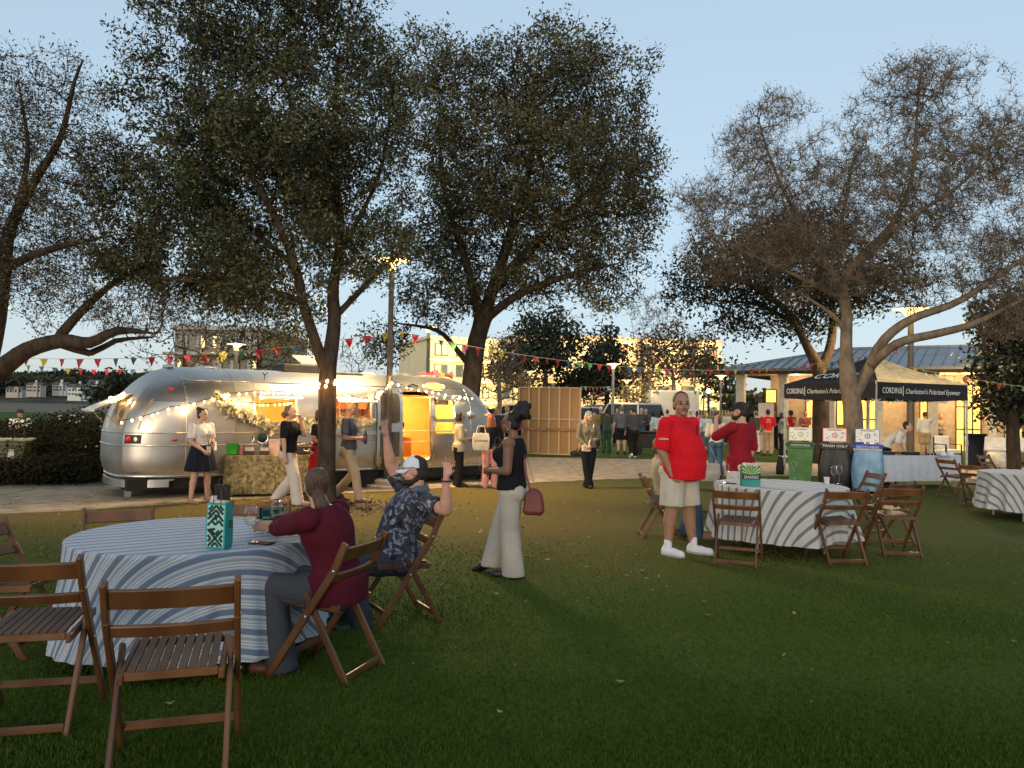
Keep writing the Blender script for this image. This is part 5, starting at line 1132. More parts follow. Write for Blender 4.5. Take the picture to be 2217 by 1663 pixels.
# roof print on the left and right faces
def roof_txt(a, b, nrm, mat):
    d = (b - a).normalized(); up = (C0 + Vector((0, 0, pk)) - ((a + b) / 2 + Vector((0, 0, vz1)))).normalized(); M_ = Matrix((d, up, d.cross(up))).transposed()
    o = text('CORDIN\u0394', 'lettering', .42, mat, tent, (0, 0, 0), (0, 0, 0), sx=1.0); o.rotation_euler = M_.to_euler(); o.location = (a + b) / 2 + Vector((0, 0, vz1)) + up * .26 - d * .78 + d.cross(up) * .03
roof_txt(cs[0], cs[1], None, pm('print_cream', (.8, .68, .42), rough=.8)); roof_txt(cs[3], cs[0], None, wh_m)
plight('canopy_lamp', tuple(C0 + Vector((.2, -.3, 2.3))), 6, (1, .75, .5), .1, tent)
mb = MB(); mb.lathe([(.10, 0), (.11, .2), (.07, .42), (.05, .5)], 12); o = mb.build('weight_bag', trimk, smooth=True, loc=tuple(TM + e2 * TW + Vector((-.16, -.1, 0)))); tag(o, 'black weight strapped to the left leg of the tent', 'weight bag')

# ------------------------------------------------------------ bins with signs
def binn(px, y, rz, body, lid, bagc, label, sign, seed):
    b = XY(px, y); root = empty('waste_bin', b, rz, label, 'bin', 'sorting bins in a row by the tent'); mb = MB()
    mb.loft([[Vector((sx * w_, sy * d, z)) for sx, sy in ((-1, -1), (1, -1), (1, 1), (-1, 1))] for w_, d, z in ((.21, .24, .05), (.27, .30, .92), (.285, .315, .925), (.285, .315, .97))]); mb.build('body', body, root, bevel=.02)
    mb = MB(); mb.loft([[Vector((sx * w_, sy * d, z)) for sx, sy in ((-1, -1), (1, -1), (1, 1), (-1, 1))] for w_, d, z in ((.31, .34, .972), (.31, .34, 1.01), (.27, .30, 1.05))]); mb.build('lid', lid, root, bevel=.012)
    for s in (-1, 1): mb = MB(); mb.lathe([(.03, -.02), (.1, -.02), (.1, .02), (.03, .02)], 14); t = mb.build('wheel', tyre, root); t.rotation_euler = (0, R(90), 0); t.location = (s * .2, .24, .1)
    rg = random.Random(seed)
    if bagc:
        mb = MB(); N = 40; rows = []
        for j in range(12):
            t = j / 11; z = .93 - .86 * t; rr = []
            for i in range(N):
                a = 2 * math.pi * i / N; c, s_ = math.cos(a), math.sin(a); k = 1 / max(abs(c), abs(s_)) ** .85; wv = .30 + .05 * math.sin(t * 3.1) + .014 * math.sin(a * 9 + seed + t * 3) * (.4 + t) + .008 * math.sin(a * 17 + t * 7)
                rr.append(Vector((c * k * wv * .93, s_ * k * wv * 1.02, z + (.03 * math.sin(a * 5) if j == 11 else 0))))
            rows.append(rr)
        mb.loft(rows, cap=False); mb.build('bag', bagc, root, smooth=True)
    # sign on two sticks
    for s in (-1, 1): mb = MB(); mb.bbox((s * .2 - .008, .0, 1.0), (s * .2 + .008, .012, 1.32)); mb.build('sign_stake', trimk, root)
    so = MB(); so.bbox((-.245, -.012, 1.08), (.245, -.002, 1.38)); so = so.build('sign', pm('sign_card', (.74, .74, .70), rough=.6, var=.03), root)
    mb = MB(); 
    for q in ((-.245, -.232, 1.08, 1.38), (.232, .245, 1.08, 1.38), (-.232, .232, 1.08, 1.092), (-.232, .232, 1.368, 1.38)): mb.bbox((q[0], -.016, q[2]), (q[1], -.0125, q[3]))
    mb.build('border', sign, so); mb = MB(); rings = []
    for rr_ in (.058, .040): rings.append([Vector((rr_ * math.cos(2 * math.pi * k / 24), -.015, 1.22 + rr_ * math.sin(2 * math.pi * k / 24))) for k in range(24)])
    mb.loft(rings, cap=False); mb.loft([[Vector((-.012, -.015, 1.20)), Vector((.012, -.015, 1.20))], [Vector((-.012, -.015, 1.24)), Vector((.012, -.015, 1.24))]], cap=False, closed=False); mb.build('emblem', sign, so)
    mb = MB()
    for k in range(10): x = rg.choice((-1, 1)) * rg.uniform(.10, .2); zz = rg.uniform(1.12, 1.30); mb.bbox((x - .014, -.015, zz - .008), (x + .014, -.0125, zz + .008))
    mb.bbox((-.14, -.015, 1.325), (.14, -.0125, 1.345)); mb.build('print', pm('print_%d' % seed, (.25, .2, .16), rough=.8), so)
    return root
gr = pm('bin_green', (.055, .16, .045), rough=.5); bk = pm('bin_black', (.018, .018, .018), rough=.5); bl = pm('bin_blue', (.02, .06, .42), rough=.4)
r1 = binn(1733, 17.2, R(-21), gr, pm('lid_green', (.02, .07, .03), rough=.5), None, 'green compost bin left of the black trash bin', pm('sign_green', (.45, .55, .12), rough=.7), 1)
r2 = binn(1807, 17.0, R(-22), bk, bk, pm('bag_black', (.012, .012, .014), rough=.5, bump=.5, bscale=7), 'black trash bin between the green and the blue bin', pm('sign_red', (.65, .08, .07), rough=.7), 2)
r3 = binn(1878, 16.8, R(-24), pm('bin_white', (.4, .45, .5), rough=.5), bl, pm('bag_clear_blue', (.20, .36, .50), rough=.45, bump=.5, bscale=7, col2=(.09, .20, .34), scale=4), 'blue-lidded recycling bin wrapped in a clear bag', pm('sign_blue', (.06, .22, .5), rough=.7), 3)
text('COMPOSTABLES', 'lettering', .055, wh_m, r1, (0, -.345, .975), (R(90), 0, 0), align='CENTER'); text('TRASH ONLY', 'lettering', .085, wh_m, r2, (0, -.345, .972), (R(90), 0, 0), align='CENTER'); text('RECYCLABLES', 'lettering', .07, wh_m, r3, (0, -.345, .975), (R(90), 0, 0), align='CENTER')

# ------------------------------------------------------------ tables and cloths
def stripe_mat(name, base, c1, c2, freq, ang=0.0, uvn='uv'):
    m = bpy.data.materials.new(name); m.use_nodes = True; nt = m.node_tree; b = nt.nodes["Principled BSDF"]; uv = _n(nt, "ShaderNodeUVMap"); uv.uv_map = uvn
    sx = _n(nt, "ShaderNodeSeparateXYZ"); rot = _n(nt, "ShaderNodeMapping"); rot.inputs[2].default_value = (0, 0, ang); nt.links.new(uv.outputs[0], rot.inputs[0]); nt.links.new(rot.outputs[0], sx.inputs[0])
    ml = _n(nt, "ShaderNodeMath", operation='MULTIPLY'); ml.inputs[1].default_value = freq; nt.links.new(sx.outputs[1], ml.inputs[0]); fr_ = _n(nt, "ShaderNodeMath", operation='FRACT'); nt.links.new(ml.outputs[0], fr_.inputs[0])
    rp = _n(nt, "ShaderNodeValToRGB"); rp.color_ramp.interpolation = 'CONSTANT'; e = rp.color_ramp.elements; e[0].position = 0; e[0].color = (*c1, 1); e[1].position = .30; e[1].color = (*base, 1)
    for p, c in ((.36, c2), (.40, base), (.50, c2), (.56, base), (.66, c2), (.70, base), (.78, c1), (.80, base), (.90, c2), (.93, base), (.965, c2)): q = e.new(p); q.color = (*c, 1)
    nt.links.new(fr_.outputs[0], rp.inputs[0]); nz = _n(nt, "ShaderNodeTexNoise"); nz.inputs["Scale"].default_value = 90; nt.links.new(uv.outputs[0], nz.inputs["Vector"])
    hv = _n(nt, "ShaderNodeHueSaturation"); mr = _n(nt, "ShaderNodeMapRange"); mr.inputs[3].default_value = .82; mr.inputs[4].default_value = 1.12; nt.links.new(nz.outputs[0], mr.inputs[0]); nt.links.new(mr.outputs[0], hv.inputs["Value"]); nt.links.new(rp.outputs[0], hv.inputs["Color"])
    nt.links.new(hv.outputs[0], b.inputs["Base Color"]); b.inputs["Roughness"].default_value = .9; b.inputs["Specular IOR Level"].default_value = .15
    b.inputs["Sheen Weight"].default_value = .15
    return m
def round_cloth(c, rad, hz, mat, rot, seed, nf=15, hem=.05, label='', amp=.085):
    "cloth over a round table; uv = the flat cloth's own plane, so that stripes run across and down"
    N = 220; rs = random.Random(seed); ph = [rs.uniform(0, 6.28) for _ in range(6)]; V = []; UV = []; rr = [0, .25, .5, .75, .92, .98, 1.0]; drop = hz - hem
    rings = [('t', q) for q in rr] + [('d', q) for q in (.01, .03, .07, .12, .18, .26, .35, .45, .56, .68, .8, .91, 1.0)]
    for kind, q in rings:
        for i in range(N):
            a = 2 * math.pi * i / N
            if kind == 't': r = rad * q; z = hz + .004 * math.sin(a * 3 + 2) * q * (1 - q); s = r
            else:
                f = math.sin(a * nf + ph[0] + 1.2 * math.sin(a * 3 + ph[1])) * .6 + .3 * math.sin(a * (nf * 1.7) + ph[2] + q) + .35 * math.sin(a * 5 + ph[3])
                am = amp * q ** 1.2; r = rad + .010 + .03 * q + .03 * q * q + am * f + .01 * q * math.sin(a * 41 + ph[4]); z = hz - .004 - drop * q * (1 - .015 * math.sin(a * 6 + ph[5])) ; s = rad + drop * q * 1.02
                if q < .02: z = hz - .006
            V.append((r * math.cos(a), r * math.sin(a), z)); UV.append((s * math.cos(a), s * math.sin(a)))
    Fq = []
    for j in range(len(rings) - 1):
        for i in range(N): a = j * N + i; b = j * N + (i + 1) % N; Fq.append((a, b, b + N, a + N))
    o = npmesh('tablecloth', V, Fq, mat, smooth=True, uv=UV); o.location = (c.x, c.y, c.z); o.rotation_euler = (0, 0, rot); return tag(o, label, 'tablecloth')
def round_table(c, rad, label, hz=.75):
    root = empty('round_table', c, 0, label, 'table'); mb = MB(); mb.lathe([(.02, hz - .03), (rad - .02, hz - .03), (rad - .01, hz - .02), (rad - .01, hz - .008), (.02, hz - .007)], 40); mb.build('tabletop', pm('table_ply', (.4, .3, .2)), root, smooth='auto')
    for k in range(4): a = R(45 + 90 * k); mb = MB(); mb.tube([(math.cos(a) * rad * .72, math.sin(a) * rad * .72, 0), (math.cos(a) * rad * .66, math.sin(a) * rad * .66, hz - .03)], .016, 6); mb.build('leg', alu2, root)
    return root
T1C = Vector((-2.03, 5.08, zg(5.08))); T1R = .76
blue_s = stripe_mat('cloth_blue_stripe', (.27, .33, .41), (.12, .165, .235), (.56, .54, .50), 9.0)
round_table(T1C, T1R, 'round table under the blue striped cloth in the left front')
CL1 = round_cloth(T1C, T1R, .765, blue_s, R(36), 3, nf=9, hem=.16, label='blue and white striped cloth on the round table in the left front', amp=.05)
T2C = Vector((3.27, 9.42, -.02)); T2R = .77
grey_s = stripe_mat('cloth_grey_stripe', (.56, .56, .55), (.17, .18, .19), (.36, .35, .33), 8.0)
round_table(T2C, T2R, 'round table under the grey striped cloth beside the red polo man')
round_cloth(T2C, T2R, .765, grey_s, R(35), 5, nf=10, hem=.17, label='white and grey striped cloth on the middle round table', amp=.085)
T3C = Vector((8.80, 13.1, -.1)); round_table(T3C, .78, 'round table cut by the right edge of the frame')
round_cloth(T3C, .78, .765, grey_s, R(80), 8, nf=13, hem=.17, label='white and grey striped cloth on the table at the right edge', amp=.07)
# long white-clothed table under the tent
def long_cloth(p0, p1, dep, hz, mat, label, hem=.12, folds=26, amp=.018, z0=-.1, name='tablecloth', base=None):
    L = (p1 - p0).length; rz = math.atan2(p1.y - p0.y, p1.x - p0.x); root = empty('folding_table', Vector((p0.x, p0.y, z0)), rz, base, 'table'); mb = MB(); mb.bbox((.02, .02, hz - .04), (L - .02, dep - .02, hz - .008)); mb.build('tabletop', pm('table_ply', (.4, .3, .2)), root)
    for x in (.12, L - .12):
        for y in (.1, dep - .1): mb = MB(); mb.tube([(x, y, 0), (x, y, hz - .04)], .014, 6); mb.build('leg', alu2, root)
    mb = MB(); per = [(0, 0), (L, 0), (L, dep), (0, dep)]; pts = []
    for k in range(4):
        a, b = Vector(per[k]), Vector(per[(k + 1) % 4]); n = int((b - a).length / .03); nr = Vector(((b - a).y, -(b - a).x)).normalized()
        for i in range(n): pts.append((a.lerp(b, i / n), nr, k * 3 + (b - a).length * i / n))
    rows = []
    for q in (0, .02, .15, .4, .7, 1):
        rows.append([Vector((p.x + nr.x * (.012 + amp * q * (1 + math.sin(u * folds) + .5 * math.sin(u * folds * 2.3))), p.y + nr.y * (.012 + amp * q * (1 + math.sin(u * folds) + .5 * math.sin(u * folds * 2.3))), hz - (hz - hem) * q)) for p, nr, u in pts])
    mb.loft(rows, cap=False); mb.add([Vector((p.x + nr.x * .012, p.y + nr.y * .012, hz + .0005)) for p, nr, u in pts], [tuple(range(len(pts)))])
    o = mb.build(name, mat, smooth='auto', loc=(p0.x, p0.y, z0)); o.rotation_euler = (0, 0, rz); tag(o, label, 'tablecloth'); return root, rz, L
white_c = pm('cloth_white', (.50, .53, .58), rough=.9, var=.05)
RT0 = XY(1905, 17.6); RT1 = XY(2080, 18.3); RT0.x += .02
long_cloth(RT0, RT1, .75, .76, white_c, 'plain white cloth on the long table under the tent', hem=.17, base='long folding table under the tent behind the bins')
mt0 = XY(490, 13.95); mt1 = XY(705, 14.55); floral = pm('cloth_floral', (.46, .36, .17), rough=.9, col2=(.10, .085, .035), scale=17, detail=6)
mrt, mrz, mL = long_cloth(mt0, mt1, .6, .76, floral, 'olive and cream floral cloth on the table by the trailer', hem=.06, folds=40, base='folding table set up alongside the trailer')

# ------------------------------------------------------------ wooden folding chairs
wood = pm('chair_walnut', (.165, .070, .024), rough=.42, col2=(.075, .030, .011), scale=5, stretch=(1, 1, .25), bump=.1, bscale=40, objvar=.18, spec=.45)
wood_s = pm('chair_seat_wood', (.12, .065, .038), rough=.55, col2=(.06, .032, .019), scale=6, stretch=(1, .2, 1), objvar=.15, spec=.2)
def make_chair():
    root = empty('folding_chair'); W_ = .235
    for s in (-1, 1):
        mb = MB(); a = Vector((s * W_, .27, 0)); b = Vector((s * W_, -.17, .66)); c = Vector((s * W_, -.235, .815)); mb.bar(a, b, .024, .045, Vector((1, 0, 0)).cross(b - a)); mb.bar(b - (b - a).normalized() * .01, c, .024, .045, Vector((1, 0, 0)).cross(c - b)); mb.build('back_post', wood, root, bevel=.005)
        mb = MB(); a = Vector((s * (W_ - .028), -.25, 0)); b = Vector((s * (W_ - .028), .02, .475)); mb.bar(a, b + (b - a).normalized() * .04, .022, .04, Vector((1, 0, 0)).cross(b - a)); mb.build('leg', wood, root, bevel=.005)
        mb = MB(); mb.bar((s * (W_ - .054), -.17, .425), (s * (W_ - .054), .25, .445), .022, .04); mb.build('seat_rail', wood, root, bevel=.004)
    for s in (-1, 1):
        for yy, zz in ((.012, .383), (-.165, .655)): mb = MB(); mb.ell((s * (W_ + .0125), yy, zz), (.004, .008, .008), nu=8, nv=6); mb.build('bolt', alu2, root)
    def cr(name, y, z, h, tilt, w_=W_ - .012, cv=.025, th=.018):
        mb = MB(); rows = []
        for i in range(9):
            t = i / 8; x = -w_ + 2 * w_ * t; yy = y - cv * 4 * t * (1 - t); u = Vector((0, -math.sin(tilt), math.cos(tilt))); n_ = Vector((0, math.cos(tilt), math.sin(tilt))); c = Vector((x, yy, z))
            rows.append([c + u * h / 2 + n_ * th / 2, c + u * h / 2 - n_ * th / 2, c - u * h / 2 - n_ * th / 2, c - u * h / 2 + n_ * th / 2])
        mb.loft(rows); mb.build(name, wood, root, bevel=.003)
    cr('top_rail', -.205, .745, .085, .4); cr('back_rail', -.145, .61, .055, .5)
    n = 9
    for k in range(n):
        x = -(W_ - .085) + 2 * (W_ - .085) * k / (n - 1); mb = MB(); mb.box((0, 0, 0), (.0295, .38, .013)); o = mb.build('seat_slat', wood_s, root) if k == 0 else instance_mesh(o0, 'seat_slat', root, (0, 0, 0)); o.location = (x * .97, .035, .462); o.rotation_euler = (R(2.7), 0, 0)
        if k == 0: o0 = o
    for y, z in ((-.155, .436), (.225, .452)): mb = MB(); mb.bar((-(W_ - .066), y, z), (W_ - .066, y, z), .02, .032); mb.build('cross_rail', wood, root, bevel=.003)
    mb = MB(); mb.bar((-(W_ - .04), -.232, .05), (W_ - .04, -.232, .05), .018, .035); mb.build('stretcher', wood, root, bevel=.003)
    mb = MB(); mb.bar((-(W_ - .013), .20, .115), (W_ - .013, .20, .115), .018, .035); mb.build('stretcher', wood, root, bevel=.003)
    return root
chair0 = make_chair(); CH = []
def chair(x, y, face, label, group='wooden folding chairs around the cloth-covered tables', z=None):
    "face: compass of the way a sitter looks, 0 = away from the camera, 90 = to the right"
    c = chair0 if not CH else copy_tree(chair0); c.location = (x, y, zg(y) if z is None else z); c.rotation_euler = (0, 0, -R(face)); CH.append(c); return tag(c, label, 'chair', group)
def chp(px, py_foot, face, label): 
    p = Gg(px, py_foot); return chair(p.x, p.y, face, label)
# ------------------------------------------------------------ people
TMP = bpy.data.scenes.new('scratch')
def remesh(mb, name, voxel, mat, parent, it=2, amp=0.0, fr=9.0, sm=.5, stretch=(1, 1, 1)):
    "one continuous skin over overlapping closed pieces"
    me = bpy.data.meshes.new(name); me.from_pydata(mb.v, [], mb.f); o = bpy.data.objects.new('t', me); TMP.collection.objects.link(o)
    r = o.modifiers.new('r', 'REMESH'); r.mode = 'VOXEL'; r.voxel_size = voxel
    if it: s = o.modifiers.new('s', 'SMOOTH'); s.factor = sm; s.iterations = it + (2 if voxel < .011 else 0)
    dm = o.modifiers.new('d', 'DECIMATE'); dm.ratio = .42 if voxel > .011 else .5
    with bpy.context.temp_override(scene=TMP, view_layer=TMP.view_layers[0]):
        dg = bpy.context.evaluated_depsgraph_get(); m2 = bpy.data.meshes.new_from_object(o.evaluated_get(dg))
    bpy.data.objects.remove(o); bpy.data.meshes.remove(me)
    if amp:
        n = len(m2.vertices); co = np.empty(n * 3, dtype=np.float32); m2.vertices.foreach_get('co', co); nr = np.empty(n * 3, dtype=np.float32); m2.vertices.foreach_get('normal', nr); co = co.reshape(-1, 3); nr = nr.reshape(-1, 3)
        d = np.array([noise.noise(Vector((a * fr * stretch[0], b * fr * stretch[1], c * fr * stretch[2]))) for a, b, c in co], dtype=np.float32)
        co += nr * (d * amp)[:, None]; m2.vertices.foreach_set('co', co.ravel())
    m2.name = name; m2.materials.clear(); m2.materials.append(mat); m2.shade_smooth(); m2.update()
    o = bpy.data.objects.new(name, m2); COL.objects.link(o); o.parent = parent; return o
skinm = {k: pm('skin_' + k, c, rough=.55, var=.08, scale=14, spec=.35) for k, c in dict(light=(.52, .30, .21), pink=(.56, .29, .21), tan=(.34, .18, .11), brown=(.19, .095, .06)).items()}
hairm = {k: pm('hair_' + k, c, rough=.55, var=.3, scale=30, bump=.5, bscale=60, stretch=(3, 3, .4)) for k, c in dict(black=(.010, .008, .007), dark=(.030, .018, .012), brown=(.09, .05, .03), red=(.32, .09, .02), blond=(.45, .28, .12), dirty=(.20, .12, .065), grey=(.16, .14, .13)).items()}
def cloth(name, c, amp=.25, rough=.85, sc=7, col2=None): return pm('cloth_' + name, c, rough=rough, var=.07, bump=amp, bscale=sc, spec=.15, col2=col2, scale=5)
def ik(a, b, l1, l2, hint):
    d = b - a; L = min(d.length, (l1 + l2) * .999); u = d.normalized(); x = (l1 * l1 - l2 * l2 + L * L) / (2 * L); h = math.sqrt(max(0, l1 * l1 - x * x)); n = hint - u * hint.dot(u)
    n = n.normalized() if n.length > 1e-5 else Vector((0, 0, -1)); return a + u * x + n * h, a + u * L
def bloft(mb, rings, right, n=16, pw=2.2):
    "rings: (centre, rx, ry[, twist]) along a spine"
    out = []
    for i, (c, rx, ry) in enumerate(rings):
        t = (rings[min(i + 1, len(rings) - 1)][0] - rings[max(i - 1, 0)][0]).normalized(); x = (right - t * right.dot(t)).normalized(); y = t.cross(x); rg = []
        for k in range(n):
            a = 2 * math.pi * k / n; ca, sa = math.cos(a), math.sin(a); rg.append(c + x * rx * math.copysign(abs(ca) ** (2 / pw), ca) + y * ry * math.copysign(abs(sa) ** (2 / pw), sa))
        out.append(rg)
    mb.loft(out)
def hand(mb, w_, d, nr, s, H, curl=.5, spread=.25):
    "palm and five fingers; d = pointing direction, nr = palm normal, s = +1 right / -1 left"
    d = d.normalized(); nr = (nr - d * nr.dot(d)).normalized(); side = d.cross(nr) * s; k = H
    pc = w_ + d * .030 * k; M_ = Matrix((side, d, nr)).transposed()
    mb.ell(pc, (.021 * k, .030 * k, .010 * k), M_, 10, 8); mb.rcone(w_ - d * .01 * k, w_ + d * .02 * k, .0145 * k, .016 * k, 8)
    for i, (off, ln, a) in enumerate(((-.0175, .042, -1), (-.006, .047, -.3), (.006, .044, .35), (.0165, .034, 1))):
        f = (d * math.cos(spread * a * .6) - side * math.sin(spread * a * .6) * -1).normalized(); b0 = w_ + d * .045 * k + side * off * k * 1.0
        f1 = (f * math.cos(curl * .6) + nr * math.sin(curl * .6)); p1 = b0 + f1 * ln * .5 * k; f2 = f * math.cos(curl * 1.5) + nr * math.sin(curl * 1.5); p2 = p1 + f2 * ln * .5 * k
        mb.rcone(b0 - d * .012 * k, p1, .0056 * k, .0052 * k, 7); mb.rcone(p1, p2, .0052 * k, .0044 * k, 7)
    b0 = w_ + d * .014 * k - side * .014 * k; f = (d * .62 - side * .75 + nr * (.2 + .4 * curl)).normalized(); p1 = b0 + f * .022 * k; mb.rcone(b0, p1, .0075 * k, .0062 * k, 7); f2 = (f + d * .5).normalized(); mb.rcone(p1, p1 + f2 * .020 * k, .006 * k, .005 * k, 7)
ARMS = dict(down=((.150, -.012, .635), (.158, .025, .475)), hold=((.148, -.015, .64), (.06, .125, .635)), holdlow=((.155, 0, .635), (.07, .115, .555)), mouth=((.125, .08, .68), (.035, .105, .835)),
            cross=((.15, .02, .64), (-.03, .095, .655)), phone=((.13, .10, .74), (.045, .19, .845)), pocket=((.165, -.03, .645), (.128, .035, .505)), back=((.14, -.06, .64), (.05, -.085, .55)),
            reach=((.135, .10, .70), (.12, .24, .64)), chest=((.15, .01, .645), (.05, .08, .73)), swingf=((.145, .03, .64), (.14, .13, .51)), swingb=((.15, -.06, .64), (.155, -.06, .48)), table=((.16, .10, .665), (.05, .22, .655)))
def person(label, px=None, foot=None, H=1.7, face=180, at=None, skin='light', hair='dark', style='short', top=None, bottom=None, arms=('down', 'down'), legs='stand', fat=1.0, belly=0.0, sleeve=.5, topz=.50,
           legw=.05, leglen=1.0, shoe=None, vox=.014, head=(0, 0), cap=None, extras=None, lean=0, sit=None, group=None, female=False, skirt=None, world=None, hands=None, beard=None, glasses=None, neckc=None, brim='cap', hs=1.0, twist=0, armhint=None, shirt2=None, collar=None):
    p = at if at is not None else Gg(px, foot); root = empty('person', p, -R(face), label, 'person', group); rz = -R(face)
    Wi = Matrix.Rotation(-rz, 3, 'Z'); V_ = lambda x, y, z: Vector((x, y, z)) * H; hi = vox < .012
    pel = .53 if sit is None else sit / H + .045; dz = pel - .53
    sp = {k: Vector(v) * H + Vector((0, 0, dz * H)) for k, v in dict(P=(0, 0, .525), W=(0, .004, .615), C=(0, .006, .72), S=(0, -.004, .805), N=(0, -.004, .845), Hd=(0, .014, .925)).items()}
    pv = Vector((0, 0, (.53 + dz) * H)); Rl = Matrix.Rotation(-R(lean), 3, 'X')
    if lean > 0 or lean < 0:
        for k in ('W', 'C', 'S', 'N', 'Hd'):
            f = dict(W=.4, C=.85, S=1, N=1, Hd=1)[k]; sp[k] = pv + Matrix.Rotation(-R(lean * f), 3, 'X') @ (sp[k] - pv)
    Rt = Matrix.Rotation(R(twist), 3, 'Z')
    if lean: hd0 = sp['Hd'] - sp['N']; sp['Hd'] = sp['N'] + Matrix.Rotation(R(lean * .5), 3, 'X') @ hd0
    right = Vector((1, 0, 0)); rs_ = Rt @ right; sx = .112 if female else .122
    fx = fat; out = {}
    sh = {s: sp['S'] + rs_ * sx * s * H * (1 + .25 * (fat - 1)) for s in (1, -1)}
    el = {}; wr = {}
    for s, a in ((1, arms[0]), (-1, arms[1])):
        if world and s in world:
            tgt = Wi @ (Vector(world[s]) - p); e, w_ = ik(sh[s], tgt, .165 * H, .150 * H, Wi @ Vector(armhint[s]) if armhint and s in armhint else Vector((s * .6, -.4, -1)))
        else:
            q = ARMS[a]; off = Vector((0, 0, dz * H)); W0 = Vector((q[1][0] * s, q[1][1], q[1][2])) * H + off; 
            if lean and a not in ('table',): W0 = pv + Rl @ (W0 - pv)
            if a in ('hold', 'holdlow', 'cross', 'chest', 'mouth') and belly: W0.y += belly * .8
            E0 = Vector((q[0][0] * s, q[0][1], q[0][2])) * H + off
            if lean: E0 = pv + Rl @ (E0 - pv)
            e, w_ = ik(sh[s], Rt @ W0, .165 * H, .150 * H, (E0 - sh[s]))
        el[s] = e; wr[s] = w_
    kn = {}; an = {}; toe = {}; hip = {s: Vector((s * .050 * H * (1 + .2 * (fat - 1)), 0, (.505 + dz) * H)) for s in (1, -1)}
    for s in (1, -1):
        if sit is not None: K = (s * .075, .245, pel - .012); A = (s * .078, .235 + (.03 if s > 0 else -.05), .045)
        elif legs == 'stand': K = (s * .058, .008, .285); A = (s * .064, -.012, .045)
        elif legs == 'walk': K, A = ((.05, .085, .292), (.045, .125, .047)) if s > 0 else ((-.05, .035, .275), (-.05, -.14, .085))
        elif legs == 'walk2': K, A = ((-.05, .085, .292), (-.045, .125, .047)) if s < 0 else ((.05, .035, .275), (.05, -.14, .085))
        elif legs == 'wide': K = (s * .085, .012, .285); A = (s * .105, -.01, .045)
        elif legs == 'cross': K = (s * .03, .02, .285); A = (-s * .012, .0 + .03 * s, .045)
        else: K, A = legs[s]
        kn[s] = Vector(K) * H; an[s] = Vector(A) * H; tv = Vector((s * .018, .098, -.018 if an[s].z < .06 * H else -.06)); toe[s] = an[s] + tv * H
    # --- the body: one continuous skin
    mb = MB(); fw = 1 + .55 * (fat - 1)
    def torso(g, z0=None, z1=1.0, bel=belly, hipk=1.0):
        R_ = [(sp['P'] + V_(0, 0, -.035), .080 * hipk, .060), (sp['P'], (.100 if female else .094) * hipk, .070), (sp['P'].lerp(sp['W'], .5), .092 if female else .088, .064), (sp['W'], .074 if female else .082, .058), (sp['W'].lerp(sp['C'], .5), .084, .062), (sp['C'], .096, .070), (sp['C'].lerp(sp['S'], .55), .102, .064), (sp['S'], .096, .050), (sp['S'].lerp(sp['N'], .75), .050, .040)]
        rr = []
        for i, (c, a, b) in enumerate(R_):
            t = i / 8
            if z0 is not None and t < z0: continue
            bl = bel * math.exp(-((t - .36) / (.20 if t > .36 else .34)) ** 2); rr.append((c + Vector((0, bl * .55, 0)), a * H * fw + g + bl * .10, b * H * fw + g + bl * .48))
        return rr
    bloft(mb, torso(0), rs_)
    if female and not (shirt2 == 'flat'):
        for s in (1, -1): mb.ell(sp['C'] + Rt @ Vector((s * .040 * H * fw, .052 * H * fw, .012 * H)), .040 * H * fw)
    for s in (1, -1):
        mb.ell(hip[s] + V_(0, -.018, 0), (.058 * H * fw, .062 * H * fw, .065 * H)); mb.rcone(hip[s], kn[s], .054 * H * fw, .035 * H * fw, 12); mb.rcone(kn[s], kn[s].lerp(an[s], .35) + V_(0, -.008, 0), .034 * H * fw, .034 * H * fw, 10); mb.rcone(kn[s].lerp(an[s], .3) + V_(0, -.006, 0), an[s], .033 * H * fw, .021 * H, 10)
        mb.rcone(an[s] + V_(0, -.012, -.024 if an[s].z < .06 * H else -.01), toe[s] + V_(0, 0, -.006), .020 * H, .017 * H, 8)
        mb.ell(sh[s], .036 * H * fw); mb.rcone(sh[s], el[s], .031 * H * fw, .0245 * H * fw, 10); mb.rcone(el[s], el[s].lerp(wr[s], .3), .0245 * H * fw, .024 * H * fw, 10); mb.rcone(el[s].lerp(wr[s], .3), wr[s], .0235 * H * fw, .0155 * H, 10)
        d = (wr[s] - el[s]).normalized(); nr = Vector((-s, 0, 0)); cu = .7; spd = .2
        if hands and s in hands: nr, cu, spd = Wi @ Vector(hands[s][0]), hands[s][1], hands[s][2]; d = (d + (Wi @ Vector(hands[s][3]) if len(hands[s]) > 3 else Vector())).normalized()
        elif sit is not None and not (world and s in world): nr = Vector((0, 0, -1))
        if vox < .018: hand(mb, wr[s], d, nr, s, H * 1.02, cu, spd)
        else: mb.ell(wr[s] + d * .04 * H, (.018 * H, .018 * H, .035 * H), frame_m3(d))
    Hh = H * hs; Hc = sp['Hd'] + V_(0, 0, .03 * (hs - 1)); Hr = Matrix.Rotation(-R(head[0]), 3, 'Z') @ Matrix.Rotation(R(head[1]), 3, 'X'); h = H
    mb.rcone(sp['N'] + V_(0, -.002, -.03), Hc + Hr @ V_(0, -.015, -.03), .034 * Hh * (.85 if female else 1) * fw, .031 * Hh * (.85 if female else 1), 12)
    HP = lambda x, y, z: Hc + Hr @ (Vector((x, y, z)) * Hh)
    mb.ell(HP(0, -.006, .014), (.043 * Hh, .054 * Hh, .056 * Hh), Hr, 16, 12); mb.ell(HP(0, .014, -.022), (.035 * Hh, .038 * Hh, .044 * Hh), Hr, 14, 10)
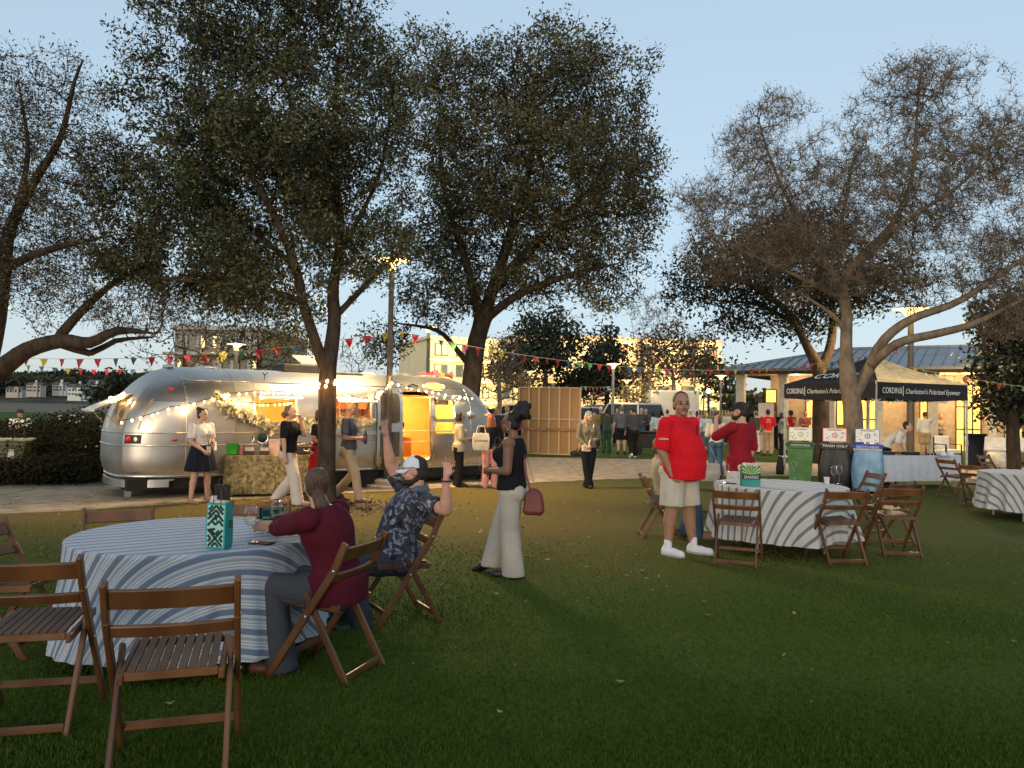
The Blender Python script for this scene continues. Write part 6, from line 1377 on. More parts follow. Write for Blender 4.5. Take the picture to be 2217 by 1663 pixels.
    mb.ell(HP(0, .051, -.008), (.0075 * Hh, .012 * Hh, .014 * Hh), Hr, 8, 6); mb.ell(HP(0, .046, -.030), (.016 * Hh, .010 * Hh, .007 * Hh), Hr, 8, 6); mb.ell(HP(0, .043, .012), (.028 * Hh, .012 * Hh, .008 * Hh), Hr, 8, 6); mb.ell(HP(0, .040, -.052), (.015 * Hh, .012 * Hh, .011 * Hh), Hr, 8, 6)
    for s in (1, -1): mb.ell(HP(s * .043, -.004, -.004), (.006 * Hh, .012 * Hh, .018 * Hh), Hr, 8, 6); mb.ell(HP(s * .024, .032, -.018), (.014 * Hh, .014 * Hh, .014 * Hh), Hr, 8, 6)
    remesh(mb, 'body', vox, skinm[skin], root, 2 if not hi else 1)
    # --- face details
    if vox < .02:
        for s in (1, -1):
            m2 = MB(); m2.ell(HP(s * .0175, .0445, .003), (.0085 * Hh, .005 * Hh, .0045 * Hh), Hr, 8, 6); m2.build('eye', pm('eye_dark', (.03, .02, .015), rough=.25), root, smooth=True)
            m2 = MB(); m2.ell(HP(s * .018, .050, .0165), (.012 * Hh, .004 * Hh, .0028 * Hh), Hr, 8, 5); m2.build('eyebrow', hairm[hair if hair != 'blond' else 'dirty'], root, smooth=True)
        m2 = MB(); m2.ell(HP(0, .0545, -.031), (.013 * Hh, .004 * Hh, .0035 * Hh), Hr, 8, 5); m2.build('lips', pm('lips_' + skin, tuple(c * q for c, q in zip(MATS['skin_' + skin].node_tree.nodes['Color Ramp'].color_ramp.elements[1].color[:3], (.75, .45, .45))), rough=.5), root, smooth=True)
    if beard:
        m2 = MB(); m2.ell(HP(0, .016, -.044), (.0365 * Hh, .0375 * Hh, .028 * Hh), Hr, 14, 10); m2.ell(HP(0, .048, -.050), (.020 * Hh, .014 * Hh, .018 * Hh), Hr); m2.ell(HP(0, .052, -.0235), (.019 * Hh, .008 * Hh, .005 * Hh), Hr)
        m2.ell(HP(0, -.006, -.036), (.0405 * Hh, .026 * Hh, .024 * Hh), Hr)
        if beard != 'moustache': remesh(m2, 'beard', max(.008, vox), hairm[hair], root, 1)
        else: m3 = MB(); m3.ell(HP(0, .0565, -.0225), (.019 * Hh, .006 * Hh, .0045 * Hh), Hr); m3.build('moustache', hairm['grey'], root, smooth=True)
    # --- hair
    if style != 'bald':
        m2 = MB(); m2.ell(HP(0, -.016, .022), (.0465 * Hh, .052 * Hh, .054 * Hh), Hr, 16, 12); m2.ell(HP(0, -.026, -.006), (.045 * Hh, .036 * Hh, .044 * Hh), Hr)
        if style == 'receding': m2 = MB(); m2.ell(HP(0, -.016, .0225), (.0468 * Hh, .051 * Hh, .0535 * Hh), Hr, 16, 12); m2.ell(HP(0, -.026, -.006), (.045 * Hh, .036 * Hh, .040 * Hh), Hr)
        if style == 'bun': m2.ell(HP(0, -.055, .058), .026 * Hh)
        if style == 'lowbun': m2.ell(HP(0, -.075, -.022), .028 * Hh); m2.ell(HP(.0, -.068, -.045), .02 * Hh)
        if style == 'updo':
            rg = random.Random(3)
            for k in range(80): m2.ell(HP(max(-.034, min(.034, rg.gauss(0, .020))), -.068 + max(-.036, min(.036, rg.gauss(0, .019))), .080 + max(-.042, min(.042, rg.gauss(0, .022)))), rg.uniform(.014, .024) * Hh)
            m2.ell(HP(0, -.065, .08), .042 * Hh)
        if style == 'long': bloft(m2, [(HP(0, -.03, .02), .046 * Hh, .04 * Hh), (HP(0, -.04, -.06), .056 * Hh, .032 * Hh), (HP(0, -.048, -.12), .060 * Hh, .026 * Hh), (HP(0, -.05, -.175), .045 * Hh, .018 * Hh)], right)
        if style == 'longf':
            for s in (1, -1): m2.rcone(HP(s * .04, -.01, .0), HP(s * .055, .02, -.14), .018 * Hh, .014 * Hh)
            bloft(m2, [(HP(0, -.03, .02), .048 * Hh, .04 * Hh), (HP(0, -.035, -.08), .062 * Hh, .03 * Hh), (HP(0, -.04, -.16), .06 * Hh, .018 * Hh)], right)
        if style == 'bob': bloft(m2, [(HP(0, -.015, .04), .046 * Hh, .048 * Hh), (HP(0, -.02, -.02), .053 * Hh, .045 * Hh), (HP(0, -.022, -.055), .050 * Hh, .038 * Hh)], right)
        if style == 'pony': m2.rcone(HP(0, -.06, .01), HP(0, -.09, -.09), .024 * Hh, .010 * Hh)
        if style == 'lowpony': m2.ell(HP(0, -.062, -.035), .026 * Hh); m2.ell(HP(.01, -.075, -.065), .03 * Hh); m2.rcone(HP(0, -.07, -.05), HP(.02, -.075, -.12), .024 * Hh, .012 * Hh)
        remesh(m2, 'hair', max(.009, vox), hairm[hair], root, 1, amp=.008 if vox < .02 else .004, fr=24, stretch=(1, 1, .5))
    if cap is not None:
        m2 = MB(); rings = []
        for j in range(7):
            t = j / 6; a = t * math.pi / 2 * .97; rings.append([HP(.0505 * math.cos(a) * math.cos(b), -.006 + .0585 * math.cos(a) * math.sin(b), .018 + .058 * math.sin(a)) for b in [2 * math.pi * k / 20 for k in range(20)]])
        m2.loft(rings); hat = m2.build('hat', cap, root, smooth='auto'); m2 = MB()
        if brim == 'cap': fb = 1
        if brim in ('cap', 'backcap'):
            sg = 1 if brim == 'cap' else -1; g = []
            for j in range(5): t = j / 4; g.append([HP(math.sin(b) * .043 * (1 - .12 * t), -.006 + sg * (math.cos(b) * .052 + .042 * t * math.cos(b * .8)), .020 - .010 * t - .008 * abs(math.sin(b)) * t) for b in [R(-62 + 124 * k / 8) for k in range(9)]])
            m2.loft(g, cap=False, closed=False); m2.loft([[q - Vector((0, 0, .004 * Hh)) for q in reversed(r)] for r in g], cap=False, closed=False)
        elif brim == 'wide':
            g = [[HP(r_ * math.cos(b), -.006 + r_ * 1.05 * math.sin(b), .018 - .006 * (r_ / .05 - 1)) for b in [2 * math.pi * k / 24 for k in range(24)]] for r_ in (.050, .075, .098)]; m2.loft(g, cap=False); m2.loft([[q - Vector((0, 0, .004 * Hh)) for q in reversed(r)] for r in g], cap=False)
        m2.build('brim', glasses if False else cap, hat, smooth=True)
    if glasses is not None:
        m2 = MB()
        for s in (1, -1):
            m2.tube([HP(s * .0195 + .0135 * math.cos(a), .0555, .002 + .0095 * math.sin(a)) for a in [2 * math.pi * k / 12 for k in range(13)]], .0014 * Hh, 4); m2.tube([HP(s * .034, .054, .005), HP(s * .044, .01, .004)], .0014 * Hh, 4)
        m2.build('glasses', glasses, root)
    # --- clothes
    if top is not None:
        m2 = MB(); z0 = {.50: 0.10, .53: .12, .57: .30, .46: 0}.get(topz, .12); g = .010 * H * (1.15 if fat > 1 else 1)
        rr = torso(g, z0); rr[0] = (rr[0][0], rr[0][1] * 1.02, rr[0][2] * 1.02); bloft(m2, rr, rs_)
        if topz < .5: bloft(m2, [(sp['P'] + V_(0, 0, -.055) + Vector((0, belly * .34, 0)), .104 * H * fw + g, .080 * H * fw + g + belly * .20), (sp['P'] + V_(0, 0, .0) + Vector((0, belly * .36, 0)), .106 * H * fw + g, .080 * H * fw + g + belly * .26), (sp['P'] + V_(0, 0, .05) + Vector((0, belly * .44, 0)), .102 * H * fw + g, .078 * H * fw + g + belly * .34)], right)
        if female and shirt2 != 'flat':
            for s in (1, -1): m2.ell(sp['C'] + Rt @ Vector((s * .040 * H * fw, .054 * H * fw, .012 * H)), .044 * H * fw)
        for s in (1, -1):
            if sleeve > 0:
                m2.ell(sh[s], .0395 * H * fw); q = min(1, sleeve / .5); e1_ = sh[s].lerp(el[s], min(1, q) if sleeve < .5 else 1.0)
                lr = .036 if sleeve > .5 else .041
                m2.loft([[a for a in ring_(sh[s], el[s] - sh[s], .0375 * H * fw)], [a for a in ring_(e1_, el[s] - sh[s], lr * H * fw)]])
                if sleeve > .5:
                    m2.ell(el[s], .033 * H * fw); e2_ = el[s].lerp(wr[s], (sleeve - .5) / .5 * .97); m2.loft([ring_(el[s], wr[s] - el[s], .034 * H * fw), ring_(e2_, wr[s] - el[s], .024 * H * fw)])
        remesh(m2, 'top', vox * .95, top, root, 3, amp=.009 if vox < .016 else .004, fr=9, stretch=(1, 1, .55))
        if collar is not None:
            m2 = MB(); rgs = [[sp['N'] + Vector((math.cos(b) * .040 * H * fw * q, -.004 * H + math.sin(b) * .040 * H * fw * q + (.01 * H if math.sin(b) > 0 else 0) * (1 - zq), (-.012 + zq * .03 - (.012 if math.sin(b) > .6 else 0)) * H)) for b in [2 * math.pi * k / 18 for k in range(18)]] for q, zq in ((1.15, .2), (1.0, 1), (1.22, .9), (1.42, 0.05))]
            m2.loft(rgs, cap=False); m2.build('collar', collar, root, smooth=True)
    if bottom is not None:
        m2 = MB(); g = .008 * H; rr = torso(g * .6, None, bel=0)[:4]; bloft(m2, [(c - V_(0, 0, .012), a, b) for c, a, b in rr[:3]], right)
        for s in (1, -1):
            m2.ell(hip[s] + V_(0, -.018, 0), (.064 * H * fw, .068 * H * fw, .07 * H)); kw = max(.044, legw * .92) * H * fw if leglen >= 1 else .050 * H * fw
            if leglen >= 1:
                tw = .062 * H * fw; m2.loft([ring_(hip[s], kn[s] - hip[s], tw), ring_(hip[s].lerp(kn[s], .5), kn[s] - hip[s], (tw + kw) / 2), ring_(kn[s], kn[s] - hip[s], kw)]); m2.ell(kn[s], kw * .99)
                en = an[s] + V_(0, 0, -.012 if legw < .05 else -.034); m2.loft([ring_(kn[s], en - kn[s], kw), ring_(kn[s].lerp(en, .6), en - kn[s], legw * H * fw * .97), ring_(en, Vector((0, 0, -1)) if legw > .05 else en - kn[s], legw * H * fw)])
            else: e_ = hip[s].lerp(kn[s], leglen * 1.0 + .0); m2.loft([ring_(hip[s], kn[s] - hip[s], .066 * H * fw), ring_(e_, kn[s] - hip[s], .064 * H * fw)])
        remesh(m2, 'trousers' if leglen >= 1 else 'shorts', vox * .95, bottom, root, 3, amp=.009 if vox < .016 else .004, fr=9, stretch=(1, 1, .4))
    if skirt is not None:
        m_, zt_, zb_, r0, r1, nf_ = skirt; m2 = MB(); N = 56; rows = []
        for j in range(9):
            t = j / 8; z = zt_ + (zb_ - zt_) * t; rows.append([Vector(((r0 + (r1 - r0) * t ** .7) * H * (1 + .10 * t * math.sin(a * nf_) + .03 * math.sin(a * 3)) * math.cos(a), (r0 * .75 + (r1 * .9 - r0 * .75) * t ** .7) * H * (1 + .10 * t * math.sin(a * nf_ + .4)) * math.sin(a), z * H)) for a in [2 * math.pi * k / N for k in range(N)]])
        m2.loft(rows, cap=False); m2.loft([[Vector((q.x * .985, q.y * .985, q.z)) for q in reversed(r)] for r in rows], cap=False); m2.build('skirt', m_, root, smooth=True)
    if shoe is not None:
        for s in (1, -1):
            m2 = MB(); f = (toe[s] - an[s]); a0 = an[s] + V_(0, -.018, -.022 if an[s].z < .06 * H else -.008); b0 = toe[s] + V_(0, .008, -.004)
            m2.rcone(a0, b0 + V_(0, .004, -.004), .0285 * H, .0255 * H, 12); m2.rcone(an[s] + V_(0, -.004, .004), a0, .027 * H, .029 * H, 10); m2.ell((a0 + b0) / 2 + V_(0, 0, .006), (.028 * H, .05 * H, .022 * H)); o = remesh(m2, 'shoe', max(.009, vox), shoe, root, 1)
            if vox < .012 and shoe is shoe_w and an[s].z < .06 * H: m3 = MB(); c_ = (a0 + b0) / 2; f_ = (b0 - a0); f_.z = 0; x_, y_, d_ = frame(f_); m3.loft([[Vector((c_.x, c_.y, zz)) + d_ * (f_.length / 2 + .034 * H) * math.cos(a) + x_ * (.0335 * H) * math.sin(a) for a in [2 * math.pi * k / 20 for k in range(20)]] for zz in (.001, .022)]); m3.build('sole', pm('sole_grey', (.40, .40, .40), rough=.8), root)
            n = len(o.data.vertices); co = np.empty(n * 3, dtype=np.float32); o.data.vertices.foreach_get('co', co); co = co.reshape(-1, 3)
            if an[s].z < .06 * H: co[:, 2] = np.maximum(co[:, 2], .002); o.data.vertices.foreach_set('co', co.ravel())
    info = dict(root=root, sp=sp, sh=sh, el=el, wr=wr, HP=HP, H=H, kn=kn, an=an, hip=hip, Wi=Wi, fw=fw)
    if extras: extras(info)
    return info
def frame_m3(d):
    x, y, z = frame(d); return Matrix((x, y, z)).transposed()
def ring_(c, d, r, n=14):
    x, y, d = frame(d, Vector((1, 0, 0))); return [c + (x * math.cos(a) + y * math.sin(a)) * r for a in [2 * math.pi * k / n for k in range(n)]]
def held(info, s, fn, name, mat, parent_thing=None):
    pass
white_t = cloth('white_top', (.66, .60, .56)); navy = cloth('navy', (.010, .012, .022)); blk = cloth('black', (.012, .011, .012)); cream_p = cloth('cream_trousers', (.58, .50, .43)); oat = cloth('oatmeal', (.46, .42, .36), amp=.4)
khaki = cloth('khaki', (.40, .29, .18)); slate = cloth('slate', (.07, .07, .085)); redp = cloth('red_polo', (.62, .010, .018), amp=.15); maroon = cloth('maroon', (.085, .008, .018), amp=.3); darkred = cloth('dark_red', (.26, .012, .02)); stone = cloth('stone_shorts', (.50, .45, .36), amp=.6, sc=5)
jeans = cloth('jeans', (.055, .11, .17)); charcoal = cloth('charcoal', (.05, .055, .065)); pinkp = cloth('pink', (.62, .26, .22)); beige = cloth('beige', (.42, .36, .24)); grey_c = cloth('grey_blue', (.10, .115, .15)); oliv = cloth('olive', (.06, .07, .05)); tealg = cloth('deep_green', (.03, .07, .055)); palepink = cloth('pale_pink', (.62, .38, .36)); lightblue = cloth('light_blue', (.36, .50, .60)); hotpink = cloth('hot_pink', (.75, .05, .20)); whiteshirt = cloth('white_shirt', (.62, .60, .56)); creamk = cloth('cream_knit', (.60, .50, .38), amp=.5)
leather_b = pm('shoe_brown', (.11, .04, .025), rough=.5); shoe_w = pm('shoe_white', (.74, .74, .74), rough=.6, var=.05); shoe_k = pm('shoe_black', (.015, .014, .014), rough=.4); sandal = pm('sandal_tan', (.34, .19, .12), rough=.6); capk = pm('cap_black', (.014, .013, .016), rough=.8); capw = pm('cap_white', (.66, .68, .72), rough=.8, var=.05)
CG = 'people in the crowd on the far lawn'
def thing_mesh(mb, name, mat, label, cat, group=None, smooth=False, loc=None, rz=0, bevel=0):
    o = mb.build(name, mat, smooth=smooth, bevel=bevel)
    if loc is not None: o.location = loc; o.rotation_euler = (0, 0, rz)
    return tag(o, label, cat, group)
def to_w(i, v): return i['root'].location + Matrix.Rotation(i['root'].rotation_euler.z, 3, 'Z') @ v

# --- seats of the front table
def chair_by(front, rear, sgn, label):
    "front and rear foot of one side as pixels; sgn +1: that side is the sitter's right"
    a, b = Gg(*front), Gg(*rear); f = (a - b); f.z = 0; f.normalize(); rt = Vector((f.y, -f.x, 0)); mid = (a + b) / 2 - rt * sgn * .22; return chair(mid.x, mid.y, math.degrees(math.atan2(f.x, f.y)), label), f
cm, fm = chair_by((610, 1466), (725, 1480), -1, 'chair carrying the person in the maroon shirt')
cb, fb = chair_by((838, 1362), (935, 1349), -1, 'chair carrying the bearded man with raised arms')
chair(*Gg(350, 1735).xy, 2, 'front chair with its back square to the camera at the striped table') if False else None
c1 = Vector((-1.345, 3.18)); chair(c1.x, c1.y, 343, 'front chair with its back square to the camera at the blue striped cloth')
chair_by((232, 1505), (126, 1622), 1, 'chair turned toward the table beside the front chair, cut by the left edge')
chair(-3.20, 5.02, 92, 'chair at the far left of the blue striped table, its post at the frame edge')
chair(-2.90, 5.78, 152, 'empty chair behind the left side of the blue striped table')
chair(-2.06, 6.22, 178, 'chair mostly hidden behind the far rim of the blue striped table')
# --- seats of the middle table
def chr(px, py, face, fwd, label):
    p = Gg(px, py); f = Vector((math.sin(R(face)), math.cos(R(face)), 0)); p = p + f * fwd; return chair(p.x, p.y, face, label)
chair(2.46, 8.38, 22, 'chair backing the camera at the grey striped table, nearest the red polo man')
chair(3.60, 8.56, 354, 'chair with its back to the camera at the right front of the grey striped table')
chr(1880, 1135, 262, .10, 'chair tucked in at the right side of the grey striped table')
chr(1955, 1207, 2, .24, 'nearer of the two empty chairs right of the grey striped table')
chr(1945, 1180, 330, .15, 'farther of the two empty chairs standing right of the grey striped table')
cs1 = chr(1418, 1163, 92, .05, 'chair with a seated person behind the red polo man')
chr(1528, 1120, 205, .0, 'chair with a cream tote on it just right of the red polo man')
chr(1560, 1060, 190, .0, 'chair behind the far rim of the grey striped table') if False else None
chr(2057, 1078, 74, .1, 'slim chair seen side-on at the left of the right-edge table'); chr(2108, 1100, 44, .2, 'chair with its back to the camera at the right-edge table'); chr(2150, 1062, 150, .0, 'chair behind the right-edge table'); chr(2238, 1112, 350, .1, 'chair cut off by the right frame edge')

# --- the two people sitting at the front table
seat = zg(5)
cp = Vector((cm.location.x, cm.location.y, cm.location.z)); fdir = math.degrees(math.atan2(fm.x, fm.y))
pw_ = cp + fm * .02
wl = AT(612, 1150, 4.72); wr_ = AT(600, 1160, 5.05)
def ex_m(i): pass
tz = T1C.z + .79
P6 = person('seated person seen from behind in a maroon shirt with a low fair ponytail', at=pw_ - fm * .07, H=1.53, face=fdir - 6, skin='light', hair='brown', style='lowpony', top=maroon, bottom=charcoal, sit=.455, lean=15, fat=1.38, sleeve=1.0, topz=.46, shoe=leather_b, vox=.010, head=(48, 10),
            world={-1: Vector((-1.52, 4.92, tz + .03)), 1: Vector((-1.52, 5.0, tz + .06))}, armhint={-1: (-.8, -.9, -.4), 1: (-.2, .8, -.3)})
bp = Vector((cb.location.x, cb.location.y, cb.location.z)); bdir = math.degrees(math.atan2(fb.x, fb.y))
hawaii = bpy.data.materials.new('cloth_patterned'); hawaii.use_nodes = True
def pattern_mat(m):
    nt = m.node_tree; b = nt.nodes["Principled BSDF"]; tc = _n(nt, "ShaderNodeTexCoord"); v = _n(nt, "ShaderNodeTexVoronoi"); v.inputs["Scale"].default_value = 16; nz = _n(nt, "ShaderNodeTexNoise"); nz.inputs["Scale"].default_value = 9; nz.inputs["Detail"].default_value = 4; nz.inputs["Distortion"].default_value = 2.2
    nt.links.new(tc.outputs["Object"], v.inputs["Vector"]); nt.links.new(tc.outputs["Object"], nz.inputs["Vector"]); rp = _n(nt, "ShaderNodeValToRGB"); e = rp.color_ramp.elements; e[0].position = .36; e[0].color = (.018, .018, .026, 1); e[1].position = .46; e[1].color = (.075, .07, .085, 1)
    for p, c in ((.52, (.03, .028, .04)), (.57, (.16, .17, .21)), (.60, (.42, .44, .48)), (.63, (.09, .10, .16)), (.75, (.05, .08, .16))): q = e.new(p); q.color = (*c, 1)
    nt.links.new(nz.outputs[0], rp.inputs[0]); nt.links.new(rp.outputs[0], b.inputs["Base Color"]); b.inputs["Roughness"].default_value = .85; b.inputs["Specular IOR Level"].default_value = .2
pattern_mat(hawaii)
RW = AT(836, 945, bp.y + .12); LW = AT(966, 1034, bp.y - .36)
def ex_b(i):
    m2 = MB(); s = -1; d = (i['wr'][s] - i['el'][s]).normalized(); c = i['wr'][s] - d * .02; x, y, d = frame(d); m2.tube([c + (x * math.cos(a) + y * math.sin(a)) * .034 for a in [2 * math.pi * k / 14 for k in range(15)]], .006, 5); m2.build('wristband', shoe_k, i['root'])
    m2 = MB(); HP = i['HP']; m2.tube([HP(.0508 * math.cos(a), -.006 + .0588 * math.sin(a), .022) for a in [math.pi * k / 12 for k in range(13)]], .003, 4); m2.build('cap_cord', capk, i['root'])
P5 = person('bearded man in a white cap and patterned shirt sitting with both arms raised', at=bp - fb * .03 + Vector((-.04, 0, -.04)), H=1.64, face=bdir + 8, skin='pink', hair='dark', style='short', top=hawaii, bottom=charcoal, sit=.455, lean=-13, fat=1.3, belly=.05, sleeve=.36, topz=.46, shoe=shoe_k, vox=.0085, head=(16, -6), cap=capw, beard='full',
            world={1: RW, -1: LW}, armhint={1: (-.2, .3, -.6), -1: (.3, -.1, -.9)}, hands={1: ((.8, -.5, 0), .12, .5), -1: ((-.5, -.9, .15), .10, .9, (.15, 0, .35))}, extras=ex_b, collar=pm('collar_slate', (.10, .12, .14), rough=.9))

# --- standing in the middle ground
def ex7(i):
    r = i['root']; sh, sp, H, fw = i['sh'], i['sp'], i['H'], i['fw']
    strap = pm('strap_brown', (.20, .05, .035), rough=.55); pts = [sh[1] * .45 + sp['N'] * .55 + Vector((0, .0, .00)), sp['S'] + Vector((-.04, -.10, -.02)) * H / 1.6, sp['C'] + Vector((-.06, -.145, -.04)), sp['W'] + Vector((-.09, -.165, 0)), sp['P'] + Vector((-.10, -.21, -.02))]
    bag = empty('shoulder_bag', to_w(i, Vector((-.10, -.24, .74))), r.rotation_euler.z, 'dark red leather bag hanging at the hip of the woman in the black top', 'bag')
    Mi = Vector((-.10, -.24, .74)); m2 = MB(); m2.loft([[Vector((q.x - Mi.x, q.y - Mi.y, q.z - Mi.z)) + Vector((0, w_, 0)) for w_ in (-.012, .012)] + [Vector((q.x - Mi.x - .004, q.y - Mi.y, q.z - Mi.z)) + Vector((0, w_, 0)) for w_ in (.012, -.012)] for q in [pts[0]] + pts[1:] + [Vector((-.10, -.22, .84))]]); m2.build('strap', strap, bag)
    m2 = MB(); m2.loft([[Vector((sx * w_, sy * d, z)) for sx, sy in ((-1, -1), (1, -1), (1, 1), (-1, 1))] for w_, d, z in ((.04, .085, -.13), (.05, .10, -.09), (.04, .08, .07), (.018, .04, .12))]); m2.build('pouch', pm('bag_oxblood', (.15, .028, .025), rough=.45), bag, bevel=.015)
    HP = i['HP']; m2 = MB(); m2.tube([HP(-.048, -.002 + .010 * math.cos(a), -.028 + .012 * math.sin(a)) for a in [2 * math.pi * k / 10 for k in range(11)]], .003, 4); m2.build('earring', pm('silver', (.8, .8, .8), rough=.3, metal=1), r)
    w_ = to_w(i, i['wr'][-1] + Vector((0, .075, .0))); m2 = MB(); m2.lathe([(.03, 0), (.004, .008), (.004, .07), (.02, .09), (.036, .12), (.034, .17), (.028, .20)], 16); o = thing_mesh(m2, 'wine_glass', glassm('clear_glass', mix=.35), 'wine glass held by the woman in the black top', 'glass', smooth=True, loc=w_ + Vector((0, 0, -.09)))
P7 = person('woman in a sleeveless black top and oatmeal trousers with a high updo, walking left', px=1105, foot=1246, H=1.60, face=283, skin='brown', hair='black', style='updo', female=True, top=blk, bottom=oat, arms=('hold', 'hold'), legs={-1: ((-.05, .0, .285), (-.052, -.03, .045)), 1: ((.05, .075, .29), (.05, .13, .075))}, fat=1.26, sleeve=0, topz=.50, legw=.060, shoe=shoe_k, vox=.010, head=(4, 0), extras=ex7, glasses=pm('glasses_red', (.4, .03, .03), rough=.3))
def ex13(i):
    r = i['root']; H = i['H']; fw = i['fw']; sp = i['sp']; m2 = MB(); c = sp['P'].lerp(sp['W'], .22); m2.loft([[c + Vector((math.cos(a) * (.094 * H * fw + .026), math.sin(a) * (.074 * H * fw + .03) + .02, z)) for a in [2 * math.pi * k / 28 for k in range(28)]] for z in (-.05, -.012)], cap=False); m2.build('belt', shoe_k, r, smooth='auto')
    m2 = MB(); m2.box(c + Vector((.0, .074 * H * fw + .058, -.03)), (.05, .008, .035)); m2.build('buckle', alu2, r)
    for s in (1, -1): m2 = MB(); a = i['an'][s]; m2.rcone(a + Vector((0, 0, .0)), a + Vector((0, -.0, .075)), .046, .045, 12); m2.build('sock', shoe_w, r, smooth=True)
    wr = i['el'][1].lerp(i['sh'][1], .42); d = (i['el'][1] - i['sh'][1]).normalized(); q = wr + Vector((.088, .0, 0)); 
    t = text('CORDINA', 'lettering', .030, wh_m, r, q, (R(90), 0, R(90)))
    x0 = sp['C'] + Vector((-.02, .155 * fw * 1.0, .03)); m2 = MB(); m2.box(x0 + Vector((0, .02, .05)), (.03, .006, .15)); m2.build('placket', darkred, r)
P13 = person('heavyset man in a bright red polo, stone shorts and white sneakers, hand in pocket', px=1468, foot=1197, H=1.83, face=138, skin='tan', hair='dark', style='receding', top=redp, bottom=stone, arms=('pocket', 'down'), legs={1: ((.085, .01, .285), (.105, .0, .045)), -1: ((-.065, .03, .285), (-.075, .06, .045))}, fat=1.42, belly=.17, sleeve=.48, topz=.46, leglen=.96, shoe=shoe_w, vox=.0095, head=(38, 0), hs=1.12, extras=ex13, beard='moustache', collar=redp, armhint=None)
# --- by the trailer
def card(i, off, name, mat, label, size=(.10, .004, .14), cat='paper'):
    m2 = MB(); m2.box((0, 0, 0), size); thing_mesh(m2, name, mat, label, cat, loc=to_w(i, off), rz=i['root'].rotation_euler.z + .5)
paper = pm('paper_white', (.72, .66, .58), rough=.8)
def ex1(i):
    H = i['H']; sp = i['sp']; m2 = MB(); c = sp['C']; m2.tube([sp['N'] + Vector((-.05, .02, 0)), c + Vector((-.04, .15, .04)), sp['W'] + Vector((-.01, .16, -.02))], .004, 4); m2.tube([sp['N'] + Vector((.05, .02, 0)), c + Vector((.03, .15, .04)), sp['W'] + Vector((-.01, .16, -.02))], .004, 4); m2.build('lanyard', charcoal, i['root'])
    m2 = MB(); m2.box(sp['W'] + Vector((-.01, .17, -.09)), (.09, .004, .12)); m2.build('badge', paper, i['root']); card(i, i['wr'][-1] + Vector((.03, .07, -.06)), 'leaflet', paper, 'white leaflet held by the woman in the navy skirt')
    HP = i['HP']; m2 = MB(); m2.tube([HP(.05 * math.cos(a), .01 + .012 * math.sin(a * 3), .05 + .018 * math.sin(a)) for a in [math.pi * k / 10 for k in range(11)]], .005, 4); m2.build('sunglasses', shoe_k, i['root'])
person('woman in a white blouse and navy skirt standing at the rear of the trailer', px=432, foot=1088, H=1.62, face=118, skin='light', hair='dark', style='bun', female=True, top=white_t, arms=('holdlow', 'hold'), legs='wide', fat=1.12, sleeve=.40, topz=.50, skirt=(navy, .61, .335, .102, .165, 13), shoe=sandal, vox=.012, extras=ex1, head=(-15, 0))
person('woman in a black top and wide cream trousers walking past the trailer table', px=622, foot=1093, H=1.70, face=96, skin='light', hair='dirty', style='lowbun', female=True, top=blk, bottom=cream_p, arms=('down', 'mouth'), legs='walk', sleeve=.42, topz=.53, legw=.062, shoe=sandal, vox=.012, head=(0, 0))
person('woman in a dark top and long red skirt behind the oak trunk', px=688, foot=1078, H=1.62, face=100, skin='tan', hair='black', style='bob', female=True, top=navy, arms=('hold', 'hold'), legs='stand', sleeve=.3, topz=.50, skirt=(cloth('long_red', (.30, .008, .015)), .60, .06, .10, .14, 9), shoe=shoe_k, vox=.016)
def ex4(i):
    m2 = MB(); m2.lathe([(.028, 0), (.03, .02), (.03, .16), (.012, .21), (.012, .24)], 12); thing_mesh(m2, 'bottle', pm('bottle_dark', (.06, .012, .012), rough=.2), 'dark bottle carried by the man in the slate polo', 'bottle', smooth='auto', loc=to_w(i, i['wr'][1] + Vector((-.02, .09, -.09))))
person('balding man in a slate polo and khakis striding right beside the oak', px=752, foot=1088, H=1.78, face=92, skin='tan', hair='dark', style='bald', top=slate, bottom=khaki, arms=('hold', 'hold'), legs='walk', sleeve=.40, topz=.53, legw=.046, shoe=leather_b, vox=.012, extras=ex4)
person('woman in a beige cardigan and black trousers beside the trailer front', px=992, foot=1054, H=1.60, face=75, skin='tan', hair='dark', style='bob', female=True, top=beige, bottom=blk, arms=('hold', 'hold'), legs='stand', sleeve=.85, topz=.46, legw=.05, shoe=shoe_k, vox=.014)
def tote(i, off, label, mat, words=None, sz=(.34, .10, .36), rz=None):
    c = to_w(i, off); r = empty('tote_bag', c, rz if rz is not None else i['root'].rotation_euler.z, label, 'bag'); w_, d, h = sz; m2 = MB()
    m2.loft([[Vector((sx * a, sy * b, z)) for sx, sy in ((-1, -1), (0, -1.3), (1, -1), (1, 1), (0, 1.3), (-1, 1))] for a, b, z in ((w_ * .42, d * .4, -h / 2), (w_ * .5, d * .55, -h * .35), (w_ * .52, d * .5, h * .2), (w_ * .46, d * .3, h / 2))], cap=True); m2.build('sack', mat, r, smooth='auto')
    m2 = MB(); m2.tube([(-w_ * .3, 0, h / 2), (-w_ * .2, 0, h * .9), (w_ * .2, 0, h * .9), (w_ * .3, 0, h / 2)], .012, 5); m2.build('strap', mat, r)
    if words: text(words, 'lettering', .06, pm('print_dark', (.05, .06, .04)), r, (0, -d * .72, .0), (R(90), 0, 0), align='CENTER')
    return r
cream_t = pm('tote_cream', (.74, .62, .42), rough=.85, bump=.2, bscale=8)
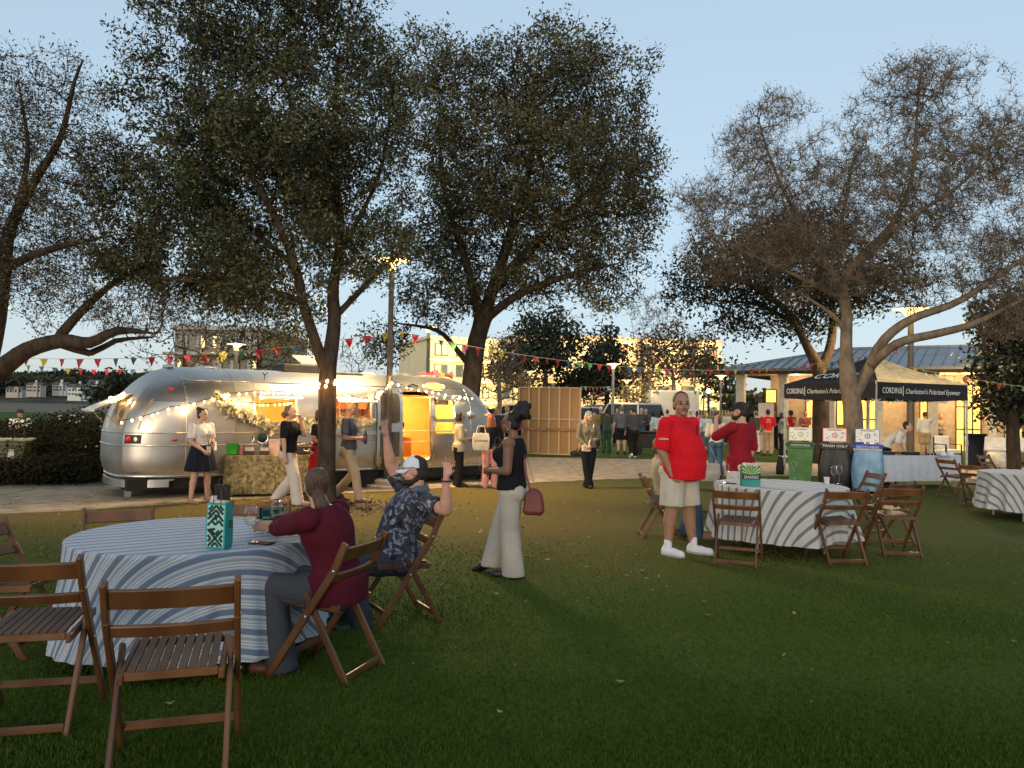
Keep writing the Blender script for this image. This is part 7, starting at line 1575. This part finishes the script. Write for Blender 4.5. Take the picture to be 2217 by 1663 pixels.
def ex10(i): tote(i, Vector((.0, -.26, 1.0)) if False else Vector((-.22, -.12, .98)), 'cream tote bag on the shoulder of the red-haired woman', cream_t, 'CORDINA', rz=R(10)); tote(i, Vector((.12, -.2, .80)), 'clear plastic bag carried by the red-haired woman', glassm('clear_plastic', (.85, .85, .85), .5, .2), sz=(.2, .1, .3), rz=0)
person('red-haired woman in a black jacket and pink trousers by the trailer front', px=1060, foot=1056, H=1.56, face=350, skin='light', hair='red', style='long', female=True, top=blk, bottom=pinkp, arms=('holdlow', 'hold'), legs='stand', sleeve=.95, topz=.53, legw=.05, shoe=shoe_w, vox=.014, extras=ex10)
person('man in a backwards cap drinking behind the red-haired woman', px=1046, foot=1038, H=1.76, face=160, skin='light', hair='brown', style='short', top=cloth('pink_stripe', (.45, .16, .18)), bottom=blk, arms=('phone', 'hold'), legs='stand', sleeve=.4, topz=.5, legw=.048, shoe=shoe_k, vox=.016, cap=pm('cap_tan', (.35, .26, .18), rough=.8), brim='backcap', beard='full')
def ex12(i):
    m2 = MB(); m2.box((0, 0, 0), (.20, .07, .14)); o = empty('crossbody_bag', to_w(i, Vector((.09, .15, .86))), i['root'].rotation_euler.z, 'cream crossbody bag worn by the woman in the black trousers and cap', 'bag'); m2.build('pouch', cream_t, o, bevel=.02)
    m2 = MB(); m2.bar((-.05, -.01, .05), (-.18, -.06, .52), .03, .006); m2.build('strap', cream_t, o)
person('woman with long fair hair, a cap and black trousers on the path', px=1273, foot=1056, H=1.66, face=170, skin='light', hair='blond', style='longf', female=True, top=cloth('olive_tee', (.17, .15, .10)), bottom=blk, arms=('holdlow', 'hold'), legs='cross', sleeve=.9, topz=.53, legw=.056, shoe=shoe_k, vox=.013, cap=pm('cap_pattern', (.5, .48, .44), rough=.8, col2=(.03, .03, .03), scale=28), head=(-20, 0), extras=ex12)
person('bearded man in a dark red overshirt and black cap raising a phone', px=1602, foot=1152, H=1.84, face=318, skin='pink', hair='dark', style='short', top=darkred, bottom=cloth('white_shorts', (.62, .57, .50)), arms=('pocket', 'phone'), legs='stand', fat=1.14, sleeve=.55, topz=.46, leglen=.96, shoe=shoe_w, vox=.011, cap=capk, beard='full', head=(-20, 0))
person('long-haired woman in a cream blouse and blue jeans seen from behind', px=1549, foot=1032, H=1.66, face=2, skin='light', hair='dark', style='long', female=True, top=creamk, bottom=jeans, arms=('hold', 'hold'), legs='stand', sleeve=.7, topz=.53, legw=.052, shoe=shoe_k, vox=.013)
sg = Gg(1420, 1158); person('seated person in a beige sweater and jeans behind the red polo man', at=cs1.location + Vector((.04, 0, 0)), H=1.66, face=90, skin='light', hair='brown', style='bob', top=beige, bottom=jeans, sit=.455, lean=-5, sleeve=.95, topz=.5, legw=.05, shoe=sandal, vox=.013, arms=('holdlow', 'holdlow'))
wp_ = XY(1918, 18.9); person('man in a white polo bending over the long table under the tent', at=wp_, H=1.74, face=128, skin='light', hair='dark', style='short', top=whiteshirt, bottom=blk, arms=('reach', 'reach'), legs='stand', lean=48, sleeve=.42, topz=.5, legw=.048, shoe=shoe_k, vox=.014)
dpos = TL + TU * (side(893, 950)[0]) + TN * (-.55); person('person in a dark shirt bending inside the trailer doorway', at=Vector((dpos.x, dpos.y, .40)), H=1.55, face=250, skin='light', hair='dark', style='short', top=maroon, bottom=blk, arms=('reach', 'hold'), legs='stand', lean=60, sleeve=.4, shoe=shoe_k, vox=.016)
person('person in a white shirt and dark hat beyond the hedge at the left', at=XY(42, 21.5, -.35), H=1.68, face=165, skin='light', hair='dark', style='short', top=whiteshirt, bottom=navy, arms=('hold', 'hold'), sleeve=.8, vox=.018, shoe=shoe_k, cap=capk, brim='wide')
# --- crowd: (px, foot y or depth, H, face, hair, style, top, bottom, sleeve, extra)
crowd = [
 (1371, 992, 1.80, 2, 'tan', 'dark', 'short', charcoal, blk, .9, dict(legs='walk'), 'man in charcoal shirt and black trousers walking away alone across the lawn'),
 (1345, 983, 1.82, 8, 'light', 'grey', 'short', grey_c, navy, .45, dict(leglen=.95, fat=1.15), 'grey-haired man in a blue-grey shirt and shorts beside the crowd lamp post'),
 (1313, 980, 1.70, 350, 'brown', 'black', 'short', oliv, tealg, .45, dict(legw=.05), 'person in olive shirt and green trousers left of the crowd lamp post'),
 (1286, 976, 1.72, 10, 'light', 'brown', 'short', cloth('ochre', (.35, .22, .07)), charcoal, .3, {}, 'person with an ochre back panel just behind the fair-haired woman'),
 (1300, 968, 1.78, 200, 'light', 'dark', 'short', charcoal, navy, .9, dict(cap=capw), 'man in a pale cap behind the ochre-backed person'),
 (1366, 966, 1.64, 185, 'light', 'brown', 'longf', navy, blk, .9, dict(female=True), 'long-haired woman facing the camera behind the charcoal-shirted man'),
 (1388, 968, 1.76, 190, 'light', 'grey', 'short', charcoal, jeans, .9, {}, 'grey-haired man behind the right shoulder of the man walking away'),
 (1422, 978, 1.66, 355, 'light', 'dark', 'long', lightblue, jeans, .5, dict(female=True), 'woman in a light blue top just left of the red polo man'),
 (1444, 972, 1.70, 10, 'light', 'brown', 'short', palepink, navy, .8, {}, 'person in pale pink right behind the red polo man'),
 (1508, 976, 1.66, 20, 'tan', 'dark', 'pony', hotpink, navy, .45, dict(female=True, cap=capw), 'woman in hot pink with a white cap right of the red polo man'),
 (1494, 970, 1.74, 180, 'light', 'grey', 'short', whiteshirt, jeans, .8, dict(cap=capw, brim='wide'), 'person in a white hat behind the hot pink top'),
 (1528, 982, 1.64, 170, 'light', 'dirty', 'longf', lightblue, jeans, .6, dict(female=True), 'woman with fair hair between the pink top and the cream blouse'),
 (1576, 962, 1.66, 190, 'light', 'blond', 'longf', whiteshirt, blk, .8, dict(female=True), 'blond woman behind the man in dark red'),
 (1636, 982, 1.72, 350, 'light', 'grey', 'short', charcoal, whiteshirt, .95, dict(cap=pm('hat_straw', (.36, .25, .15)), brim='wide'), 'person in a straw hat and dark jacket right of the man in dark red'),
 (1662, 986, 1.78, 10, 'tan', 'black', 'short', darkred if False else cloth('event_red', (.50, .012, .02)), khaki, .45, dict(cap=capk), 'man in a red event shirt and khakis seen from behind'),
 (1692, 990, 1.66, 100, 'tan', 'black', 'bob', cloth('grey_tee', (.20, .21, .21)), blk, .5, dict(female=True), 'woman in a grey top between two red event shirts'),
 (1712, 980, 1.76, 330, 'brown', 'black', 'short', cloth('event_red', (.50, .012, .02)), khaki, .45, dict(cap=capk), 'man in a red event shirt behind the left tent leg'),
 (1743, 972, 1.72, 170, 'light', 'brown', 'short', cloth('dusty_red', (.30, .10, .09)), blk, .5, {}, 'person in dusty red above the green bin'),
 (1760, 962, 1.78, 190, 'light', 'grey', 'short', beige, blk, .8, {}, 'man in beige next to the dark tree trunk behind the green bin'),
 (1800, 968, 1.66, 180, 'light', 'blond', 'longf', blk, blk, .8, dict(female=True), 'fair-haired woman between the tree trunks behind the bins'),
 (1868, 968, 1.68, 185, 'tan', 'black', 'short', cloth('orange', (.60, .14, .05)), blk, .45, {}, 'person in orange under the tent'),
 (1889, 966, 1.76, 10, 'brown', 'black', 'short', navy, navy, .9, {}, 'man in navy beside the person in orange'),
 (2002, 990, 1.80, 5, 'light', 'brown', 'short', whiteshirt, khaki, .8, dict(leglen=.96, fat=1.1), 'man in a white shirt and khaki shorts seen from behind under the tent'),
 (2014, 984, 1.78, 15, 'light', 'dark', 'short', navy, charcoal, .9, {}, 'man in navy just right of the white-shirted man'),
 (2034, 984, 1.70, 150, 'light', 'dark', 'short', cloth('tan_shirt', (.44, .36, .26)), leather_b, .9, {}, 'man in a tan shirt and brown trousers at the right under the tent'),
 (1985, 975, 1.66, 190, 'light', 'blond', 'longf', charcoal, blk, .8, dict(female=True), 'fair-haired woman left of the white-shirted man'),
 (1938, 974, 1.66, 180, 'light', 'blond', 'longf', beige, blk, .8, dict(female=True), 'blond woman behind the bending man in the white polo'),
 (1096, 990, 1.76, 175, 'light', 'grey', 'short', lightblue, navy, .8, {}, 'man in a pale blue shirt left of the stage flat'),
 (1116, 985, 1.66, 200, 'light', 'dark', 'longf', cloth('dusty_red', (.30, .10, .09)), blk, .8, dict(female=True), 'woman in dusty red at the left edge of the stage flat'),
 (1075, 996, 1.72, 200, 'light', 'dark', 'short', charcoal, blk, .8, {}, 'man in charcoal behind the red-haired woman'),
 (1278, 962, 1.74, 20, 'tan', 'dark', 'short', navy, blk, .8, {}, 'person in navy at the right edge of the stage flat'),
 (1398, 962, 1.72, 200, 'light', 'dark', 'short', cloth('brown_jkt', (.12, .07, .045)), blk, .9, {}, 'person in a brown jacket beside the grill cart'),
 (1485, 960, 1.70, 180, 'light', 'brown', 'short', grey_c, blk, .8, {}, 'person in grey-blue behind the white hat'),
 (1650, 966, 1.70, 180, 'light', 'dark', 'longf', whiteshirt, jeans, .8, dict(female=True), 'woman in white behind the red event shirt'),
 (1675, 972, 1.74, 200, 'tan', 'dark', 'short', navy, blk, .8, {}, 'person in navy between the red event shirts'),
 (1335, 962, 1.70, 180, 'light', 'grey', 'short', charcoal, blk, .9, {}, 'person in charcoal behind the blue-grey shirt'),
]
arml = [('down', 'down'), ('hold', 'down'), ('hold', 'hold'), ('down', 'hold'), ('cross', 'cross'), ('holdlow', 'holdlow'), ('mouth', 'down')]
for k, (px, fy_, H, fc, sk_, hr, sty, tp, bt, slv, kw, lb) in enumerate(crowd):
    kw = dict(kw); ar = kw.pop('arms', arml[(k * 5 + 1) % 7]); lg = kw.pop('legs', 'stand')
    person(lb, px=px, foot=fy_, H=H, face=fc, skin=sk_, hair=hr, style=sty, top=tp, bottom=bt, arms=ar, legs=lg, sleeve=slv, topz=kw.pop('topz', .50), legw=kw.pop('legw', .046), shoe=shoe_k if k % 3 else shoe_w, vox=.021, group=CG, **kw)
    if 'red event shirt' in lb and 'behind' in lb or lb.startswith('man in a red event'):
        r = [o for o in bpy.data.objects if o.get('label') == lb][0]
        text('CA', 'lettering', .10, wh_m, r, (.0, -.155, H * .745), (R(90), 0, 0), align='CENTER'); text('CORDINA', 'lettering', .045, wh_m, r, (.0, -.155, H * .71), (R(90), 0, 0), align='CENTER')

# ------------------------------------------------------------ things on the tables
cg = glassm('clear_glass', mix=.35)
def wine(c, label, s=1.0, wine_m=None):
    r = empty('wine_glass', c, 0, label, 'glass'); m2 = MB(); m2.lathe([(.001, .0), (.036, .001), (.036, .003), (.006, .006), (.004, .02), (.004, .095), (.012, .108), (.036, .135), (.042, .155), (.038, .19), (.031, .225)], 24); m2.build('bowl', cg, r, smooth=True)
    if wine_m: m2 = MB(); m2.lathe([(.004, .110), (.033, .135), (.039, .152), (.001, .153)], 20); m2.build('wine', wine_m, r, smooth=True)
    r.scale = (s, s, s); return r
wn = glassm('white_wine', (.95, .93, .82), .3)
def on1(px, py): return G(px, py, T1C.z + .767)
def on2(px, py): return G(px, py, T2C.z + .767)
wine(on1(541, 1179), 'wine glass beside the patterned teal bag', wine_m=wn); wine(on1(598, 1160), 'wine glass half hidden by the maroon elbow')
wine(on2(1720, 1036), 'wine glass standing alone in the middle of the grey striped table'); wine(on2(1806, 1049), 'left one of the two wine glasses at the right rim of the grey striped table'); wine(on2(1817, 1047), 'right one of the two wine glasses at the right rim of the grey striped table'); wine(on2(1572, 1042), 'wine glass at the left rim of the grey striped table')
def cup(c, label, r=.036, h=.085, m=None):
    m2 = MB(); m2.lathe([(r * .75, 0), (r * .8, .001), (r, h), (r * .93, h), (r * .72, .006)], 18); return thing_mesh(m2, 'cup', m or pm('cup_frost', (.66, .64, .62), rough=.4), label, 'cup', smooth='auto', loc=c)
cup(on2(1790, 1048), 'white plastic cup next to the pair of wine glasses'); cup(on2(1592, 1036), 'white plastic cup beside the green box'); cup(on1(604, 1150), 'large frosted cup under the maroon arm', .045, .11)
def phone(c, rz, label, sz=(.075, .15, .009)):
    m2 = MB(); m2.box((0, 0, sz[2] / 2), sz); return thing_mesh(m2, 'phone', pm('phone_black', (.012, .012, .012), rough=.15), label, 'phone', loc=c, rz=rz, bevel=.003)
phone(on1(566, 1177), R(75), 'black phone lying by the maroon elbow'); phone(on2(1580, 1047), R(80), 'black phone at the left rim of the grey striped table')
# patterned teal paper bags
teal = pm('bag_teal', (.03, .30, .27), rough=.6, var=.05); mint = pm('bag_mint', (.32, .62, .52), rough=.6, var=.04); inkm = pm('bag_ink', (.006, .035, .04), rough=.6)
KEY = [[(-1, .15), (-.1, 1.05), (.0, 1.15), (.95, .2)], [(-1, -.35), (-.45, .2), (0, .65), (.45, .2), (.05, -.2), (-.15, 0), (0, .15)], [(.98, -.55), (.25, .2)], [(-1, -1.05), (-.3, -.35), (.2, .15)], [(-.5, -.15), (-1, .35)], [(1, -1.05), (.45, -.5), (0, -.95), (-.45, -.5), (-.05, -.1), (.15, -.3), (.0, -.45)],
       [(-1, -1.55), (0, -.55 - .85), (0, -1.4)], [(-.9, -1.5), (.9, .3 - 3.6 + 0)], [(.95, -1.5), (-.9, -3.3)], [(-.5, -1.55), (.0, -2.05), (.5, -1.55)], [(-.95, -2.1), (-.55, -2.45), (-.95, -2.8)], [(.95, -2.1), (.55, -2.45), (.95, -2.8)], [(-.45, -3.35), (0, -2.9), (.45, -3.35)], [(-.95, .65), (-.45, 1.15)], [(.95, .65), (.45, 1.15)]]
def teal_bag(c, rz, w_, d, h, label, tip=None, key=True, handles=True):
    r = empty('paper_bag', c, rz, label, 'bag'); 
    if tip: r.rotation_euler = (tip[0], tip[1], rz)
    m2 = MB(); q = ((-1, -1), (1, -1), (1, 1), (-1, 1)); m2.loft([[Vector((sx * a, sy * b, z)) for sx, sy in q] for a, b, z in ((w_ / 2 * .9, d / 2 * .9, 0), (w_ / 2, d / 2, .03), (w_ / 2, d / 2, h * .5), (w_ / 2 * .97, d / 2 * .8, h))], cap=False); m2.build('paper', teal, r)
    y = -d / 2 - .0012; f = lambda u, v: Vector((u * w_ * .40, y + (.018 * max(0, (v + 3.4) / 4.8 - .5) * 2 * (d / 2 * .2) / .018 if True else 0), h * (.06 + .88 * (v + 3.35) / 4.5)))
    if key:
        m2 = MB(); m2.loft([[f(-1.08, v) , f(1.08, v)] for v in (-3.4, -1.05, 1.2)], cap=False, closed=False); fp = m2.build('print', mint, r); m2 = MB()
        for ln in KEY:
            for (a, b) in zip(ln, ln[1:]):
                p, q_ = f(*a) + Vector((0, -.001, 0)), f(*b) + Vector((0, -.001, 0))
                if p.z < h * .05 or q_.z < h * .03 or p.z > h * .97: continue
                m2.bar(p, q_, h * .052, .0016, Vector((0, 1, 0)))
        m2.build('key_pattern', inkm, fp)
    for s in (1, -1): m2 = MB(); m2.bar((s * (w_ / 2 + .001), 0, h * .45), (s * (w_ / 2 + .001), 0, h * .62), .002, d * .45, Vector((1, 0, 0))); m2.build('side_label', inkm, r)
    m2 = MB(); m2.loft([[Vector((sx * w_ * .36, sy * d * .3, z)) for sx, sy in q] for z in (h * .93, h * 1.03)], cap=False); m2.build('tissue', paper, r)
    if handles:
        for s in (1, -1): m2 = MB(); m2.tube([(-w_ * .2, s * d * .4, h * .97), (-w_ * .17, s * d * .3, h * 1.25), (0, s * d * .25, h * 1.36), (w_ * .17, s * d * .3, h * 1.25), (w_ * .2, s * d * .4, h * .97)], .0028, 5); m2.build('handle', shoe_k, r)
    return r
teal_bag(on1(474, 1187), R(-12), .125, .085, .27, 'upright teal paper bag with a dark key pattern on the blue striped table')
teal_bag(on1(592, 1147) + Vector((0, 0, .045)), R(12), .16, .09, .20, 'teal paper bag lying on its side behind the maroon arm', tip=(R(62), 0), handles=False)
m2 = MB(); m2.lathe([(.028, 0), (.03, .01), (.03, .15), (.02, .17), (.02, .19)], 16); thing_mesh(m2, 'bottle', pm('bottle_white', (.62, .60, .56), rough=.3), 'white bottle behind the patterned teal bag', 'bottle', smooth='auto', loc=on1(462, 1132))
# the SHADES box
c = on2(1624, 1052); bxr = empty('gift_box', c, R(-4), 'green sunburst box reading SHADES on the grey striped table', 'box'); bw, bh = .215, .235
m2 = MB(); m2.bbox((-bw / 2, -.05, 0), (bw / 2, .05, bh)); m2.build('carton', pm('box_green', (.03, .13, .05), rough=.6), bxr); m2 = MB(); m2.bbox((-bw / 2, -.0515, 0), (bw / 2, -.0503, bh * .33)); m2.build('teal_panel', pm('box_teal', (.02, .27, .22), rough=.6), bxr)
m2 = MB(); m2.bbox((-bw / 2, -.0525, bh * .36), (bw / 2, -.0503, bh * .56)); m2.build('band', inkm, bxr)
for k in range(9):
    a = R(20 + 140 * k / 8); m2 = MB(); o_ = Vector((0, -.0512, bh * .57)); L_ = min(bh * .42 / math.sin(a), bw * .48 / max(.02, abs(math.cos(a)))); u = Vector((math.cos(a), 0, math.sin(a))); v = Vector((-u.z, 0, u.x)); m2.add([o_, o_ + u * L_ + v * L_ * .075, o_ + u * L_ - v * L_ * .075], [(0, 2, 1)]); m2.build('ray', pm('ray_lime', (.42, .66, .25), rough=.6), bxr)
text('SHADES', 'lettering', .047, wh_m, bxr, (0, -.0535, bh * .39), (R(90), 0, 0), align='CENTER', sx=1.0)
m2 = MB()
for k in range(5): m2.box(((k - 2) * .035, 0, bh + .012), (.03, .06, .045), Matrix.Rotation(.3 * (k % 3 - 1), 3, 'Y'))
m2.build('tissue', paper, bxr)
# cream tote on the chair by the polo man
class _I(dict): pass
tb_ = dict(root=empty('anchor')); bpy.data.objects.remove(tb_['root'])
p = Gg(1535, 1122); r = empty('tote_bag', (p.x, p.y, .62), R(-20), 'cream canvas tote hanging on the chair right of the red polo man', 'bag'); m2 = MB(); m2.loft([[Vector((sx * a, sy * b, z)) for sx, sy in ((-1, -1), (1, -1), (1, 1), (-1, 1))] for a, b, z in ((.14, .05, -.14), (.17, .06, 0), (.16, .03, .16))]); m2.build('sack', pm('tote_canvas', (.55, .46, .36), rough=.9), r, bevel=.02); m2 = MB(); m2.bar((-.12, 0, .15), (-.06, 0, .42), .03, .006); m2.bar((.13, 0, .15), (.0, 0, .44), .03, .006); m2.build('strap', pm('tote_canvas', (.55, .46, .36), rough=.9), r)
# on the floral table
fz = -.1 + .765; FT = lambda px, dep=.25: (mrt.location + Matrix.Rotation(mrz, 3, 'Z') @ Vector((((XY(px, 14.2) - mrt.location).to_2d().length), dep, 0))) * 1.0 + Vector((0, 0, .765))
def ft(px, dep=.25):
    "point on the floral table top under the photo column px"
    e = Vector((math.cos(mrz), math.sin(mrz), 0)); n = Vector((-e.y, e.x, 0)); d = ray(px, 985); o = mrt.location + n * dep; t = o.dot(n) / d.dot(n); q = d * t; return Vector((q.x, q.y, fz))
m2 = MB(); m2.lathe([(.075, 0), (.095, .01), (.11, .19), (.118, .20), (.105, .19), (.09, .01)], 22); thing_mesh(m2, 'bucket', pm('bucket_green', (.05, .50, .03), rough=.4), 'bright green bucket at the left end of the floral table', 'bucket', smooth='auto', loc=ft(503))
m2 = MB(); m2.lathe([(.035, 0), (.04, .02), (.04, .12), (.018, .15), (.018, .18)], 14); thing_mesh(m2, 'bottle', pm('bottle_pink', (.62, .22, .20), rough=.4), 'pink bottle beside the green bucket', 'bottle', smooth='auto', loc=ft(521))
for k, (px, lb) in enumerate(((537, 'round tabletop mirror nearer the green bucket'), (567, 'round tabletop mirror farther from the green bucket'))):
    r = empty('mirror', ft(px, .35), mrz, lb, 'mirror'); m2 = MB(); m2.lathe([(.06, 0), (.06, .01), (.01, .02), (.008, .2)], 14); m2.build('stand', alu2, r, smooth='auto'); m2 = MB(); m2.tube([(.10 * math.cos(a), 0, .30 + .10 * math.sin(a)) for a in [2 * math.pi * j / 20 for j in range(21)]], .008, 5); m2.build('rim', alu2, r); m2 = MB(); m2.loft([[Vector((q * .098 * math.cos(a), .002, .30 + q * .098 * math.sin(a))) for a in [2 * math.pi * j / 20 for j in range(20)]] for q in (1, .02)], cap=False); m2.build('mirror_glass', pm('mirror_silver', (.8, .8, .8), rough=.05, metal=1), r)
for px, lb, w_ in ((540, 'dark display box in front of the nearer round mirror', .18), (572, 'dark display box in front of the farther round mirror', .17)):
    r = empty('display_box', ft(px, .12), mrz, lb, 'box'); m2 = MB(); m2.bbox((-w_ / 2, -.05, 0), (w_ / 2, .06, .07)); m2.build('tray', pm('box_darkwood', (.06, .025, .02), rough=.5), r, bevel=.005)
    for k in range(4): m2 = MB(); m2.box((-w_ / 2 + .03 + k * w_ / 4.6, 0, .10), (.03, .02, .06)); m2.build('card', paper, r)
m2 = MB(); m2.box((0, 0, .14), (.19, .02, .28), Matrix.Rotation(-.12, 3, 'X')); thing_mesh(m2, 'card_stand', pm('card_pink', (.66, .42, .36), rough=.7), 'pink notice card standing on the floral table', 'sign', loc=ft(593), rz=mrz, bevel=.004)
r = empty('suitcase', ft(662, .2), mrz, 'small dark open case at the trunk end of the floral table', 'case'); m2 = MB(); m2.bbox((-.2, -.12, 0), (.2, .14, .17)); m2.build('shell', pm('case_dark', (.05, .05, .045), rough=.5), r, bevel=.02); m2 = MB(); m2.tube([(-.05, -.125, .11), (-.04, -.15, .07), (.04, -.15, .07), (.05, -.125, .11)], .008, 5); m2.build('handle', alu2, r)
for k in range(7):
    q = ft(640 + k * 6, .2) + Vector((0, 0, .19 + .02 * (k % 2))); r = empty('sunglasses', q, mrz + k, 'pair of dark red sunglasses in the heap on the dark open case', 'sunglasses', 'sunglasses heaped on the open case'); m2 = MB()
    for s in (-1, 1): m2.tube([(s * .033 + .024 * math.cos(a), 0, .02 * math.sin(a)) for a in [2 * math.pi * j / 10 for j in range(11)]], .005, 4); m2.tube([(s * .06, 0, .01), (s * .065, .12, 0)], .004, 4)
    m2.build('frame', pm('frames_red', (.20, .015, .02), rough=.3), r)
# under / beside the floral table
m2 = MB(); m2.bbox((-.13, -.09, 0), (.13, .09, .30)); m2.tube([(-.06, 0, .3), (-.05, 0, .4), (.05, 0, .4), (.06, 0, .3)], .008, 5); q = Gg(481, 1087); thing_mesh(m2, 'black_bag', shoe_k, 'black bag on the ground at the left leg of the floral table', 'bag', loc=q, rz=mrz)
# on the long table under the tent
lt = lambda px, dep=.3: Vector((XY(px, 17.9 + dep * .6).x, 17.9 + dep * .4, .665))
for k, (px, lb) in enumerate(((2040, 'left white cap on the long table'), (2056, 'right white cap on the long table'))):
    r = empty('cap', lt(px, .1), R(160 + 20 * k), lb, 'cap'); m2 = MB(); m2.lathe([(.085, 0), (.085, .03), (.07, .07), (.03, .10), (.001, .105)], 16); m2.build('crown', capw, r, smooth=True); m2 = MB(); m2.ell((0, .11, .005), (.08, .08, .008)); m2.build('brim', capw, r, smooth=True)
for k in range(9):
    px = 1922 + k * 12; r = empty('sunglasses', lt(px, .12 + .1 * (k % 3)) + Vector((0, 0, .02)), k * .7, 'pair of black sunglasses laid out on the long table under the tent', 'sunglasses', 'sunglasses laid out on the long table'); m2 = MB()
    for s in (-1, 1): m2.ell((s * .035, 0, .005), (.032, .006, .024)); m2.tube([(s * .068, 0, .01), (s * .07, .13, 0)], .005, 4)
    m2.build('frame', shoe_k, r)
for k, (px, lb) in enumerate(((1915, 'black case at the left end of the long table'), (1968, 'black case in the middle of the long table'))): m2 = MB(); m2.bbox((-.17, -.1, 0), (.17, .12, .07)); thing_mesh(m2, 'display_case', shoe_k, lb, 'case', loc=lt(px, .4), bevel=.008)
# terrace furniture by the pavilion
p = XY(2158, 25.5); m2 = MB(); m2.lathe([(.24, 0), (.29, .1), (.31, .25), (.29, .42), (.25, .50), (.01, .5)], 24); thing_mesh(m2, 'garden_stool', pm('stool_white', (.66, .62, .54), rough=.5), 'white ceramic drum stool on the right lawn', 'stool', smooth='auto', loc=p)
r = empty('armchair', XY(2052, 27), R(10), 'white cushioned armchair behind the right tent leg', 'chair')
for nm, a, b, m_ in (('seat', (-.3, -.3, .35), (.3, .3, .5), whiteshirt), ('backrest', (-.3, .25, .5), (.3, .36, .95), whiteshirt)): m2 = MB(); m2.bbox(a, b); m2.build(nm, m_, r, bevel=.03)
for sx in (-.3, .3):
    for sy in (-.28, .3): m2 = MB(); m2.bbox((sx - .02, sy - .02, 0), (sx + .02, sy + .02, .65 if sy < 0 else .9)); m2.build('leg', shoe_k, r)
    m2 = MB(); m2.bbox((sx - .025, -.28, .65), (sx + .025, .3, .68)); m2.build('armrest', shoe_k, r)
r = empty('high_table', XY(2112, 25), 0, 'tall cocktail table in a dark blue cloth right of the tent', 'table'); m2 = MB(); m2.lathe([(.30, 0), (.22, .5), (.26, 1.0), (.34, 1.07), (.34, 1.10), (.01, 1.10)], 24); m2.build('cloth', navy, r, smooth='auto')
r = empty('sofa', XY(2190, 27.5), R(-10), 'low outdoor sofa at the right edge of the lawn', 'sofa'); m2 = MB(); m2.bbox((-1.0, -.4, .1), (1.0, .4, .42)); m2.build('base', pm('wicker', (.12, .08, .05), rough=.8), r, bevel=.02)
for x in (-.5, .5): m2 = MB(); m2.bbox((x - .45, -.38, .42), (x + .45, .25, .56)); m2.build('cushion', whiteshirt, r, bevel=.04); m2 = MB(); m2.bbox((x - .45, .25, .5), (x + .45, .4, .9)); m2.build('back_cushion', whiteshirt, r, bevel=.04)
# utility box at the left
r = empty('utility_box', XY(22, 17.0), R(8), 'olive utility cabinet in the hedge at the left', 'utility box'); m2 = MB(); m2.bbox((-.42, -.3, 0), (.42, .3, .78)); m2.build('cabinet', pm('olive_paint', (.10, .10, .05), rough=.6), r, bevel=.02); m2 = MB(); m2.bbox((-.44, -.32, .782), (.44, .32, .84)); m2.build('lid', pm('olive_lid', (.30, .29, .18), rough=.6), r, bevel=.015); m2 = MB(); m2.bbox((.1, -.306, .45), (.22, -.3025, .62)); m2.build('warning_label', paper, r); m2 = MB(); m2.bbox((.1, -.306, .36), (.24, -.3025, .42)); m2.build('label_strip', paper, r)

# lettering becomes mesh
if TXT:
    bpy.context.view_layer.update(); dg = bpy.context.evaluated_depsgraph_get()
    for o in TXT:
        me = bpy.data.meshes.new_from_object(o.evaluated_get(dg)); n_ = bpy.data.objects.new('lettering', me); COL.objects.link(n_); n_.parent = o.parent; n_.location = o.location; n_.rotation_euler = o.rotation_euler; n_.scale = o.scale; bpy.data.objects.remove(o)
bpy.data.scenes.remove(TMP)
